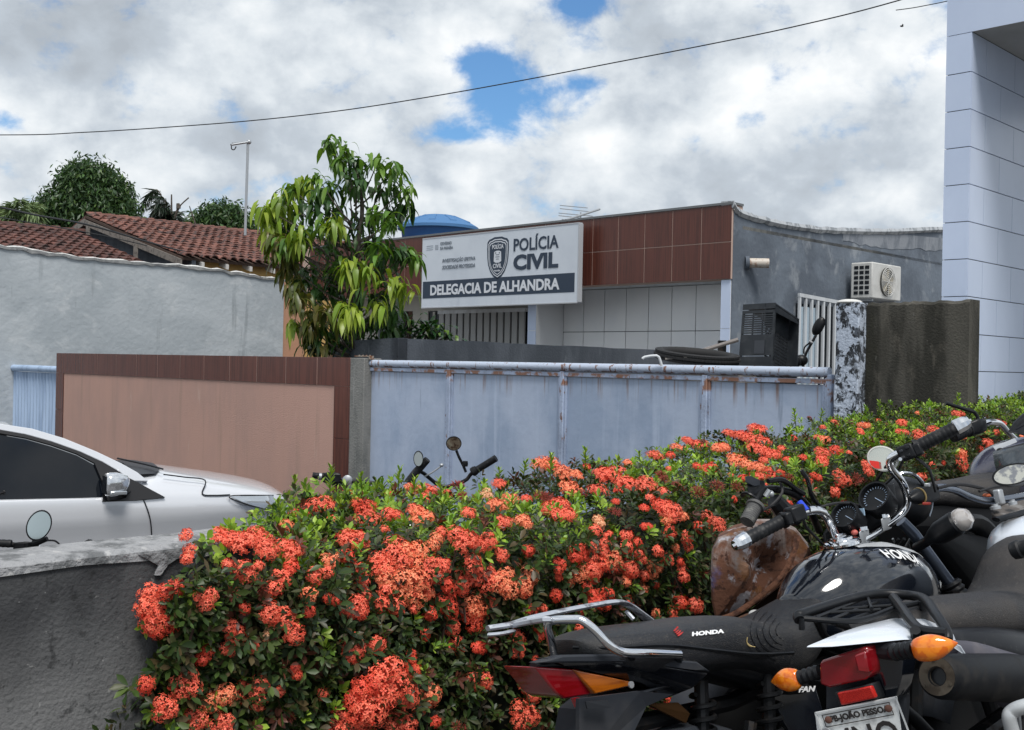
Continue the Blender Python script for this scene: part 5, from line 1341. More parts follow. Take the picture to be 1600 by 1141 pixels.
# scuttle and wiper
g = G(); g.loft([[CL_(-1.26, .16, 1.04), CL_(-1.20, .40, 1.068), CL_(-1.16, .85, 1.078), CL_(-1.2, 1.45, 1.05)], [CL_(-1.06, .20, 1.040), CL_(-.99, .40, 1.060), CL_(-.95, .85, 1.07), CL_(-.99, 1.45, 1.05)]], closed=False, caps=False); g.build('scuttle', M_trim, car, smooth=60)
g = G(); g.tube(smooth_path([CL_(-1.0, .26, 1.07), CL_(-1.08, .5, 1.095), CL_(-1.2, .85, 1.12)], 4), .008, 6); g.build('wiper', M_trim, car)
# door mirror
mc = onC(181, 757, .11)
g = G(); rings = []
for k, (x, s_) in enumerate(((-.085, .80), (-.08, .93), (-.05, 1.0), (.0, .98), (.05, .86), (.085, .62), (.105, .30))):
    rings.append([mc + cF * x + cN * (math.copysign(abs(math.cos(t)) ** .75, math.cos(t)) * .085 * s_) + ZX * (math.copysign(abs(math.sin(t)) ** .75, math.sin(t)) * .098 * s_ + (.012 if x > .05 else 0)) for t in [2 * math.pi * j / 20 for j in range(20)]])
g.loft(rings); mi = g.build('door_mirror', mat('mirror_shell', (.70, .72, .75), .12, metal=.75, coat=1), car, smooth=60)
g = G(); g.box(mc + cN * .082 - ZX * .062 + cF * .005, (.13, .02, .030), (cF, cN, ZX)); g.build('indicator', M_lamp, mi, bevel=.006)
g = G(); g.box(mc - cF * .088, (.01, .13, .15), (cF, cN, ZX)); g.build('mirror_glass', M_cglass, mi, bevel=.004)
g = G(); g.slab([mc - ZX * .085 + cF * .06 + cN * .05, mc - ZX * .085 - cF * .07 + cN * .05, mc - ZX * .13 - cF * .06 + cN * .0, mc - ZX * .12 + cF * .11 - cN * .05, mc - ZX * .06 + cF * .16 - cN * .09], -cN * .05); g.build('mirror_foot', M_trim, mi, bevel=.008)
p = onC(6, 769, .004); g = G(); g.tube([p + cN * .004, onC(-14, 777, .004)], .006, 6); g.ell(p + cN * .004, (.014, .006, .014)); g.build('interior_knob', M_trim, car)
g = G(); g.tube(smooth_path([CL_(-2.3, .32, 1.475), CL_(-2.45, .33, 1.50), CL_(-3.2, .33, 1.50), CL_(-3.4, .33, 1.46)], 4), .015, 8); g.build('roof_rail', M_chromed, car)
# wheels, handle, wheel arch
for x in (-.82, -3.25):
    for y, s_ in ((.30, 1), (1.58, 1)):
        c = CL_(x, y, .30)
        g = G(); g.lathe(c, -cN, [(.20, .0), (.27, .0), (.30, .02), (.30, .16), (.27, .18), (.20, .18)], 28); wh = g.build('wheel', M_rub, car)
        g = G(); g.lathe(c, -cN, [(.02, .02), (.19, .02), (.205, .01), (.205, .05)], 20); g.build('rim', M_galv, wh)
g = G(); x, z = -2.35, .80; g.tube(smooth_path([CL_(x, 0, z), CL_(x - .03, -.035, z), CL_(x - .16, -.035, z + .005), CL_(x - .19, 0, z)], 3), .013, 8, flat=.6); g.build('door_handle', M_silver, car)
# ------------------------------------------------------------------ motorcycles
M_tankA = mat('black_tank_lacquer', (.006, .008, .013), .10, coat=1.0, spec=.6, layers=[dict(scale=(9, 9, 9), color=(.035, .036, .036), lo=.50, hi=.72, op=.35, rough=.45)])
M_seat = mat('dusty_black_vinyl', (.015, .016, .019), .38, spec=.45, layers=[dict(scale=(5, 5, 5), color=(.045, .044, .043), lo=.46, hi=.72, op=.8, rough=.65), dict(scale=(160, 160, 160), color=(.09, .082, .072), lo=.58, hi=.66, op=.5, seed=5, rough=.9)], bump=.35, bscale=420)
M_seatB = mat('browned_vinyl', (.022, .021, .022), .42, layers=[dict(scale=(4, 4, 4), color=(.055, .049, .045), lo=.42, hi=.70, op=.8, rough=.8), dict(scale=(150, 150, 150), color=(.12, .11, .10), lo=.58, hi=.66, op=.45, seed=5)], bump=.35, bscale=420)
M_plast = mat('grey_black_plastic', (.010, .011, .014), .34, spec=.35, layers=[dict(scale=(7, 7, 7), color=(.045, .047, .050), lo=.48, hi=.74, op=.7, rough=.7), dict(scale=(120, 120, 120), color=(.08, .08, .075), lo=.62, hi=.68, op=.4, seed=4)])
M_mud = mat('dusty_mudguard', (.026, .030, .038), .55, spec=.35, layers=[dict(scale=(8, 8, 8), color=(.055, .056, .060), lo=.45, hi=.7, op=.7)])
M_metd = mat('dark_metal', (.014, .015, .017), .42, metal=.6, layers=[dict(scale=(18, 18, 18), color=(.035, .028, .024), lo=.52, hi=.68, rough=.8)])
M_red = mat('red_tail_lens', (.24, .006, .012), .10, coat=1, spec=.6, layers=[dict(scale=(6, 6, 40), color=(.20, .004, .006), lo=.45, hi=.6)])
M_amb = mat('amber_tail_lens', (.42, .11, .008), .12, coat=1, layers=[dict(scale=(6, 6, 40), color=(.26, .06, .006), lo=.45, hi=.6)])
M_orng = mat('orange_indicator_lens', (.66, .13, .004), .08, coat=1, subs=.0, layers=[dict(scale=(45, 45, 45), color=(.85, .24, .01), lo=.46, hi=.60, detail=2)])
M_wcowl = mat('dirty_white_fairing', (.66, .71, .78), .25, coat=.6, layers=[dict(scale=(9, 9, 9), color=(.45, .48, .52), lo=.52, hi=.75, op=.7, rough=.6)])
M_rubr = mat('grip_rubber', (.010, .011, .013), .5, spec=.3, layers=[dict(scale=40, color=(.045, .045, .045), lo=.5, hi=.7)])
M_mglass = mat('mirror_glass', (.75, .78, .80), .03, metal=1.0)
M_rack = mat('worn_silver_rack', (.50, .53, .58), .38, metal=.55, layers=[dict(scale=(20, 20, 20), color=(.16, .16, .18), lo=.52, hi=.62, rough=.7), dict(scale=(60, 60, 60), color=(.75, .76, .78), lo=.6, hi=.7, seed=4)])
M_rust = mat('rusty_painted_tank', (.24, .20, .185), .6, layers=[dict(scale=(7, 7, 7), color=(.12, .050, .028), lo=.42, hi=.56, dist=.6, rough=.85), dict(scale=(16, 16, 16), color=(.34, .33, .36), lo=.56, hi=.63, seed=5, rough=.45), dict(scale=(34, 34, 34), color=(.050, .020, .012), lo=.56, hi=.61, seed=9, rough=.9), dict(scale=(5, 5, 5), color=(.05, .07, .20), lo=.61, hi=.70, seed=13, op=.8), dict(scale=(9, 9, 9), color=(.20, .085, .03), lo=.58, hi=.66, seed=17, op=.8)], bump=.35, bscale=70)
M_plate = mat('plate_white', (.78, .80, .80), .5, layers=[dict(scale=(30, 30, 30), color=(.5, .51, .51), lo=.5, hi=.7)])
M_ink = mat('plate_ink', (.025, .022, .022), .6)
M_screw = mat('rusty_screw', (.12, .055, .04), .8)
M_blue = mat('blue_plastic', (.01, .05, .55), .4)
M_gauge = mat('gauge_face', (.030, .055, .110), .25, coat=1)
M_gprint = mat('gauge_print', (.35, .45, .60), .5)
M_warm = mat('exhaust_rust', (.085, .072, .055), .7, metal=.3, layers=[dict(scale=30, color=(.045, .035, .025), lo=.45, hi=.6)])

M_void = mat('shade_and_seam_black', (.004, .0045, .0055), .6, spec=.15)  # near-black for a seat seam and for masses with shade in their colour
class Frame:
    def __init__(s, tip, phi, lean, axle=.38):
        ph = rad(phi); la = rad(lean); s.f = Vector((math.cos(ph), math.sin(ph), 0)); l0 = Vector((-math.sin(ph), math.cos(ph), 0))
        s.u = ZX * math.cos(la) + l0 * math.sin(la); s.l = l0 * math.cos(la) - ZX * math.sin(la); s.r = -s.l
        o = Vector(tip) + s.f * axle; s.ground = 0
        s.o = o - s.u * (o.z / s.u.z)
    def set_ground(s, z): s.o = s.o + s.u * (z / s.u.z); s.ground = z; return s
    def __call__(s, x, y, z): return s.o + s.f * x + s.l * y + s.u * z
def secs(g, fr, rows, n=20, p=.75, caps=True, tilt=None):
    """rows: (top centre point, half width, depth below it)"""
    rings = []
    for c, hw, dp in rows:
        c = Vector(c); m_ = c - fr.u * dp * .5
        rings.append([m_ + fr.r * (math.copysign(abs(math.cos(t)) ** p, math.cos(t)) * hw) + fr.u * (math.copysign(abs(math.sin(t)) ** p, math.sin(t)) * dp * .5) for t in [2 * math.pi * j / n for j in range(n)]])
    g.loft(rings, caps); return g
def smooth_secs(g, fr, rows, k=3, **kw):
    cs = smooth_path([r[0] for r in rows], k); hw = smooth_path([Vector((r[1], r[2], 0)) for r in rows], k)
    return secs(g, fr, [(c, max(.004, h.x), max(.004, h.y)) for c, h in zip(cs, hw)], **kw)
def wheel(fr, c, parent, R=.30, w_=.045):
    wl = G(); pr = []
    for k in range(13):
        t = math.pi * k / 12 - math.pi / 2; pr.append((R - .035 + .035 * math.cos(t), math.sin(t) * w_))
    wl.lathe(c, fr.l, pr, 40); wh = wl.build('wheel', M_rub, parent)
    g = G(); g.lathe(c, fr.l, [(R - .075, -.028), (R - .05, -.032), (R - .05, .032), (R - .075, .028)], 36); g.build('rim', M_metd, wh)
    g = G(); g.lathe(c, fr.l, [(.03, -.06), (.045, -.05), (.045, .05), (.03, .06)], 16)
    for k in range(14):
        an = k * 2 * math.pi / 14; d_ = fr.f * math.cos(an) + fr.u * math.sin(an); g.tube([c + d_ * .04, c + d_ * (R - .07)], .003, 4, caps=False)
    g.build('hub', M_metd, wh); return wh
def spring(g, a, b, R=.03, turns=9, r=.006):
    a, b = Vector(a), Vector(b); ax = (b - a); Ln = ax.length; ax.normalize(); u = ax.orthogonal().normalized(); v = ax.cross(u); n = turns * 12
    g.tube([a + ax * Ln * i / n + (u * math.cos(i * math.pi / 6) + v * math.sin(i * math.pi / 6)) * R for i in range(n + 1)], r, 6); return g
def chassis(t, fr, body=True, colour=None, hx=1.05, tank=True, seat=True, seatm=None, tail=True, hz_=.86):
    """wheels, fork, frame, engine, mudguards of an ordinary small motorcycle"""
    ra = fr(0, 0, .30); fa = fr(1.30, 0, .30)
    wheel(fr, ra, t); wheel(fr, fa, t)
    for s_ in (-1, 1):
        G().tube([fa + fr.l * s_ * .085, fr(hx + .02, s_ * .085, hz_ - .05)], [.020, .026], 10).build('fork_leg', M_metd, t)
        G().tube([ra + fr.l * s_ * .09, fr(.45, s_ * .07, .33)], .018, 8).build('swingarm', M_metd, t)
        sp_ = G(); spring(sp_, fr(-.02, s_ * .12, .34), fr(.12, s_ * .12, .62)); sp_.tube([fr(-.02, s_ * .12, .33), fr(.12, s_ * .12, .64)], .014, 8); sp_.build('shock_absorber', M_metd, t)
    g = G(); g.tube([fr(hx, 0, hz_), fr(hx - .08, 0, .62), fr(.92, 0, .32), fr(.5, 0, .26)], .022, 8); g.tube([fr(hx - .03, 0, .78), fr(.6, 0, .70), fr(.2, 0, .66), fr(-.22, 0, .68)], .020, 8); g.build('frame', M_metd, t)
    g = G(); g.box(fr(.66, 0, .36), (.34, .22, .20), (fr.f, fr.l, fr.u)); g.tube([fr(.72, 0, .44), fr(.80, 0, .60)], [.085, .075], 12)
    for k in range(6): g.lathe(fr(.73 + k * .012, 0, .47 + k * .022), fr.f * .45 + fr.u, [(.09, 0), (.09, .008)], 14)
    g.build('engine', M_metd, t, bevel=.01)
    g = G(); g.tube(smooth_path([fr(.82, -.04, .56), fr(.95, -.08, .40), fr(.82, -.13, .22), fr(.3, -.14, .24), fr(-.30, -.16, .34)], 4), [.018] * 9 + [.03] + [.042] * 7, 12); g.build('exhaust', M_metd, t)
    for cx_, a0_, a1_, nm in ((fa, .35, 2.6, 'front_mudguard'), (ra, .55, 2.9, 'rear_mudguard')):
        rings = []
        for k in range(13):
            an = a0_ + (a1_ - a0_) * k / 12; d_ = fr.f * math.cos(an) + fr.u * math.sin(an)
            rings.append([cx_ + d_ * .325 + fr.l * .065 - d_ * .03, cx_ + d_ * .345 + fr.l * .04, cx_ + d_ * .352, cx_ + d_ * .345 - fr.l * .04, cx_ + d_ * .325 - fr.l * .065 - d_ * .03])
        g = G(); g.loft(rings, closed=False, caps=False); g.build(nm, M_mud, t, solid=.004)
    if tank:
        g = G(); smooth_secs(g, fr, [(fr(.50, 0, .80), .08, .08), (fr(.62, 0, .88), .13, .18), (fr(.78, 0, .94), .15, .24), (fr(.94, 0, .93), .12, .20), (fr(1.0, 0, .88), .05, .1)]); g.build('tank', colour, t, smooth=60)
    if seat:
        g = G(); smooth_secs(g, fr, [(fr(-.26, 0, .82), .07, .05), (fr(-.12, 0, .85), .12, .10), (fr(.15, 0, .82), .13, .12), (fr(.40, 0, .79), .12, .12), (fr(.55, 0, .82), .07, .10)]); g.build('seat', seatm or M_seat, t, smooth=60)
    if tail:
        g = G(); smooth_secs(g, fr, [(fr(-.40, 0, .76), .05, .05), (fr(-.25, 0, .76), .09, .10), (fr(.1, 0, .73), .10, .12), (fr(.4, 0, .70), .08, .2)]); g.build('tail_cowl', M_plast, t, smooth=60)
        g = G(); g.box(fr(-.40, 0, .72), (.03, .12, .07), (fr.f, fr.l, fr.u)); g.build('tail_lamp', M_red, t, bevel=.01)
def ovalmirror(t, c, n, w_, h_, up, name='mirror', back=M_blk, glass=M_mglass, th=.025):
    n = Vector(n).normalized(); up = Vector(up); x = up.cross(n).normalized(); y = n.cross(x)
    def ring(k, off): return [c + n * off + x * math.cos(a) * w_ * k + y * math.sin(a) * h_ * k for a in [2 * math.pi * j / 28 for j in range(28)]]
    g = G(); g.loft([ring(.2, -th), ring(.65, -th * .85), ring(.93, -th * .3), ring(1.03, 0), ring(1.03, .005), ring(.93, .006), ring(.92, .002)]); m_ = g.build(name, back, t, smooth=60)
    g = G(); g.loft([ring(.93, .0005), ring(.93, .0035)]); g.build('mirror_glass', glass, m_, smooth=60); return m_
def grip(t, a, b, r=.0165, endm=None, ridged=True, name='grip', rm=None):
    a, b = Vector(a), Vector(b); ax = b - a; Ln = ax.length; ax.normalize(); pr = []
    n = 26
    for i in range(n + 1): pr.append((r * (1 + (.07 if ridged and i % 3 == 0 else 0)), Ln * i / n))
    pr = [(r * 1.3, 0), (r * 1.3, .008)] + [(q, h + .009) for q, h in pr]
    g = G(); g.lathe(a, ax, pr, 20); gp = g.build(name, rm or M_rubr, t, smooth=40)
    if endm:
        g = G(); e = b + ax * .008; g.lathe(e, ax, [(r * 1.0, 0), (r * 1.25, .003), (r * 1.15, .030), (r * .85, .040), (r * .8, .043), (r * .3, .043)], 10); g.lathe(e + ax * .043, ax, [(.005, 0), (.005, .006)], 8); g.build('bar_end', endm, gp, smooth=25)
    return gp
def wire(t, pts, r=.0035, m_=None, nm='cable'):
    g = G(); g.tube(smooth_path(pts, 6), r, 6); return g.build(nm, m_ or M_cable, t)

# ================================================================== A: black motorcycle in front
fA = Frame(P(835, 1036, 2.18), 41, 11)
A = thing('black_motorcycle', 'black motorcycle with long black seat, chrome grab rail and glossy black tank', 'motorcycle', fA.o)
chassis(A, fA, tank=False, seat=False, tail=False, hx=1.12)
g = G(); smooth_secs(g, fA, [(P(1232, 932, 2.74), .045, .10), (P(1250, 905, 2.77), .085, .17), (P(1275, 874, 2.82), .120, .24), (P(1312, 853, 2.90), .138, .29), (P(1350, 846, 2.98), .140, .30), (P(1386, 852, 3.05), .122, .28), (P(1416, 869, 3.11), .090, .23), (P(1434, 893, 3.15), .045, .14)], n=28, p=.82, k=4)
tk = g.build('tank', M_tankA, A, smooth=70)
cp_ = P(1316, 849, 2.905); up_ = (fA.u + fA.f * -.12).normalized()
g = G(); g.lathe(cp_ - up_ * .004, up_, [(.050, 0), (.050, .006), (.044, .012), (.030, .014), (.029, .020), (.016, .022), (.001, .022)], 30); g.build('filler_cap', M_chrome, tk, smooth=40)
g = G(); g.box(cp_ + up_ * .02, (.042, .010, .012), (fA.f, fA.l, up_)); g.build('cap_key_flap', M_chrome, tk, bevel=.003)
ft = (fA.f * .83 - fA.u * .30).normalized()
# silver flash and maker's lettering on the right shoulder of the tank
def on_tank(s, th, off=.0015):            # s 0..1 along, th angle round the section (0 = right side, 90 = top)
    rows = [(P(1232, 932, 2.74), .045, .10), (P(1250, 905, 2.77), .085, .17), (P(1275, 874, 2.82), .120, .24), (P(1312, 853, 2.90), .138, .29), (P(1350, 846, 2.98), .140, .30), (P(1386, 852, 3.05), .122, .28), (P(1416, 869, 3.11), .090, .23), (P(1434, 893, 3.15), .045, .14)]
    k = s * (len(rows) - 1); i = min(int(k), len(rows) - 2); fr_ = k - i
    c = Vector(rows[i][0]).lerp(Vector(rows[i + 1][0]), fr_); hw = rows[i][1] * (1 - fr_) + rows[i + 1][1] * fr_ + off; dp = rows[i][2] * (1 - fr_) + rows[i + 1][2] * fr_ + off * 2
    m_ = c + fA.u * off - fA.u * dp * .5; t_ = rad(th)
    return m_ + fA.r * (math.copysign(abs(math.cos(t_)) ** .82, math.cos(t_)) * hw) + fA.u * (math.copysign(abs(math.sin(t_)) ** .82, math.sin(t_)) * dp * .5)
g = G(); rings = []
for k in range(13):
    u_2 = k / 12; s_ = .42 + .34 * u_2; w_ = 7 * math.sin(math.pi * min(1, u_2 + .08)) ** .7 + .5; th = 72 - 26 * u_2 ** 1.3
    rings.append([on_tank(s_, th - w_, .003), on_tank(s_, th, .004), on_tank(s_, th + w_, .003)])
g.loft(rings, closed=False, caps=False); g.build('tank_flash', mat('silver_flash', (.60, .62, .64), .3, metal=.4), tk, smooth=60)
def tanktext(s, s0, s1, th0, hdeg, m_, parent):
    cu = bpy.data.curves.new('lettering', 'FONT'); cu.body = s; cu.offset = .03; ob = bpy.data.objects.new('lettering', cu); col.objects.link(ob)
    cu.resolution_u = 3
    bpy.context.view_layer.update(); me = bpy.data.meshes.new_from_object(ob.evaluated_get(bpy.context.evaluated_depsgraph_get())); bpy.data.objects.remove(ob)
    bm = bmesh.new(); bm.from_mesh(me); bmesh.ops.triangulate(bm, faces=bm.faces); bm.to_mesh(me); bm.free()
    co = np.array([v.co[:] for v in me.vertices]); mn = co.min(0); mx = co.max(0)
    g = G(); g.v = [on_tank(s0 + (s1 - s0) * (c[0] - mn[0]) / (mx[0] - mn[0]), th0[0] + (th0[1] - th0[0]) * (c[0] - mn[0]) / (mx[0] - mn[0]) + hdeg * (c[1] - mn[1]) / (mx[1] - mn[1]), .0055) for c in co]
    g.f = [tuple(p_.vertices) for p_ in me.polygons]; return g.build('lettering', m_, parent, smooth=0, recalc=False)
M_print = mat('white_print', (.75, .76, .77), .5)
tanktext('HONDA', .47, .66, (40, 26), 15, M_print, tk)

srows = [(P(884, 1000, 2.24), .055, .035), (P(905, 988, 2.27), .085, .075), (P(950, 979, 2.33), .110, .105), (P(1010, 972, 2.41), .120, .12), (P(1070, 964, 2.49), .120, .125), (P(1115, 962, 2.55), .118, .13), (P(1155, 968, 2.61), .125, .14), (P(1190, 962, 2.67), .120, .15), (P(1222, 944, 2.72), .105, .14), (P(1246, 928, 2.76), .080, .10)]
g = G(); smooth_secs(g, fA, srows, n=28, p=.72, k=4); seatA = g.build('seat', M_seat, A, smooth=70)
g = G()
# emblem and lettering on the seat's right flank
def seatpt(px, py, lift=0.0):
    best = None
    for i in range(len(srows) - 1):
        for j in range(12):
            q = j / 12; c = Vector(srows[i][0]).lerp(Vector(srows[i + 1][0]), q); hw = srows[i][1] * (1 - q) + srows[i + 1][1] * q; dp = srows[i][2] * (1 - q) + srows[i + 1][2] * q
            m_ = c - fA.u * dp * .5
            for th in range(-30, 100, 5):
                t_ = rad(th); pt_ = m_ + fA.r * (abs(math.cos(t_)) ** .72 * hw) + fA.u * (math.copysign(abs(math.sin(t_)) ** .72, math.sin(t_)) * dp * .5)
                v = pt_ - CAM; dd = v.y; x_ = v.dot(RV) / dd * FPX + 800; y_ = 570.5 - v.dot(UV) / dd * FPX
                e_ = (x_ - px) ** 2 + (y_ - py) ** 2
                if best is None or e_ < best[0]: best = (e_, dd)
    return best[1] - lift
dS = seatpt(1108, 987); dS0 = seatpt(1075, 990); dS1 = seatpt(1130, 986)
for k in range(5):
    R_k = 18 + k * 9; ar = []
    for a_k in range(-50, 75, 12):
        x_k = 1232 - R_k * math.cos(rad(a_k)) * 1.1; y_k = 985 + R_k * math.sin(rad(a_k)) * .9; ar.append(P(x_k, y_k, seatpt(x_k, y_k) - .0015))
    g = G(); g.tube(smooth_path(ar, 2), .0011, 4); g.build('seat_crease', M_blk, seatA)
e0 = P(1081, 995, dS0 - .008); e1 = P(1131, 990, dS1 - .008); eu = P(1108, 970, seatpt(1108, 970) - .012) - P(1108, 1000, seatpt(1108, 1000) - .012)
text('HONDA', 'lettering', M_print, seatA, e0, e1 - e0, eu, width=(e1 - e0).length, height=.016, bold=.05, depth=.0015)
xd = (e1 - e0).normalized(); yd = (eu - xd * eu.dot(xd)).normalized(); eo = P(1058, 994, seatpt(1060, 993) - .012)
for k in range(4):
    g = G(); w0 = [(0, .0 + k * .0048), (.012 + k * .004, .006 + k * .0058), (.028 - k * .002, .010 + k * .0055), (.016, .0035 + k * .0052), (.004, -.001 + k * .0048)]
    g.slab([eo + xd * (x + .0) + yd * y for x, y in w0], yd.cross(xd) * -.0008); g.build('wing_emblem', mat('emblem_red', (.45, .03, .025), .5) if k == 0 else bpy.data.materials['emblem_red'], seatA, smooth=0)
g = G(); g.tube(smooth_path([P(x, y, seatpt(x, y) - .004) for x, y in ((895, 1012), (960, 1012), (1040, 1008), (1110, 1015), (1180, 1022), (1240, 1020))], 4), .0035, 5); g.build('seat_piping', M_blk, seatA)

# tail cowl: faceted side panel
TLc = [(P(833, 1036, 2.16), .012, .012), (P(880, 1024, 2.23), .055, .03), (P(950, 1014, 2.33), .080, .04), (P(1040, 1008, 2.45), .090, .06), (P(1120, 1014, 2.56), .095, .08), (P(1190, 1032, 2.66), .09, .08), (P(1235, 1058, 2.72), .05, .04)]
g = G(); smooth_secs(g, fA, TLc, n=20, p=.62, k=3); g.build('tail_cowl', M_plast, A, smooth=38)
n_ = fA.r
def apoly(pts, name, m_, th=.012, parent=None, bev=.0):
    g = G(); g.slab([P(*q) for q in pts], n_ * -th); return g.build(name, m_, parent or A, smooth=0, bevel=bev)
lamp = apoly([(836, 1042, 2.125), (905, 1046, 2.165), (935, 1075, 2.195), (925, 1086, 2.19), (882, 1092, 2.155), (868, 1083, 2.145)], 'tail_lamp', M_red, .10, bev=.004)
apoly([(896, 1046, 2.155), (990, 1066, 2.225), (983, 1073, 2.22), (930, 1085, 2.18)], 'amber_lens', M_amb, .06, lamp, .003)
g = G(); g.lathe(P(985, 1070, 2.205), fA.r, [(.007, 0), (.007, .004)], 10); g.build('lens_screw', M_galv, lamp)
apoly([(855, 1028, 2.13), (985, 1033, 2.22), (1110, 1052, 2.33), (1085, 1075, 2.34), (1040, 1093, 2.33), (1000, 1068, 2.25), (880, 1038, 2.14)], 'side_cowl', mat('gloss_black_panel', (.006, .007, .010), .15, coat=1, layers=[dict(scale=(11, 11, 11), color=(.05, .05, .05), lo=.5, hi=.72, op=.6, rough=.6)]), .05, bev=.006)
apoly([(838, 1036, 2.11), (880, 1024, 2.14), (960, 1022, 2.20), (1090, 1034, 2.31), (1112, 1050, 2.33), (1085, 1047, 2.315), (985, 1036, 2.22), (880, 1036, 2.135)], 'cowl_edge', M_mud, .03, bev=.004)
# long mudguard and plate bracket under the lamp
g = G(); rings = []
for (x, y, d, w_) in ((985, 1075, 2.33, .075), (940, 1085, 2.28, .085), (912, 1110, 2.24, .09), (905, 1150, 2.22, .09), (900, 1200, 2.2, .09), (893, 1260, 2.18, .085)):
    c = P(x, y, d); rings.append([c + fA.r * w_ + fA.f * .05, c + fA.r * w_ * .8, c, c + fA.l * w_ * .8, c + fA.l * w_ + fA.f * .05])
g.loft(rings, closed=False, caps=False); g.build('tail_mudguard', M_mud, A, smooth=40, solid=.005)
apoly([(905, 1092, 2.10), (1000, 1080, 2.19), (1052, 1085, 2.24), (1010, 1104, 2.21), (992, 1141, 2.19), (985, 1200, 2.18), (905, 1200, 2.11)], 'mudguard_side', M_mud, .01)
apoly([(915, 1096, 2.09), (950, 1094, 2.12), (955, 1106, 2.12), (918, 1108, 2.09)], 'mudguard_slot', M_dark, .003)
apoly([(897, 1092, 2.12), (906, 1090, 2.125), (908, 1104, 2.125), (903, 1106, 2.12)], 'reflector', M_red, .01)
apoly([(1012, 1100, 2.30), (1060, 1098, 2.35), (1078, 1115, 2.37), (1072, 1130, 2.37)], 'footrest_bracket', mat('bronze_bracket', (.10, .05, .02), .4, metal=.5), .01)
for x in (1098, 1201):
    a_ = P(x, 1068 if x > 1150 else 1085, 2.52 if x > 1150 else 2.42); b_ = a_ - fA.u * .30 - fA.f * .05
    g = G(); spring(g, a_, b_, .026, 11, .0058); s2 = g.build('shock_spring', M_metd, A)
    g = G(); g.tube([a_ + fA.u * .03, b_], .016, 10); g.build('shock_body', M_metd, s2)
apoly([(1195, 1075, 2.60), (1275, 1072, 2.70), (1300, 1150, 2.72), (1235, 1150, 2.64)], 'side_cover', M_tankA, .02, bev=.005)
e0 = P(1247, 1082, 2.575); text('FAN', 'lettering', M_print, A, e0, P(1282, 1080, 2.60) - e0, fA.u, width=.052, height=.013, bold=.03, shear=.4)
# chrome grab rail
g = G(); g.tube(smooth_path([P(866, 1025, 2.22), P(859, 995, 2.20), P(855, 978, 2.19), P(862, 970, 2.185), P(895, 968, 2.175), P(910, 970, 2.17), P(930, 985, 2.165), P(950, 1006, 2.165), P(972, 1019, 2.18), P(1010, 1021, 2.21), P(1062, 1023, 2.27)], 5), .0088, 14); gr_ = g.build('grab_rail', M_chrome, A)
for x, y, d in ((985, 1030, 2.22), (1058, 1031, 2.28)):
    g = G(); g.tube([P(x, y - 10, d - .01), P(x + 3, y + 6, d + .03)], .010, 8); g.build('rail_mount', M_blk, gr_)
for x, y, d in ((980, 1010, 2.24), (1055, 1008, 2.32)):
    g = G(); g.ell(P(x, y, d), (.014, .014, .010)); g.build('seat_rubber', M_blk, seatA)
g = G(); g.tube(smooth_path([P(985, 950, 2.60), P(960, 962, 2.52), P(940, 975, 2.46)], 3), .008, 10)
# silver carrier: flat bars
g = G(); g.tube(smooth_path([P(762, 982, 2.22), P(798, 976, 2.24), P(830, 966, 2.26), P(900, 951, 2.34), P(962, 941, 2.42), P(984, 947, 2.45), P(1002, 960, 2.47), P(1020, 974, 2.50)], 4), .0135, 8, flat=.45, up=fA.u); ck = g.build('carrier', M_rack, A, smooth=50)
g = G(); g.tube(smooth_path([P(763, 992, 2.20), P(785, 990, 2.20), P(800, 986, 2.24)], 3), .010, 8, flat=.4, up=fA.u); g.build('carrier_lug', M_rack, ck)
g = G(); g.tube([P(978, 955, 2.45), P(990, 968, 2.44)], .005, 6); g.build('carrier_pin', M_rack, ck)
g = G(); g.tube(smooth_path([P(800, 977, 2.24), P(850, 968, 2.15), P(862, 970, 2.18)], 3), .006, 6); g.build('carrier_bolt_strip', M_rack, ck)

# handlebar
bar = [P(1150, 851, 2.74), P(1225, 812, 2.80), P(1262, 799, 2.83), P(1282, 799, 2.845), P(1294, 812, 2.87), P(1309, 842, 2.95), P(1330, 852, 2.99), P(1352, 842, 3.01), P(1384, 822, 3.05), P(1408, 803, 3.08), P(1418, 783, 3.08), P(1410, 755, 3.06), P(1393, 733, 3.04), P(1391, 718, 3.03), P(1402, 710, 3.02), P(1425, 703, 3.0), P(1490, 670, 2.98)]
g = G(); g.tube(smooth_path(bar, 5), .0112, 16); hb2 = g.build('handlebar', M_chrome, A)
grip(hb2, P(1226, 812, 2.80), P(1172, 840, 2.755), endm=M_chrome)
grip(hb2, P(1430, 700, 3.0), P(1487, 672, 2.98), r=.018, endm=M_chrome)
def housing(c, ax, parent, s=1.0, m_=M_blk):
    c = Vector(c); ax = Vector(ax).normalized(); y = (fA.u - ax * fA.u.dot(ax)).normalized(); z = ax.cross(y)
    g = G(); g.box(c, (.045 * s, .042 * s, .038 * s), (ax, y, z)); h = g.build('switch_housing', m_, parent, bevel=.006)
    g = G(); g.box(c - ax * .03 * s - y * .004, (.022 * s, .034 * s, .032 * s), (ax, y, z)); g.build('switch_clamp', m_, h, bevel=.005)
    for dx, dy in ((-.008, .010), (.010, .008), (-.004, -.010), (.012, -.010)):
        g = G(); g.box(c + ax * dx * s + y * dy * s - z * .021 * s, (.010 * s, .007 * s, .008 * s), (ax, y, z)); g.build('switch_button', M_plast if dx < 0 else M_mud, h, bevel=.0015)
    g = G(); g.lathe(c + y * .0 - z * .022 + ax * .02 * s - y * .012 * s, -z, [(.005, 0), (.005, .005)], 10); g.build('clamp_bolt', M_chrome, h)
    return h
housing(P(1243, 803, 2.80), P(1262, 798, 2.83) - P(1225, 812, 2.80), hb2, 1.0)
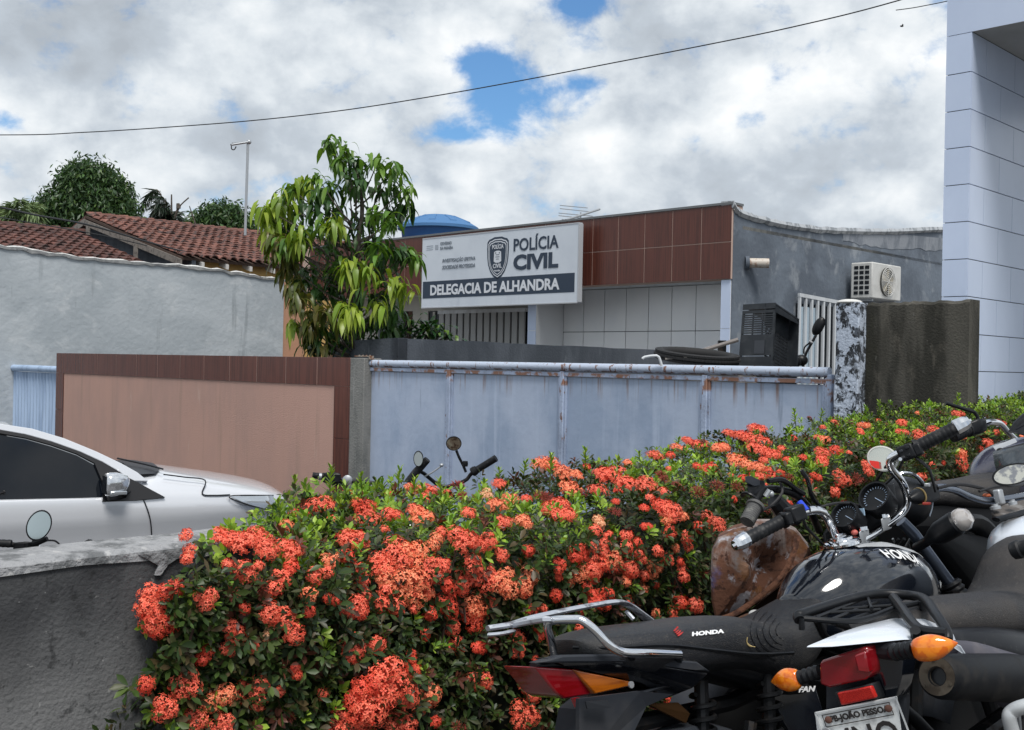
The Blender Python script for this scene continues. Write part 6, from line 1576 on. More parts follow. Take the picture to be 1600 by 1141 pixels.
housing(P(1417, 707, 3.0), P(1402, 711, 3.02) - P(1430, 700, 3.0), hb2, 1.0)
g = G(); g.tube([P(1249, 785, 2.84), P(1261, 799, 2.82)], .009, 10); g.build('blue_cap', M_blue, hb2)
for x, y, d in ((1351, 838, 3.0), (1385, 818, 3.04)):
    c = P(x, y, d); g = G(); g.box(c, (.020, .030, .034), ((P(1384, 822, 3.05) - P(1352, 842, 3.01)).normalized(), fA.f, fA.u)); h = g.build('bar_clamp', M_galv, hb2, bevel=.004)
    for s_ in (-1, 1):
        g = G(); g.lathe(c + fA.u * .016 + fA.f * .009 * s_, fA.u, [(.0065, 0), (.0065, .010), (.003, .010)], 8); g.build('clamp_bolt', M_chrome, h)
g = G(); g.tube(smooth_path([P(1428, 712, 2.99), P(1440, 722, 2.97), P(1452, 734, 2.96), P(1457, 750, 2.96), P(1462, 768, 2.97)], 4), [.006] * 17, 8, flat=.6); g.build('brake_lever', M_metd, hb2)
wire(A, [P(1262, 803, 2.84), P(1290, 790, 2.9), P(1320, 786, 3.0), P(1350, 793, 3.1), P(1375, 812, 3.15), P(1380, 830, 3.15)])
wire(A, [P(1255, 812, 2.84), P(1262, 826, 2.87), P(1285, 850, 2.95), P(1300, 870, 3.05)], .004)
wire(A, [P(1405, 712, 3.0), P(1384, 730, 3.05), P(1366, 760, 3.12), P(1362, 800, 3.2)], .005)
wire(A, [P(1412, 716, 3.0), P(1400, 740, 3.1), P(1372, 772, 3.15), P(1385, 800, 3.2)], .004)
for (x, y, d) in ((1261, 797, 2.83), (1273, 797, 2.84), (1288, 806, 2.86)):
    g = G(); g.lathe(P(x, y, d), P(x + 4, y, d + .004) - P(x, y, d), [(.0125, -.002), (.0125, .002)], 14); g.build('cable_tie', M_blk, hb2)
# gauges
def gauge(c, n, R, parent):
    n = Vector(n).normalized(); g = G()
    g.lathe(c - n * .05, n, [(R * .75, -.02), (R * 1.02, .0), (R * 1.12, .05), (R * 1.12, .062), (R * 1.0, .062), (R * .98, .048)], 32); gg = g.build('gauge_housing', M_blk, parent, smooth=40)
    g = G(); g.lathe(c - n * .006, n, [(R * .98, 0), (R * .98, .003)], 32); g.build('gauge_face', M_gauge, gg)
    u = n.orthogonal().normalized(); v = n.cross(u)
    g = G()
    for k in range(22):
        an = k * 2 * math.pi / 26; d_ = u * math.cos(an) + v * math.sin(an); g.box(c + d_ * R * .8, (R * .14, R * .035, .0008), (d_, n.cross(d_), n))
    g.box(c + (u * .3 + v * .2) * R, (R * .8, R * .04, .001), ((u * .8 + v * .6), (v * .8 - u * .6), n)); tag(g.build('gauge_marks', M_gprint, gg, smooth=0), kind='stuff')
    return gg
gn = (-fA.f * .75 + ZX * .75 - Vector((.35, .25, 0)))
dash = G(); dash.box(P(1345, 815, 3.12), (.26, .05, .10), ((P(1384, 780, 3.12) - P(1320, 830, 3.08)).normalized(), fA.f, fA.u)); dsh = dash.build('instrument_panel', M_blk, A, bevel=.02)
gauge(P(1322, 806, 3.02), gn, .036, dsh); gauge(P(1368, 778, 3.06), gn, .041, dsh)
g = G(); g.box(P(1347, 800, 3.03), (.014, .02, .004), (fA.r, fA.u, fA.f)); g.build('warning_light', mat('pale_blue_light', (.35, .5, .65), .3), dsh)
g = G(); g.ell(P(1335, 832, 3.0), (.010, .010, .008)); g.build('knob', mat('pink_knob', (.5, .12, .10), .5), dsh)
# mirror with its white, beige and red reflection painted on as colour
mm = P(1380, 717, 3.06); ovw = .042; 
nm_ = (CAM - mm).normalized(); mrr = ovalmirror(A, mm, (nm_ + Vector((-.3, 0, .1))), .043, .034, ZX * .9 + RV * .3, back=mat('mirror_white', (.62, .62, .58), .2, coat=1), glass=mat('mirror_reflecting_beige', (.66, .67, .60), .08, metal=.8), th=.035)
xr = ZX.cross(nm_).normalized(); yr = nm_.cross(xr)
g = G(); g.slab([mm + nm_ * .012 + xr * x + yr * y for x, y in ((-.037, -.006), (-.012, -.008), (-.008, -.028), (-.022, -.027), (-.033, -.018))], nm_ * .002); g.build('red_reflection_patch', mat('red_reflection_patch', (.75, .04, .03), .4), mrr, smooth=0)
g = G(); g.tube([mm + xr * .035, P(1405, 708, 3.03)], .006, 8); g.build('mirror_stem', M_blk, mrr)
# fork tube with bellows and clear front indicator
g = G(); g.tube([P(1408, 815, 3.14), P(1428, 835, 3.14), P(1484, 912, 3.12)], .0175, 14); g.build('upper_fork_tube', mat('blued_steel', (.10, .12, .16), .3, metal=.8), A)
g = G(); a_ = P(1484, 910, 3.12); ax_ = (P(1500, 935, 3.11) - a_).normalized(); g.lathe(a_, ax_, [(.026 + .006 * (k % 2), k * .008) for k in range(22)], 18); g.build('fork_bellows', M_blk, A)
g = G(); g.tube([P(1432, 856, 3.1), P(1455, 842, 3.05), P(1462, 836, 3.03)], .014, 12); g.build('indicator_stem', M_blk, A)
g = G(); c0 = P(1448, 845, 3.04); ax_ = (P(1498, 815, 2.98) - c0).normalized(); g.lathe(c0, ax_, [(.012, 0), (.016, .01), (.022, .02), (.032, .045), (.034, .10), (.028, .108)], 22); ind = g.build('indicator_body', M_blk, A)
g = G(); g.lathe(c0 + ax_ * .106, ax_, [(.030, 0), (.033, .006), (.031, .022), (.020, .036), (.004, .040)], 20); g.build('clear_lens', mat('clear_lens', (.50, .47, .45), .08, coat=1, metal=.3), ind)
for pts in ([(1388, 850, 3.1), (1400, 880, 3.12), (1420, 905, 3.15)], [(1420, 850, 3.12), (1424, 870, 3.12), (1418, 895, 3.15)], [(1310, 850, 3.05), (1290, 880, 3.1), (1270, 900, 3.1)]):
    wire(A, [P(*q) for q in pts], .003)
# head lamp shell ring behind the bar
g = G(); g.tube(smooth_path([P(x, y, d) for x, y, d in ((1398, 745, 3.3), (1412, 739, 3.3), (1428, 742, 3.32), (1440, 753, 3.34), (1450, 768, 3.36), (1455, 786, 3.38), (1450, 806, 3.38))], 4), .0075, 8, flat=.7); hr_ = g.build('headlight_rim', M_chrome, A)
hc = P(1412, 785, 3.38); g = G(); g.lathe(hc, -(fA.f + fA.l * .3), [(.078, -.03), (.080, 0), (.072, .04), (.04, .08), (.01, .09)], 28); g.build('headlight_shell', M_blk, hr_)
g = G(); secs(g, fA, [(P(1440, 822, 3.30), .05, .06), (P(1478, 830, 3.45), .10, .30), (P(1520, 838, 3.6), .12, .40), (P(1560, 850, 3.75), .10, .40)], n=18); g.build('front_shade_mass', M_void, A, smooth=60)  # added dark mass, its near-black colour stands in for deep shade

# ================================================================== B: white tailed motorcycle with the number plate
fB = Frame(P(1262, 1012, 2.03), 42, 14, .33)
B = thing('white_tailed_motorcycle', 'motorcycle with dirty white tail cowl, orange indicators and a number plate reading PB-JOÃO PESSOA', 'motorcycle', fB.o)
chassis(B, fB, tank=False, seat=False, tail=False)
g = G(); g.loft([[P(*q) for q in r_] for r_ in (
    [(1260, 1012, 2.020), (1261, 1010, 2.02), (1262, 1009, 2.025), (1263, 1013, 2.03)],
    [(1300, 1011, 2.035), (1305, 1002, 2.05), (1308, 990, 2.11), (1312, 1004, 2.14)],
    [(1350, 1006, 2.040), (1352, 992, 2.07), (1350, 976, 2.19), (1358, 996, 2.22)],
    [(1410, 1000, 2.045), (1408, 984, 2.09), (1400, 965, 2.28), (1408, 986, 2.31)],
    [(1455, 999, 2.08), (1450, 982, 2.12), (1440, 959, 2.36), (1450, 980, 2.38)],
    [(1496, 1008, 2.16), (1490, 992, 2.19), (1472, 970, 2.40), (1490, 990, 2.42)])]); g.build('tail_cowl', M_wcowl, B, smooth=50, bevel=.004)
nb_ = -fB.f
def bq(px, py, d): return P(px, py, d)
def bpoly(pts, name, m_, th, dr=None, parent=None, bev=.003):
    g = G(); g.slab([P(*q) for q in pts], (dr or fB.f) * th); return g.build(name, m_, parent or B, smooth=0, bevel=bev)
tl_ = bpoly([(1280, 1037, 2.10), (1284, 1032, 2.095), (1350, 1010, 2.045), (1357, 1014, 2.04), (1359, 1054, 2.035), (1352, 1062, 2.04), (1296, 1075, 2.09), (1281, 1070, 2.10)], 'tail_lamp', M_red, .07, bev=.008)
bpoly([(1334, 1024, 2.03), (1352, 1018, 2.02), (1357, 1052, 2.02), (1340, 1050, 2.025)], 'lens_facet', M_red, .02, parent=tl_, bev=.003)
bpoly([(1292, 1030, 2.13), (1355, 1006, 2.07), (1357, 1012, 2.07), (1290, 1036, 2.13)], 'lamp_mount', M_plast, .05)
bpoly([(1303, 1082, 2.085), (1362, 1068, 2.04), (1372, 1092, 2.04), (1368, 1095, 2.04), (1312, 1107, 2.085)], 'reflector_mount', M_plast, .03)
rf_ = bpoly([(1307, 1083, 2.072), (1360, 1072, 2.030), (1368, 1091, 2.030), (1314, 1103, 2.072)], 'reflector', mat('reflector_red', (.42, .012, .010), .3, layers=[dict(scale=(500, 500, 500), color=(.60, .03, .02), lo=.45, hi=.55)]), .012)
bpoly([(1358, 1012, 2.07), (1405, 1006, 2.04), (1412, 1030, 2.04), (1408, 1060, 2.04), (1400, 1092, 2.05), (1375, 1094, 2.07), (1362, 1060, 2.07)], 'tail_bracket', M_tankA, .05)
bpoly([(1290, 1068, 2.13), (1412, 1040, 2.08), (1415, 1100, 2.08), (1410, 1150, 2.08), (1290, 1160, 2.13)], 'rear_fender', M_mud, .02)
# plate
pl4 = [P(1273, 1113, 2.10), P(1401, 1088, 2.02), P(1409, 1152, 2.02), P(1281, 1180, 2.10)]
g = G(); g.slab(pl4, fB.f * .003); plt = g.build('number_plate', M_plate, B, bevel=.001)
xd = (pl4[1] - pl4[0]).normalized(); yd = (pl4[0] - pl4[3]); yd = (yd - xd * yd.dot(xd)).normalized(); zn = -(xd.cross(yd)); 
if zn.dot(CAM - pl4[0]) < 0: zn = -zn
PWd = (pl4[1] - pl4[0]).length
def PL(u, v): return pl4[0] + xd * u * PWd - yd * v + zn * .002
for (u0, v0, u1, v1) in ((.0, .0, 1, .0025), (.0, .0, .018, .10), (.982, .0, 1, .10)):
    g = G(); g.slab([PL(u0, v0), PL(u1, v0), PL(u1, v1), PL(u0, v1)], zn * .002); g.build('plate_rim', mat('plate_rim', (.55, .57, .58), .4), plt, smooth=0) if 'plate_rim' not in bpy.data.materials else g.build('plate_rim', bpy.data.materials['plate_rim'], plt, smooth=0)
for (u0, v0, u1, v1) in ((.075, .007, .90, .0085), (.075, .030, .90, .0315), (.075, .007, .083, .0315), (.892, .007, .90, .0315)):
    g = G(); g.slab([PL(u0, v0), PL(u1, v0), PL(u1, v1), PL(u0, v1)], zn * .0006); g.build('plate_line', M_ink, plt, smooth=0)
text('PB-JOÃO PESSOA', 'lettering', M_ink, plt, PL(.155, .0275), xd, yd, width=.72 * PWd, height=.0185, bold=.05, depth=.0008)
text('MNO', 'lettering', M_ink, plt, PL(.10, .088), xd, yd, width=.78 * PWd, height=.050, bold=.02, depth=.0008)
for u in (.135, .865):
    g = G(); g.lathe(PL(u, .018), zn, [(.0070, 0), (.0066, .003), (.003, .0045)], 12); g.build('plate_screw', M_screw, plt)
g = G(); g.lathe(PL(.06, .040), zn, [(.010, 0), (.009, .004)], 14); g.build('plate_seal', M_galv, plt)
# indicators
def indicator(c, ax, parent, L_=.075, R=.026, up=ZX):
    """teardrop lens whose long axis is ax, stem on the other side"""
    c = Vector(c); ax = Vector(ax).normalized(); y = (up - ax * up.dot(ax)).normalized(); z = ax.cross(y); rings = []
    for k in range(13):
        t_ = k / 12; r_ = (math.sin(math.pi * min(.98, t_ * .62 + .26)) if t_ < .5 else math.sin(math.pi * (.5 + (t_ - .38) * .78))) ; r_ = max(.06, r_) * R
        if t_ == 0: r_ *= .8
        p_ = c + ax * (t_ - .5) * L_
        rings.append([p_ + y * math.copysign(abs(math.cos(a)) ** .85, math.cos(a)) * r_ + z * math.sin(a) * r_ * .72 for a in [2 * math.pi * j / 18 for j in range(18)]])
    g = G(); g.loft(rings); return g.build('indicator', M_orng, parent, smooth=60)
i1 = indicator(P(1227, 1063, 2.17), P(1198, 1066, 2.2) - P(1255, 1060, 2.14), B, .068, .023)
g = G(); g.lathe(P(1280, 1050, 2.13), P(1250, 1059, 2.15) - P(1280, 1050, 2.13), [(.013 + .002 * (k % 2), k * .006) for k in range(8)], 14); g.build('indicator_stem', M_blk, i1)
i2 = indicator(P(1461, 1011, 1.955), P(1495, 1004, 1.94) - P(1427, 1016, 1.97), B, .078, .024)
g = G(); g.lathe(P(1395, 1020, 2.03), P(1432, 1014, 1.975) - P(1395, 1020, 2.03), [(.014 + .0025 * (k % 2), k * .0075) for k in range(9)], 16); g.build('indicator_stem', M_blk, i2)
g = G(); g.tube([P(1362, 1012, 2.09), P(1400, 1018, 2.04)], [.022, .017], 10); g.build('stem_boss', M_plast, i2)
# rack of round black tube
rk = G(); rk.tube(smooth_path([P(1480, 1000, 2.08), P(1478, 985, 2.10), P(1462, 960, 2.18), P(1446, 938, 2.30), P(1425, 931, 2.38), P(1380, 928, 2.40), P(1345, 932, 2.36), P(1298, 945, 2.26), P(1255, 959, 2.17), P(1247, 963, 2.16), P(1249, 969, 2.15)], 5), .0105, 12); rk = rk.build('luggage_rack', M_blk, B)
def rt(pts, r=.008, nm='rack_tube'):
    g = G(); g.tube(smooth_path([P(*q) for q in pts], 4), r, 9); g.build(nm, M_blk, rk)
rt([(1396, 934, 2.36), (1410, 952, 2.22), (1424, 972, 2.12), (1440, 985, 2.06), (1478, 990, 2.03)], .0105)
rt([(1252, 966, 2.15), (1253, 984, 2.15)], .006); rt([(1440, 940, 2.30), (1441, 953, 2.30)], .006)
rt([(1252, 966, 2.155), (1320, 971, 2.16), (1360, 965, 2.20), (1400, 950, 2.28), (1445, 940, 2.32)], .006)
for q in ([(1300, 968, 2.16), (1372, 940, 2.38)], [(1325, 970, 2.17), (1402, 942, 2.36)], [(1290, 958, 2.22), (1375, 953, 2.25)], [(1310, 952, 2.27), (1400, 946, 2.30)], [(1356, 935, 2.36), (1362, 951, 2.24)], [(1275, 965, 2.17), (1345, 937, 2.36)]):
    rt(q, .0038)
rt([(1276, 968, 2.17), (1286, 990, 2.22), (1295, 1002, 2.24)], .008); rt([(1303, 972, 2.17), (1320, 978, 2.26), (1330, 990, 2.30)], .008)
rt([(1430, 985, 2.05), (1432, 1004, 2.07)], .010)
# muffler
mc_ = P(1464, 1057, 1.99); ma = (fB.f + fB.u * -.18 + fB.r * -.05).normalized()
g = G(); g.lathe(mc_, ma, [(.016, .03), (.016, 0), (.034, .0), (.039, .006), (.0415, .02), (.043, .10), (.048, .3), (.045, .42), (.02, .5)], 32, caps=False); mf = g.build('muffler', mat('dusty_black_metal', (.006, .007, .009), .5, spec=.25, metal=.1, layers=[dict(scale=(12, 12, 12), color=(.03, .028, .026), lo=.48, hi=.7, rough=.8)]), B, smooth=50)
g = G(); g.lathe(mc_ + ma * .001, ma, [(.034, -.002), (.018, -.002), (.0155, .006)], 28, caps=False); g.build('muffler_end', M_warm, mf, smooth=50)
g = G(); g.lathe(mc_ + ma * .012, ma, [(.0158, 0), (.001, .001)], 20); g.build('tail_pipe_hole', M_dark, mf)
for k in range(3):
    an = k * 2.1 + .6; g = G(); yy = ma.orthogonal().normalized(); g.lathe(mc_ + (yy * math.cos(an) + ma.cross(yy) * math.sin(an)) * .029, -ma, [(.003, 0), (.003, .003)], 8); g.build('rivet', M_warm, mf)
g = G(); smooth_secs(g, fB, [(P(1478, 1000, 2.08), .02, .03), (P(1510, 1003, 2.16), .035, .07), (P(1560, 1018, 2.26), .045, .11), (P(1620, 1035, 2.36), .05, .14)], n=16, p=.6); g.build('heat_shield', mat('grey_purple_plastic', (.06, .058, .075), .5, layers=[dict(scale=(8, 8, 8), color=(.13, .12, .13), lo=.45, hi=.7, rough=.8)]), B, smooth=45)
bpoly([(1481, 1001, 2.04), (1500, 1010, 2.06), (1510, 1026, 2.08), (1490, 1012, 2.05)], 'white_stripe', M_wcowl, .004, bev=0)
# side panels below the seat
g = G(); smooth_secs(g, fB, [(P(1400, 985, 2.30), .08, .05), (P(1480, 978, 2.42), .115, .10), (P(1560, 985, 2.55), .12, .16), (P(1640, 990, 2.68), .11, .18)], n=18, p=.6); g.build('side_panel', M_plast, B, smooth=45)
g = G(); smooth_secs(g, fB, [(P(1336, 990, 2.26), .03, .02), (P(1362, 968, 2.30), .075, .055), (P(1410, 943, 2.39), .105, .085), (P(1470, 930, 2.50), .125, .11), (P(1530, 924, 2.62), .125, .12), (P(1560, 918, 2.69), .122, .12), (P(1577, 896, 2.73), .122, .12), (P(1584, 866, 2.78), .112, .12), (P(1586, 845, 2.84), .098, .12), (P(1590, 836, 2.92), .065, .10)], n=26, p=.74, k=4); g.build('seat', M_seatB, B, smooth=70)
g = G(); g.tube(smooth_path([P(1400, 988, 2.20), P(1450, 979, 2.27), P(1500, 978, 2.38), P(1550, 980, 2.49), P(1620, 985, 2.6)], 4), .006, 6); g.build('seat_seam', M_void, B)
# tank, yoke, bars, mirror, cowl glass of B
g = G(); smooth_secs(g, fB, [(P(1582, 838, 2.94), .06, .12), (P(1600, 810, 3.00), .125, .22), (P(1630, 796, 3.10), .15, .26), (P(1665, 798, 3.2), .12, .22), (P(1690, 815, 3.25), .05, .1)], n=24, p=.72, k=3); tb = g.build('tank', M_wcowl, B, smooth=70)
g = G(); g.tube(smooth_path([P(1556, 812, 3.02), P(1580, 806, 3.04), P(1620, 795, 3.08)], 3), .016, 8, flat=.4); g.build('tank_trim', M_blk, tb)
g = G(); yc = P(1585, 796, 3.12); g.slab([P(1548, 800, 3.10), P(1556, 790, 3.14), P(1600, 780, 3.18), P(1640, 775, 3.2), P(1640, 792, 3.12), P(1600, 800, 3.08), P(1560, 808, 3.06)], -fB.u * .016); yk = g.build('yoke', mat('brownish_alloy', (.13, .115, .105), .5, metal=.4, layers=[dict(scale=25, color=(.25, .24, .23), lo=.5, hi=.65)]), B, bevel=.004)
for x, y, R in ((1583, 789, .012), (1556, 796, .015)):
    g = G(); g.lathe(P(x, y, 3.09), fB.u, [(R, 0), (R, .008), (R * .6, .010), (R * .6, .015)], 18); g.build('yoke_nut', M_galv, yk)
g = G(); g.tube(smooth_path([P(1432, 776, 3.02), P(1466, 763, 3.06), P(1490, 765, 3.09), P(1512, 775, 3.12), P(1535, 782, 3.15), P(1556, 782, 3.17), P(1600, 775, 3.2), P(1660, 762, 3.22)], 5), .0115, 14); hbB = g.build('handlebar', mat('dark_chrome', (.25, .27, .31), .2, metal=1), B)
g = G(); c = P(1561, 777, 3.15); g.box(c, (.022, .028, .045), (fB.r, fB.f, fB.u)); g.build('bar_clamp', M_galv, hbB, bevel=.005)
hs_ = G(); hs_.box(P(1452, 772, 3.02), (.055, .045, .05), ((P(1466, 763, 3.06) - P(1432, 776, 3.02)).normalized(), fB.f, fB.u)); hs_ = hs_.build('switch_housing', M_blk, hbB, bevel=.007)
g = G(); g.box(P(1448, 787, 2.985), (.020, .012, .008), (RV, fB.f, UV)); g.build('red_button', mat('red_switch', (.30, .03, .02), .5), hs_, bevel=.002)
g = G(); g.box(P(1449, 758, 2.99), (.014, .010, .010), (RV, fB.f, UV)); g.build('grey_button', M_galv, hs_, bevel=.002)
g = G(); g.lathe(P(1437, 775, 3.0), P(1415, 782, 2.97) - P(1437, 775, 3.0), [(.024, 0), (.024, .004)], 20); g.build('yellowed_ring', mat('old_yellow_plastic', (.35, .25, .10), .5), hbB)
g = G(); g.lathe(P(1436, 775, 3.0), P(1415, 782, 2.96) - P(1437, 775, 3.0), [(.022, 0), (.020, .02), (.006, .045)], 20); g.build('bar_end_cone', M_blk, hbB)
wire(B, [P(1465, 763, 3.04), P(1500, 757, 3.1), P(1540, 765, 3.2), P(1552, 775, 3.25)], .005); wire(B, [P(1530, 768, 3.15), P(1560, 760, 3.2), P(1600, 758, 3.25)], .004)
g = G(); g.ell(P(1542, 775, 3.22), (.012, .012, .008)); g.build('orange_tab', mat('orange_tab', (.45, .10, .03), .5), hbB)
mB = P(1583, 742, 2.95); ovalmirror(B, mB, (CAM - mB).normalized() + Vector((-.2, 0, .5)), .052, .030, ZX + RV * -.35, th=.05, glass=mat('grimy_mirror', (.55, .55, .50), .12, metal=.9, layers=[dict(scale=(50, 50, 50), color=(.25, .26, .28), lo=.45, hi=.6)]))
g = G(); rings = []
for k in range(6):
    t_ = k / 5; rings.append([P(1556 + 10 * (1 - t_) ** 2 - 4, 748 - 42 * t_, 3.3 + .05 * t_), P(1600, 735 - 40 * t_, 3.28), P(1680, 725 - 45 * t_, 3.35)])
g.loft(rings, closed=False, caps=False); g.build('smoked_screen', mat('smoked_screen', (.10, .12, .14), .12, trans=.6, coat=1), B, smooth=60, solid=.004)
# grey grip end of B poking in at the right edge
g = G(); g.lathe(P(1580, 862, 2.50), P(1625, 848, 2.46) - P(1580, 862, 2.50), [(.014, 0), (.020, .004), (.022, .02), (.018, .024), (.017, .09)], 18); g.build('foot_grip', M_rubr, B)
# silver rack corner at the lower right edge
t = thing('silver_bike_rack', 'corner of a silver tubular rack at the bottom right edge beside the muffler', 'rack', P(1600, 1141, 1.9))
g = G(); g.tube(smooth_path([P(1588, 1180, 1.9), P(1582, 1145, 1.9), P(1577, 1122, 1.9), P(1582, 1112, 1.9), P(1600, 1104, 1.89), P(1640, 1096, 1.88)], 4), .0125, 12); g.build('tube', mat('silver_paint', (.50, .52, .53), .4, metal=.4), t)
for x in (1592, 1602, 1612): G().tube([P(x, 1112, 1.92), P(x + 3, 1150, 1.93)], .003, 6).build('rod', M_galv, t)

# ================================================================== D: scrapped motorcycle with the rusty tank, against the hedge
fD = Frame(P(1000, 960, 2.80), 44, 6, .40)
Dm = thing('rusty_motorcycle', 'scrapped motorcycle with a heavily rusted bare tank leaning against the hedge', 'motorcycle', fD.o)
chassis(Dm, fD, tank=False, seat=False, tail=False)
g = G(); dd = 2.98
outl = [(1112, 862), (1122, 842), (1146, 828), (1180, 818), (1215, 818), (1245, 832), (1264, 856), (1256, 880), (1232, 905), (1205, 928), (1176, 948), (1148, 962), (1118, 968), (1112, 940), (1110, 900)]
cxm, cym = 1175, 885
rings = []
for k, (s_, off) in enumerate(((1.0, .09), (1.0, .0), (.985, -.012), (.95, -.020), (.90, -.024), (.5, -.032), (.1, -.036))):
    rings.append([P(cxm + (x - cxm) * s_, cym + (y - cym) * s_, dd + (x - 1112) / 150 * .14) + Vector((.22, 1, 0)) * off for x, y in outl])
g.loft(rings); tD = g.build('rusty_tank', M_rust, Dm, smooth=32)
g = G(); g.tube(smooth_path([P(1246, 838, 2.99), P(1238, 870, 2.97), P(1222, 900, 2.955), P(1190, 930, 2.94), P(1150, 958, 2.93), P(1124, 968, 2.92)], 5), .009, 8, flat=.6); g.build('seam', mat('rust_seam', (.13, .055, .03), .9, layers=[dict(scale=40, color=(.05, .02, .012), lo=.45, hi=.6)], bump=.8), tD)
apolyD = G(); apolyD.slab([P(1262, 856, 3.0), P(1256, 884, 2.99), P(1230, 908, 2.97), P(1170, 955, 2.95), P(1135, 968, 2.94), P(1150, 975, 2.98), P(1215, 945, 3.02), P(1270, 890, 3.05)], fD.f * .01); apolyD.build('underside', mat('dark_rust', (.06, .028, .016), .9), tD)
for pts, r in (([(1118, 972, 2.92), (1150, 976, 2.9), (1190, 962, 2.92), (1225, 950, 2.95)], .016), ([(1130, 985, 2.9), (1160, 968, 2.88), (1178, 962, 2.9)], .010)):
    g = G(); g.tube(smooth_path([P(*q) for q in pts], 3), r, 8); g.build('frame_rail', mat('rusty_rail', (.10, .05, .03), .9, layers=[dict(scale=30, color=(.22, .13, .08), lo=.5, hi=.65)]) if 'rusty_rail' not in bpy.data.materials else bpy.data.materials['rusty_rail'], Dm)
g = G(); g.ell(P(1180, 960, 2.88), (.018, .012, .012)); g.build('pebbly_nut', M_mortar, Dm)
g = G(); g.tube(smooth_path([P(1168, 815, 2.86), P(1180, 785, 2.9), P(1195, 765, 2.95), P(1235, 770, 3.0), P(1262, 792, 3.06), P(1280, 830, 3.12)], 5), .0105, 12); hD = g.build('handlebar', M_metd, Dm)
grip(hD, P(1181, 789, 2.88), P(1169, 812, 2.85), r=.019, ridged=True, rm=mat('faded_grip', (.085, .085, .085), .7, layers=[dict(scale=50, color=(.15, .15, .14), lo=.5, hi=.65)]))
g = G(); g.box(P(1182, 762, 2.92), (.055, .035, .045), ((P(1200, 770, 2.95) - P(1166, 758, 2.9)).normalized(), fD.f, fD.u)); g.build('switch_housing', M_plast, hD, bevel=.008)
g = G(); g.box(P(1176, 752, 2.90), (.040, .03, .018), ((P(1200, 766, 2.95) - P(1166, 750, 2.9)).normalized(), fD.f, fD.u)); g.build('switch_lid', M_mud, hD, bevel=.004)
g = G(); g.tube([P(1196, 776, 2.90), P(1203, 766, 2.9)], .008, 8); g.ell(P(1205, 772, 2.9), (.008, .008, .009)); g.build('steel_bracket', M_galv, hD)
g = G(); g.tube(smooth_path([P(1160, 775, 2.9), P(1165, 770, 2.88), P(1178, 776, 2.87), P(1190, 792, 2.88), P(1182, 800, 2.88)], 4), .007, 8, flat=.6); g.build('clutch_lever', M_blk, hD)
wire(Dm, [P(1200, 752, 2.92), P(1222, 750, 2.95), P(1244, 765, 3.0), P(1256, 772, 3.02)], .0075, M_blk); wire(Dm, [P(1185, 800, 2.9), P(1205, 790, 2.92), P(1222, 770, 2.95), P(1218, 752, 2.97)], .004)
wire(Dm, [P(1252, 735, 3.0), P(1262, 750, 3.0), P(1270, 778, 3.03), P(1290, 800, 3.1)], .006, M_blk)
g = G(); g.tube([P(1210, 782, 2.95), P(1225, 800, 2.97), P(1245, 812, 3.0)], [.022, .028, .02], 10); g.build('brake_reservoir', M_blk, hD)

# ================================================================== C: dark motorcycle further right
fC = Frame(P(1400, 775, 3.72), 40, 8, .35)
Cm = thing('dark_blue_motorcycle', 'dark motorcycle with a rounded dusty violet tank at the far right before the hedge', 'motorcycle', fC.o)
chassis(Cm, fC, tank=False, seat=False, tail=False)
g = G(); smooth_secs(g, fC, [(P(1535, 738, 3.92), .05, .08), (P(1550, 712, 3.95), .10, .18), (P(1572, 692, 4.0), .14, .26), (P(1605, 682, 4.1), .15, .28), (P(1640, 690, 4.2), .1, .2)], n=24, p=.8, k=3); tc_ = g.build('tank', mat('dusty_violet_tank', (.035, .036, .060), .25, coat=.8, layers=[dict(scale=(9, 9, 9), color=(.10, .095, .11), lo=.45, hi=.7, rough=.6)]), Cm, smooth=70)
g = G(); g.slab([P(1552, 699, 3.86), P(1586, 686, 3.88), P(1589, 691, 3.88), P(1556, 704, 3.86)], fC.u * .003); g.build('paper_label', mat('label_paper', (.5, .53, .57), .6), tc_, smooth=0)
g = G(); g.tube([P(1562, 706, 3.85), P(1620, 690, 3.85)], .008, 8); g.ell(P(1563, 706, 3.85), (.014, .014, .014)); g.build('lever_rod', M_blk, Cm)
g = G(); smooth_secs(g, fC, [(P(1440, 765, 3.72), .05, .05), (P(1470, 752, 3.76), .10, .10), (P(1510, 746, 3.82), .11, .12), (P(1545, 738, 3.9), .10, .12), (P(1565, 735, 3.95), .06, .08)], n=20); g.build('seat', M_seatB, Cm, smooth=70)
g = G(); g.tube(smooth_path([P(1500, 672, 4.1), P(1530, 664, 4.12), P(1545, 660, 4.14), P(1562, 662, 4.2), P(1575, 676, 4.25), P(1590, 690, 4.3)], 4), .012, 12); hC = g.build('handlebar', M_chrome, Cm)
g = G(); g.box(P(1524, 668, 4.09), (.07, .06, .055), ((P(1540, 662, 4.1) - P(1510, 672, 4.1)).normalized(), fC.f, fC.u)); g.build('switch_housing', M_blk, hC, bevel=.012)
grip(hC, P(1514, 672, 4.09), P(1492, 682, 4.05), r=.02)
g = G(); g.tube(smooth_path([P(1532, 664, 4.1), P(1524, 646, 4.1), P(1515, 642, 4.1), P(1478, 630, 4.1)], 4), .007, 8); g.build('mirror_stem', M_blk, hC)
g = G(); g.slab([P(1572, 676, 4.0), P(1580, 660, 4.05), P(1596, 645, 4.1), P(1640, 630, 4.15), P(1640, 700, 4.1), P(1600, 682, 4.05)], fC.f * .05); g.build('front_fairing', M_blk, Cm, bevel=.01)
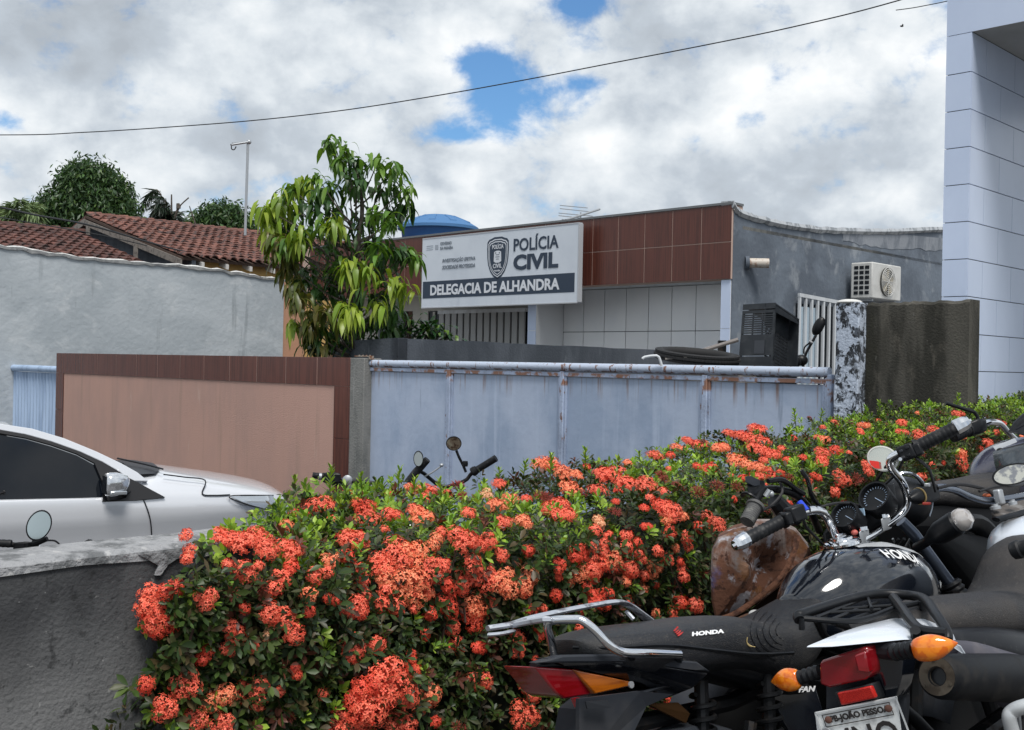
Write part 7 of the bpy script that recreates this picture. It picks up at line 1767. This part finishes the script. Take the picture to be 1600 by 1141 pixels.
for k in range(2):
    g = G(); g.slab([P(1582 + k * 6, 668 - k * 9, 3.98), P(1600 + k * 2, 660 - k * 9, 4.0), P(1600 + k * 2, 664 - k * 9, 4.0), P(1585 + k * 6, 672 - k * 9, 3.98)], fC.f * .02); g.build('fairing_slat', M_plast, Cm)

g = G(); smooth_secs(g, fC, [(P(1395, 800, 3.62), .06, .2), (P(1450, 790, 3.72), .13, .42), (P(1520, 782, 3.85), .15, .50), (P(1600, 775, 4.0), .16, .55), (P(1680, 780, 4.2), .12, .5)], n=18, p=.6); g.build('lower_shade_mass', M_void, Cm, smooth=45)  # added dark bulk, the shade between the bikes is put into its colour
for k in range(7):
    x0 = 1395 + k * 9; wire(A, [P(x0, 842, 3.16), P(x0 + rs.uniform(-14, 14), 868, 3.2), P(x0 + rs.uniform(-10, 20), 895, 3.22), P(x0 + 18, 930, 3.2)], .0032 + .0012 * (k % 3), M_cable if k % 3 else M_galv)
g = G()
for k in range(5): g.lathe(P(1455 + k * 2, 905 + k * 8, 3.34), fA.f * .5 + fA.u, [(.055, 0), (.062, .003), (.055, .006)], 18)
tag(g.build('cooling_fin', M_metd, A), kind='stuff')
g = G(); ctr = P(1528, 900, 3.5); g.tube([ctr + (fA.f * math.cos(q_) + fA.u * math.sin(q_)) * .17 for q_ in [math.pi * j / 14 for j in range(15)]], .022, 10, flat=1.5); g.build('front_mudguard', M_blk, A)
# ================================================================== motorcycles on the street side of the hedge
M_dred = mat('dark_red_tank', (.12, .012, .010), .2, coat=1)
def street_bike(name_lab, tip, phi, lean, colour):
    fr = Frame(tip, phi, lean, .38); dz_ = (STREET) / fr.u.z; fr.o = fr.o + fr.u * dz_
    t = thing('motorcycle', name_lab, 'motorcycle', fr.o, group=None); chassis(t, fr, colour=colour); return t, fr
E, fE = street_bike('motorcycle behind the hedge whose bar and gauge show before the grey gate pillar', P(789, 900, 7.8), 150, 6, M_dred)
g = G(); g.tube(smooth_path([P(489, 743, 8.5), P(512, 746, 8.5), P(530, 752, 8.52), P(545, 752, 8.55), P(575, 754, 8.6), P(590, 756, 8.6)], 4), .016, 10); hE = g.build('handlebar', M_metd, E)
grip(hE, P(505, 745, 8.49), P(490, 743, 8.48), r=.024, rm=M_rubr)
g = G(); g.lathe(P(502, 745, 8.48), P(490, 743, 8.48) - P(505, 745, 8.5), [(.028, 0), (.028, .02)], 14); g.build('grey_ring', M_galv, hE)
g = G(); g.box(P(518, 747, 8.47), (.11, .07, .09), (RV, fE.f, UV)); g.build('switch_housing', M_blk, hE, bevel=.02)
g = G(); g.box(P(529, 753, 8.50), (.09, .05, .07), (RV, fE.f, UV)); g.build('lever_clamp', M_blk, hE, bevel=.015)
g = G(); g.lathe(P(543, 750, 8.48), -Vector((0, 1, 0)), [(.038, 0), (.038, .02), (.02, .03)], 16); g.build('chromed_boss', M_galv, hE)
g = G(); g.ell(P(585, 764, 8.5), (.085, .07, .055)); g.build('instrument_pod', M_blk, E)
g = G(); g.poly([P(574, 766, 8.38), P(582, 756, 8.38), P(578, 764, 8.38), P(576, 772, 8.38)]); g.build('pale_sticker', M_wpaint, E, smooth=0)
wire(E, [P(528, 752, 8.5), P(540, 762, 8.5), P(545, 780, 8.5)], .012); wire(E, [P(540, 758, 8.45), P(542, 775, 8.45)], .01)
F_, fF = street_bike('motorcycle behind the hedge with two round mirrors up against the blue gate', P(415, 900, 7.3), 35, 4, M_tankA)
g = G(); g.tube(smooth_path([P(640, 752, 8.0), P(655, 736, 8.05), P(690, 760, 8.1), P(725, 752, 8.1), P(738, 739, 8.1), P(760, 726, 8.1)], 4), .014, 10); hF = g.build('handlebar', M_metd, F_)
g = G(); g.tube([P(638, 755, 8.0), P(650, 738, 8.0), P(668, 718, 7.98)], [.035, .030, .026], 12); g.build('grip', M_rubr, hF)
g = G(); g.tube([P(741, 737, 8.08), P(775, 716, 8.03)], [.026, .026], 12); g.build('grip', M_rubr, hF)
g = G(); g.lathe(P(738, 738, 8.08), P(775, 716, 8.03) - P(738, 738, 8.08), [(.034, 0), (.036, .02), (.03, .04)], 12); g.build('throttle_drum', M_rubr, hF)
M_mbrown = mat('brown_mirror_glass', (.42, .33, .25), .15, metal=.8, layers=[dict(scale=(16, 16, 16), color=(.62, .55, .42), lo=.50, hi=.56), dict(scale=(20, 20, 20), color=(.16, .10, .07), lo=.52, hi=.60, seed=4)])
ovalmirror(F_, P(709, 693, 8.05), -Vector((-.1, 1, 0)), .056, .052, ZX, glass=M_mbrown)
g = G(); g.tube(smooth_path([P(713, 704, 8.07), P(717, 714, 8.07), P(724, 728, 8.08), P(728, 738, 8.08)], 3), .010, 8); g.build('mirror_stem', M_blk, hF)
g = G(); g.lathe(P(727, 729, 8.07), ZX, [(.018, 0), (.022, .02), (.018, .04)], 12); g.build('stem_nut', M_blk, hF)
ovalmirror(F_, P(654, 717, 7.96), Vector((-.35, -1, 0)), .038, .057, ZX, glass=mat('pale_mirror_glass', (.62, .70, .72), .1, metal=.6))
g = G(); g.tube(smooth_path([P(663, 745, 8.05), P(676, 738, 8.05), P(690, 728, 8.05)], 3), .006, 6); g.ell(P(690, 727, 8.05), (.016, .016, .014)); g.build('hand_lever', M_galv, hF)
def PG(x, y, d): return P(x, y, d * 1.16)
Gm, fG = street_bike('motorcycle behind the black planter wall at the left with an oval mirror', PG(-496, 900, 4.85 / 1.16), 18, 8, M_tankA)
g = G(); g.tube(smooth_path([PG(-40, 848, 4.5), PG(0, 850, 4.52), PG(30, 853, 4.55), PG(60, 862, 4.6), PG(90, 868, 4.65), PG(120, 856, 4.7), PG(140, 846, 4.7)], 4), .013, 10); hG = g.build('handlebar', M_metd, Gm)
g = G(); g.lathe(PG(-40, 847, 4.48), PG(24, 850, 4.5) - PG(-40, 847, 4.48), [(.018 + .002 * (k % 2), k * .012) for k in range(15)], 14); g.build('grip', M_rubr, hG)
g = G(); g.box(PG(40, 856, 4.52), (.065, .06, .06), (RV, fG.f, UV)); g.build('switch_housing', M_blk, hG, bevel=.012)
g = G(); g.tube([PG(46, 870, 4.52), PG(44, 848, 4.52)], .018, 10); g.build('fluid_pot', M_blk, hG)
g = G(); g.tube([PG(52, 850, 4.5), PG(74, 842, 4.5)], [.016, .012], 10); g.build('mirror_clamp', M_blk, hG)
g = G(); g.tube(smooth_path([PG(52, 846, 4.5), PG(58, 838, 4.5), PG(62, 830, 4.5)], 3), .008, 8); g.build('mirror_stem', M_blk, hG)
ovalmirror(Gm, PG(61, 821, 4.46), (Vector((.30, -1, .15))), .053, .072, ZX + RV * .35, glass=mat('green_grey_mirror', (.60, .66, .64), .05, metal=1))
wire(Gm, [PG(66, 846, 4.52), PG(85, 845, 4.55), PG(96, 855, 4.6), PG(101, 866, 4.6)], .0045); wire(Gm, [PG(60, 856, 4.52), PG(80, 862, 4.55), PG(90, 858, 4.6), PG(98, 864, 4.6)], .004)
g = G(); g.tube([PG(60, 853, 4.5), PG(74, 866, 4.52)], .007, 8); g.tube([PG(80, 860, 4.55), PG(72, 868, 4.5)], .006, 8); g.build('chrome_link', M_chrome, hG)
g = G(); g.tube([PG(119, 862, 4.6), PG(126, 852, 4.6)], .016, 10); g.build('lever_perch', M_blk, hG)
g = G(); g.tube([PG(122, 858, 4.6), PG(140, 846, 4.6)], [.010, .008], 8); g.ell(PG(141, 846, 4.6), (.012, .012, .010)); g.build('brake_lever', M_blk, hG)
g = G(); g.ell(PG(140, 862, 4.7), (.06, .06, .035)); g.build('instrument_pod', M_plast, Gm)

# ------------------------------------------------------------------ things behind the gate
YH = .30
g = G(); g.ab(3.0, 9.6, 7.45, 13.95, STREET, YH); tag(g.build('raised_yard', M_yard, smooth=0), kind='structure')
fH = Frame(P(1150, 620, 9.0), 20, 3, .3); fH.o = fH.o + fH.u * (YH / fH.u.z)
H = thing('motorcycle', 'motorcycle behind the blue gate showing only one black mirror before the barred window', 'motorcycle', fH.o); chassis(H, fH, colour=M_tankA)
ovalmirror(H, P(1279, 510, 9.6), Vector((.35, 1, .0)), .045, .085, ZX + RV * .5)
g = G(); g.tube(smooth_path([P(1275, 524, 9.6), P(1266, 540, 9.6), P(1258, 556, 9.6), P(1254, 580, 9.6)], 3), .012, 8); g.build('mirror_stem', M_blk, H)
g = G(); g.tube(smooth_path([P(1265, 536, 9.58), P(1257, 543, 9.58), P(1256, 553, 9.58)], 3), .007, 6); g.build('cable_loop', M_blk, H)
g = G(); g.tube([P(1264, 533, 9.57), P(1269, 536, 9.57)], .012, 8); g.build('steel_clip', M_galv, H)
g = G(); g.ell(P(1252, 563, 9.6), (.06, .05, .05)); g.ell(P(1243, 566, 9.55), (.05, .05, .05)); g.build('bar_controls', M_blk, H)
# black plastic crate standing on its end
crt = thing('plastic_crate', 'black plastic crate standing on end behind the blue gate by the grey side wall', 'crate', P(1200, 580, 9.2))
def crate():
    c = [P(1161, 476, 9.30), P(1211, 473, 9.0), P(1206, 590, 8.95), P(1152, 590, 9.25)]
    nin = (P(1248, 497, 9.22) - P(1211, 473, 9.0)); nin.z = 0; nin.normalize(); D_ = .30
    def F4(u, v): return c[0].lerp(c[1], u).lerp(c[3].lerp(c[2], u), v)
    for (u0, u1, v0, v1, nm) in ((0, 1, 0, .075, 'rim'), (0, 1, .09, .13, 'rim'), (0, 1, .42, .70, 'panel'), (0, .05, .13, 1, 'edge'), (.95, 1, .13, 1, 'edge'), (0, 1, .72, .78, 'rib'), (.05, .95, .78, 1, 'panel')):
        g = G(); g.slab([F4(u0, v0), F4(u1, v0), F4(u1, v1), F4(u0, v1)], nin * (.018 if nm != 'panel' else .012) - nin * (.004 if nm == 'rim' else 0)); g.build(nm, M_crate, crt, smooth=0)
    for k in range(9):
        v = .145 + k * .030; g = G(); g.slab([F4(.05, v), F4(.95, v), F4(.95, v + .020), F4(.05, v + .020)], nin * .012); g.build('slat', M_crate, crt, smooth=0)
    for u in (.33, .62):
        g = G(); g.slab([F4(u, .13), F4(u + .03, .13), F4(u + .03, .42), F4(u, .42)], nin * .011); g.build('rib', M_crate, crt, smooth=0)
    g = G(); g.slab([F4(.45, .50), F4(.75, .50), F4(.75, .68), F4(.45, .68)], nin * -.004); g.build('label_plate', M_crate2, crt, smooth=0)
    # top, bottom and back walls, open towards the right
    T0, T1 = c[0], c[1]
    g = G(); g.slab([T0, T1, P(1248, 498, 9.22), P(1196, 500, 9.5)], -ZX * .014); g.build('top_side', M_crate, crt, smooth=0)
    b0, b1 = P(1196, 500, 9.5), P(1248, 498, 9.22); 
    def S4(u, v): return (T1 + Vector((.0, .0, 0))).lerp(b1, u) + (F4(1, 1) - T1) * v * (1 - .0 * u)
    d_ = (T1 - T0).normalized()
    # far inner wall with slots seen through the open side
    W0 = T0 + d_ * .02; 
    for k in range(14):
        v = .30 + k * .045
        for s_ in range(5):
            u0 = .06 + s_ * .19
            p0 = T1.lerp(b1, u0) + (F4(1, 1) - T1) * v - d_ * .10; p1 = T1.lerp(b1, u0 + .03) + (F4(1, 1) - T1) * v - d_ * .10
            g = G(); g.slab([p0, p1, p1 - ZX * .03, p0 - ZX * .03], d_ * -.008); g.build('lattice_bar', M_crate, crt, smooth=0) if s_ < 5 else None
        p0 = T1.lerp(b1, .03) + (F4(1, 1) - T1) * (v + .022) - d_ * .10; p1 = T1.lerp(b1, .97) + (F4(1, 1) - T1) * (v + .022) - d_ * .10
        g = G(); g.slab([p0, p1, p1 - ZX * .012, p0 - ZX * .012], d_ * -.008); g.build('lattice_bar', M_crate, crt, smooth=0)
    p0 = T1 - d_ * .10; p1 = b1 - d_ * .10; dn = (F4(1, 1) - T1)
    g = G(); g.slab([p0, p1, p1 + dn * .30, p0 + dn * .30], d_ * -.01); g.build('inner_wall', M_crate, crt, smooth=0)
    g = G(); g.slab([b1, b1 - d_ * .28, b1 - d_ * .28 + dn * .9, b1 + dn * .9], nin * .01); g.build('far_side', M_crate, crt, smooth=0)
    g = G(); g.slab([T1 + dn * .03, T1.lerp(b1, .93) + dn * .03, T1.lerp(b1, 1.0) + dn * .06, T1.lerp(b1, .05) + dn * .1], d_ * .0 + nin * 0 + ZX * -.012); g.build('lip', M_crate, crt, smooth=0)
M_crate = mat('black_crate_plastic', (.022, .026, .032), .5, layers=[dict(scale=(9, 9, 9), color=(.05, .055, .06), lo=.45, hi=.7, op=.7)])
M_crate2 = mat('crate_label', (.045, .05, .06), .5)
crate()
G().box(P(1200, 600, 9.2) - ZX * .12, (.6, .5, .2), (RV, Vector((0, 1, 0)), ZX)).build('bracket_base', M_metd, crt)
# knobbly tyre lying flat on the scrap, and a bar behind it
tc2 = P(1089, 572, 8.9); Rt = 62 / FPX * 8.9
t = thing('loose_tyre', 'knobbly bicycle tyre lying flat just above the gate rail left of the crate', 'tyre', tc2)
axn = (ZX + Vector((.06, -.02, 0)) + Vector((0, -.10, 0))).normalized(); tc3 = P(1089, 557, 8.9)
ux = axn.orthogonal().normalized(); vy = axn.cross(ux)
g = G(); ringp = [tc3 + (ux * math.cos(a) + vy * math.sin(a)) * Rt * .92 for a in [2 * math.pi * j / 60 for j in range(61)]]
g.tube(ringp, .042, 12, caps=False); ty = g.build('tyre', M_rub, t)
g = G()
for j in range(76):
    a = 2 * math.pi * j / 76; d_ = ux * math.cos(a) + vy * math.sin(a)
    for s_ in (-1, 0, 1):
        g.box(tc3 + d_ * (Rt * .92 + (.034 if s_ else .044)) + axn * s_ * .028, (.020, .026, .016), (d_, axn.cross(d_), axn))
tag(g.build('knob', M_rub, ty, smooth=0), kind='stuff')
g = G(); g.lathe(tc3 - axn * .05, axn, [(Rt * .80, 0), (Rt * .82, .02), (Rt * .75, .03)], 40, caps=False); g.build('rim', mat('worn_alloy', (.25, .22, .20), .5, metal=.5), t)
g = G(); g.tube([P(1040, 561, 8.7), P(1072, 558, 8.6), P(1110, 566, 8.6)], .010, 6); g.build('dead_stick', M_wood, t)
g = G(); g.tube([P(1085, 552, 9.3), P(1153, 531, 9.3)], .018, 8); tag(g.build('steel_bar', mat('bar_grey', (.20, .18, .17), .6), None), 'thin grey bar slanting up from the tyre to the crate', 'bar')
g = G(); g.tube(smooth_path([P(1004, 561, 8.6), P(1008, 558, 8.6), P(1026, 556, 8.6), P(1031, 562, 8.6), P(1034, 572, 8.6)], 2), .011, 8); tag(g.build('white_tube', M_wpaint, None), 'bent white metal tube peeking over the gate rail left of the tyre', 'tube')
g = G(); q_ = P(1089, 572, 9.0); g.ab(ca(q_) - .3, ca(q_) + .3, 7.62, 8.5, YH, q_.z - .02); tag(g.build('scrap_box', M_wood, None, bevel=.02), 'wooden box of scrap hidden low behind the blue gate under the tyre', 'box')
g = G(); g.box(P(1128, 546, 9.8), (.07, .05, .16), (RV, Vector((0, 1, 0)), ZX)); tag(g.build('dark_stub', M_metd, None, bevel=.005), 'small dark post stub between the tyre and the white corner column', 'post')

pd_ = seatpt(1172, 1008) - .004
g = G(); g.tube(smooth_path([P(1168, 996, pd_), P(1167, 1003, pd_), P(1171, 1009, pd_), P(1180, 1011, pd_)], 4), [.0012] * 6 + [.002] * 4 + [.001] * 3, 5); tag(g.build('dry_stalk', mat('straw', (.42, .32, .14), .7), None), 'small curled dry yellow stalk lying on the black seat beside the white lettering', 'stalk')
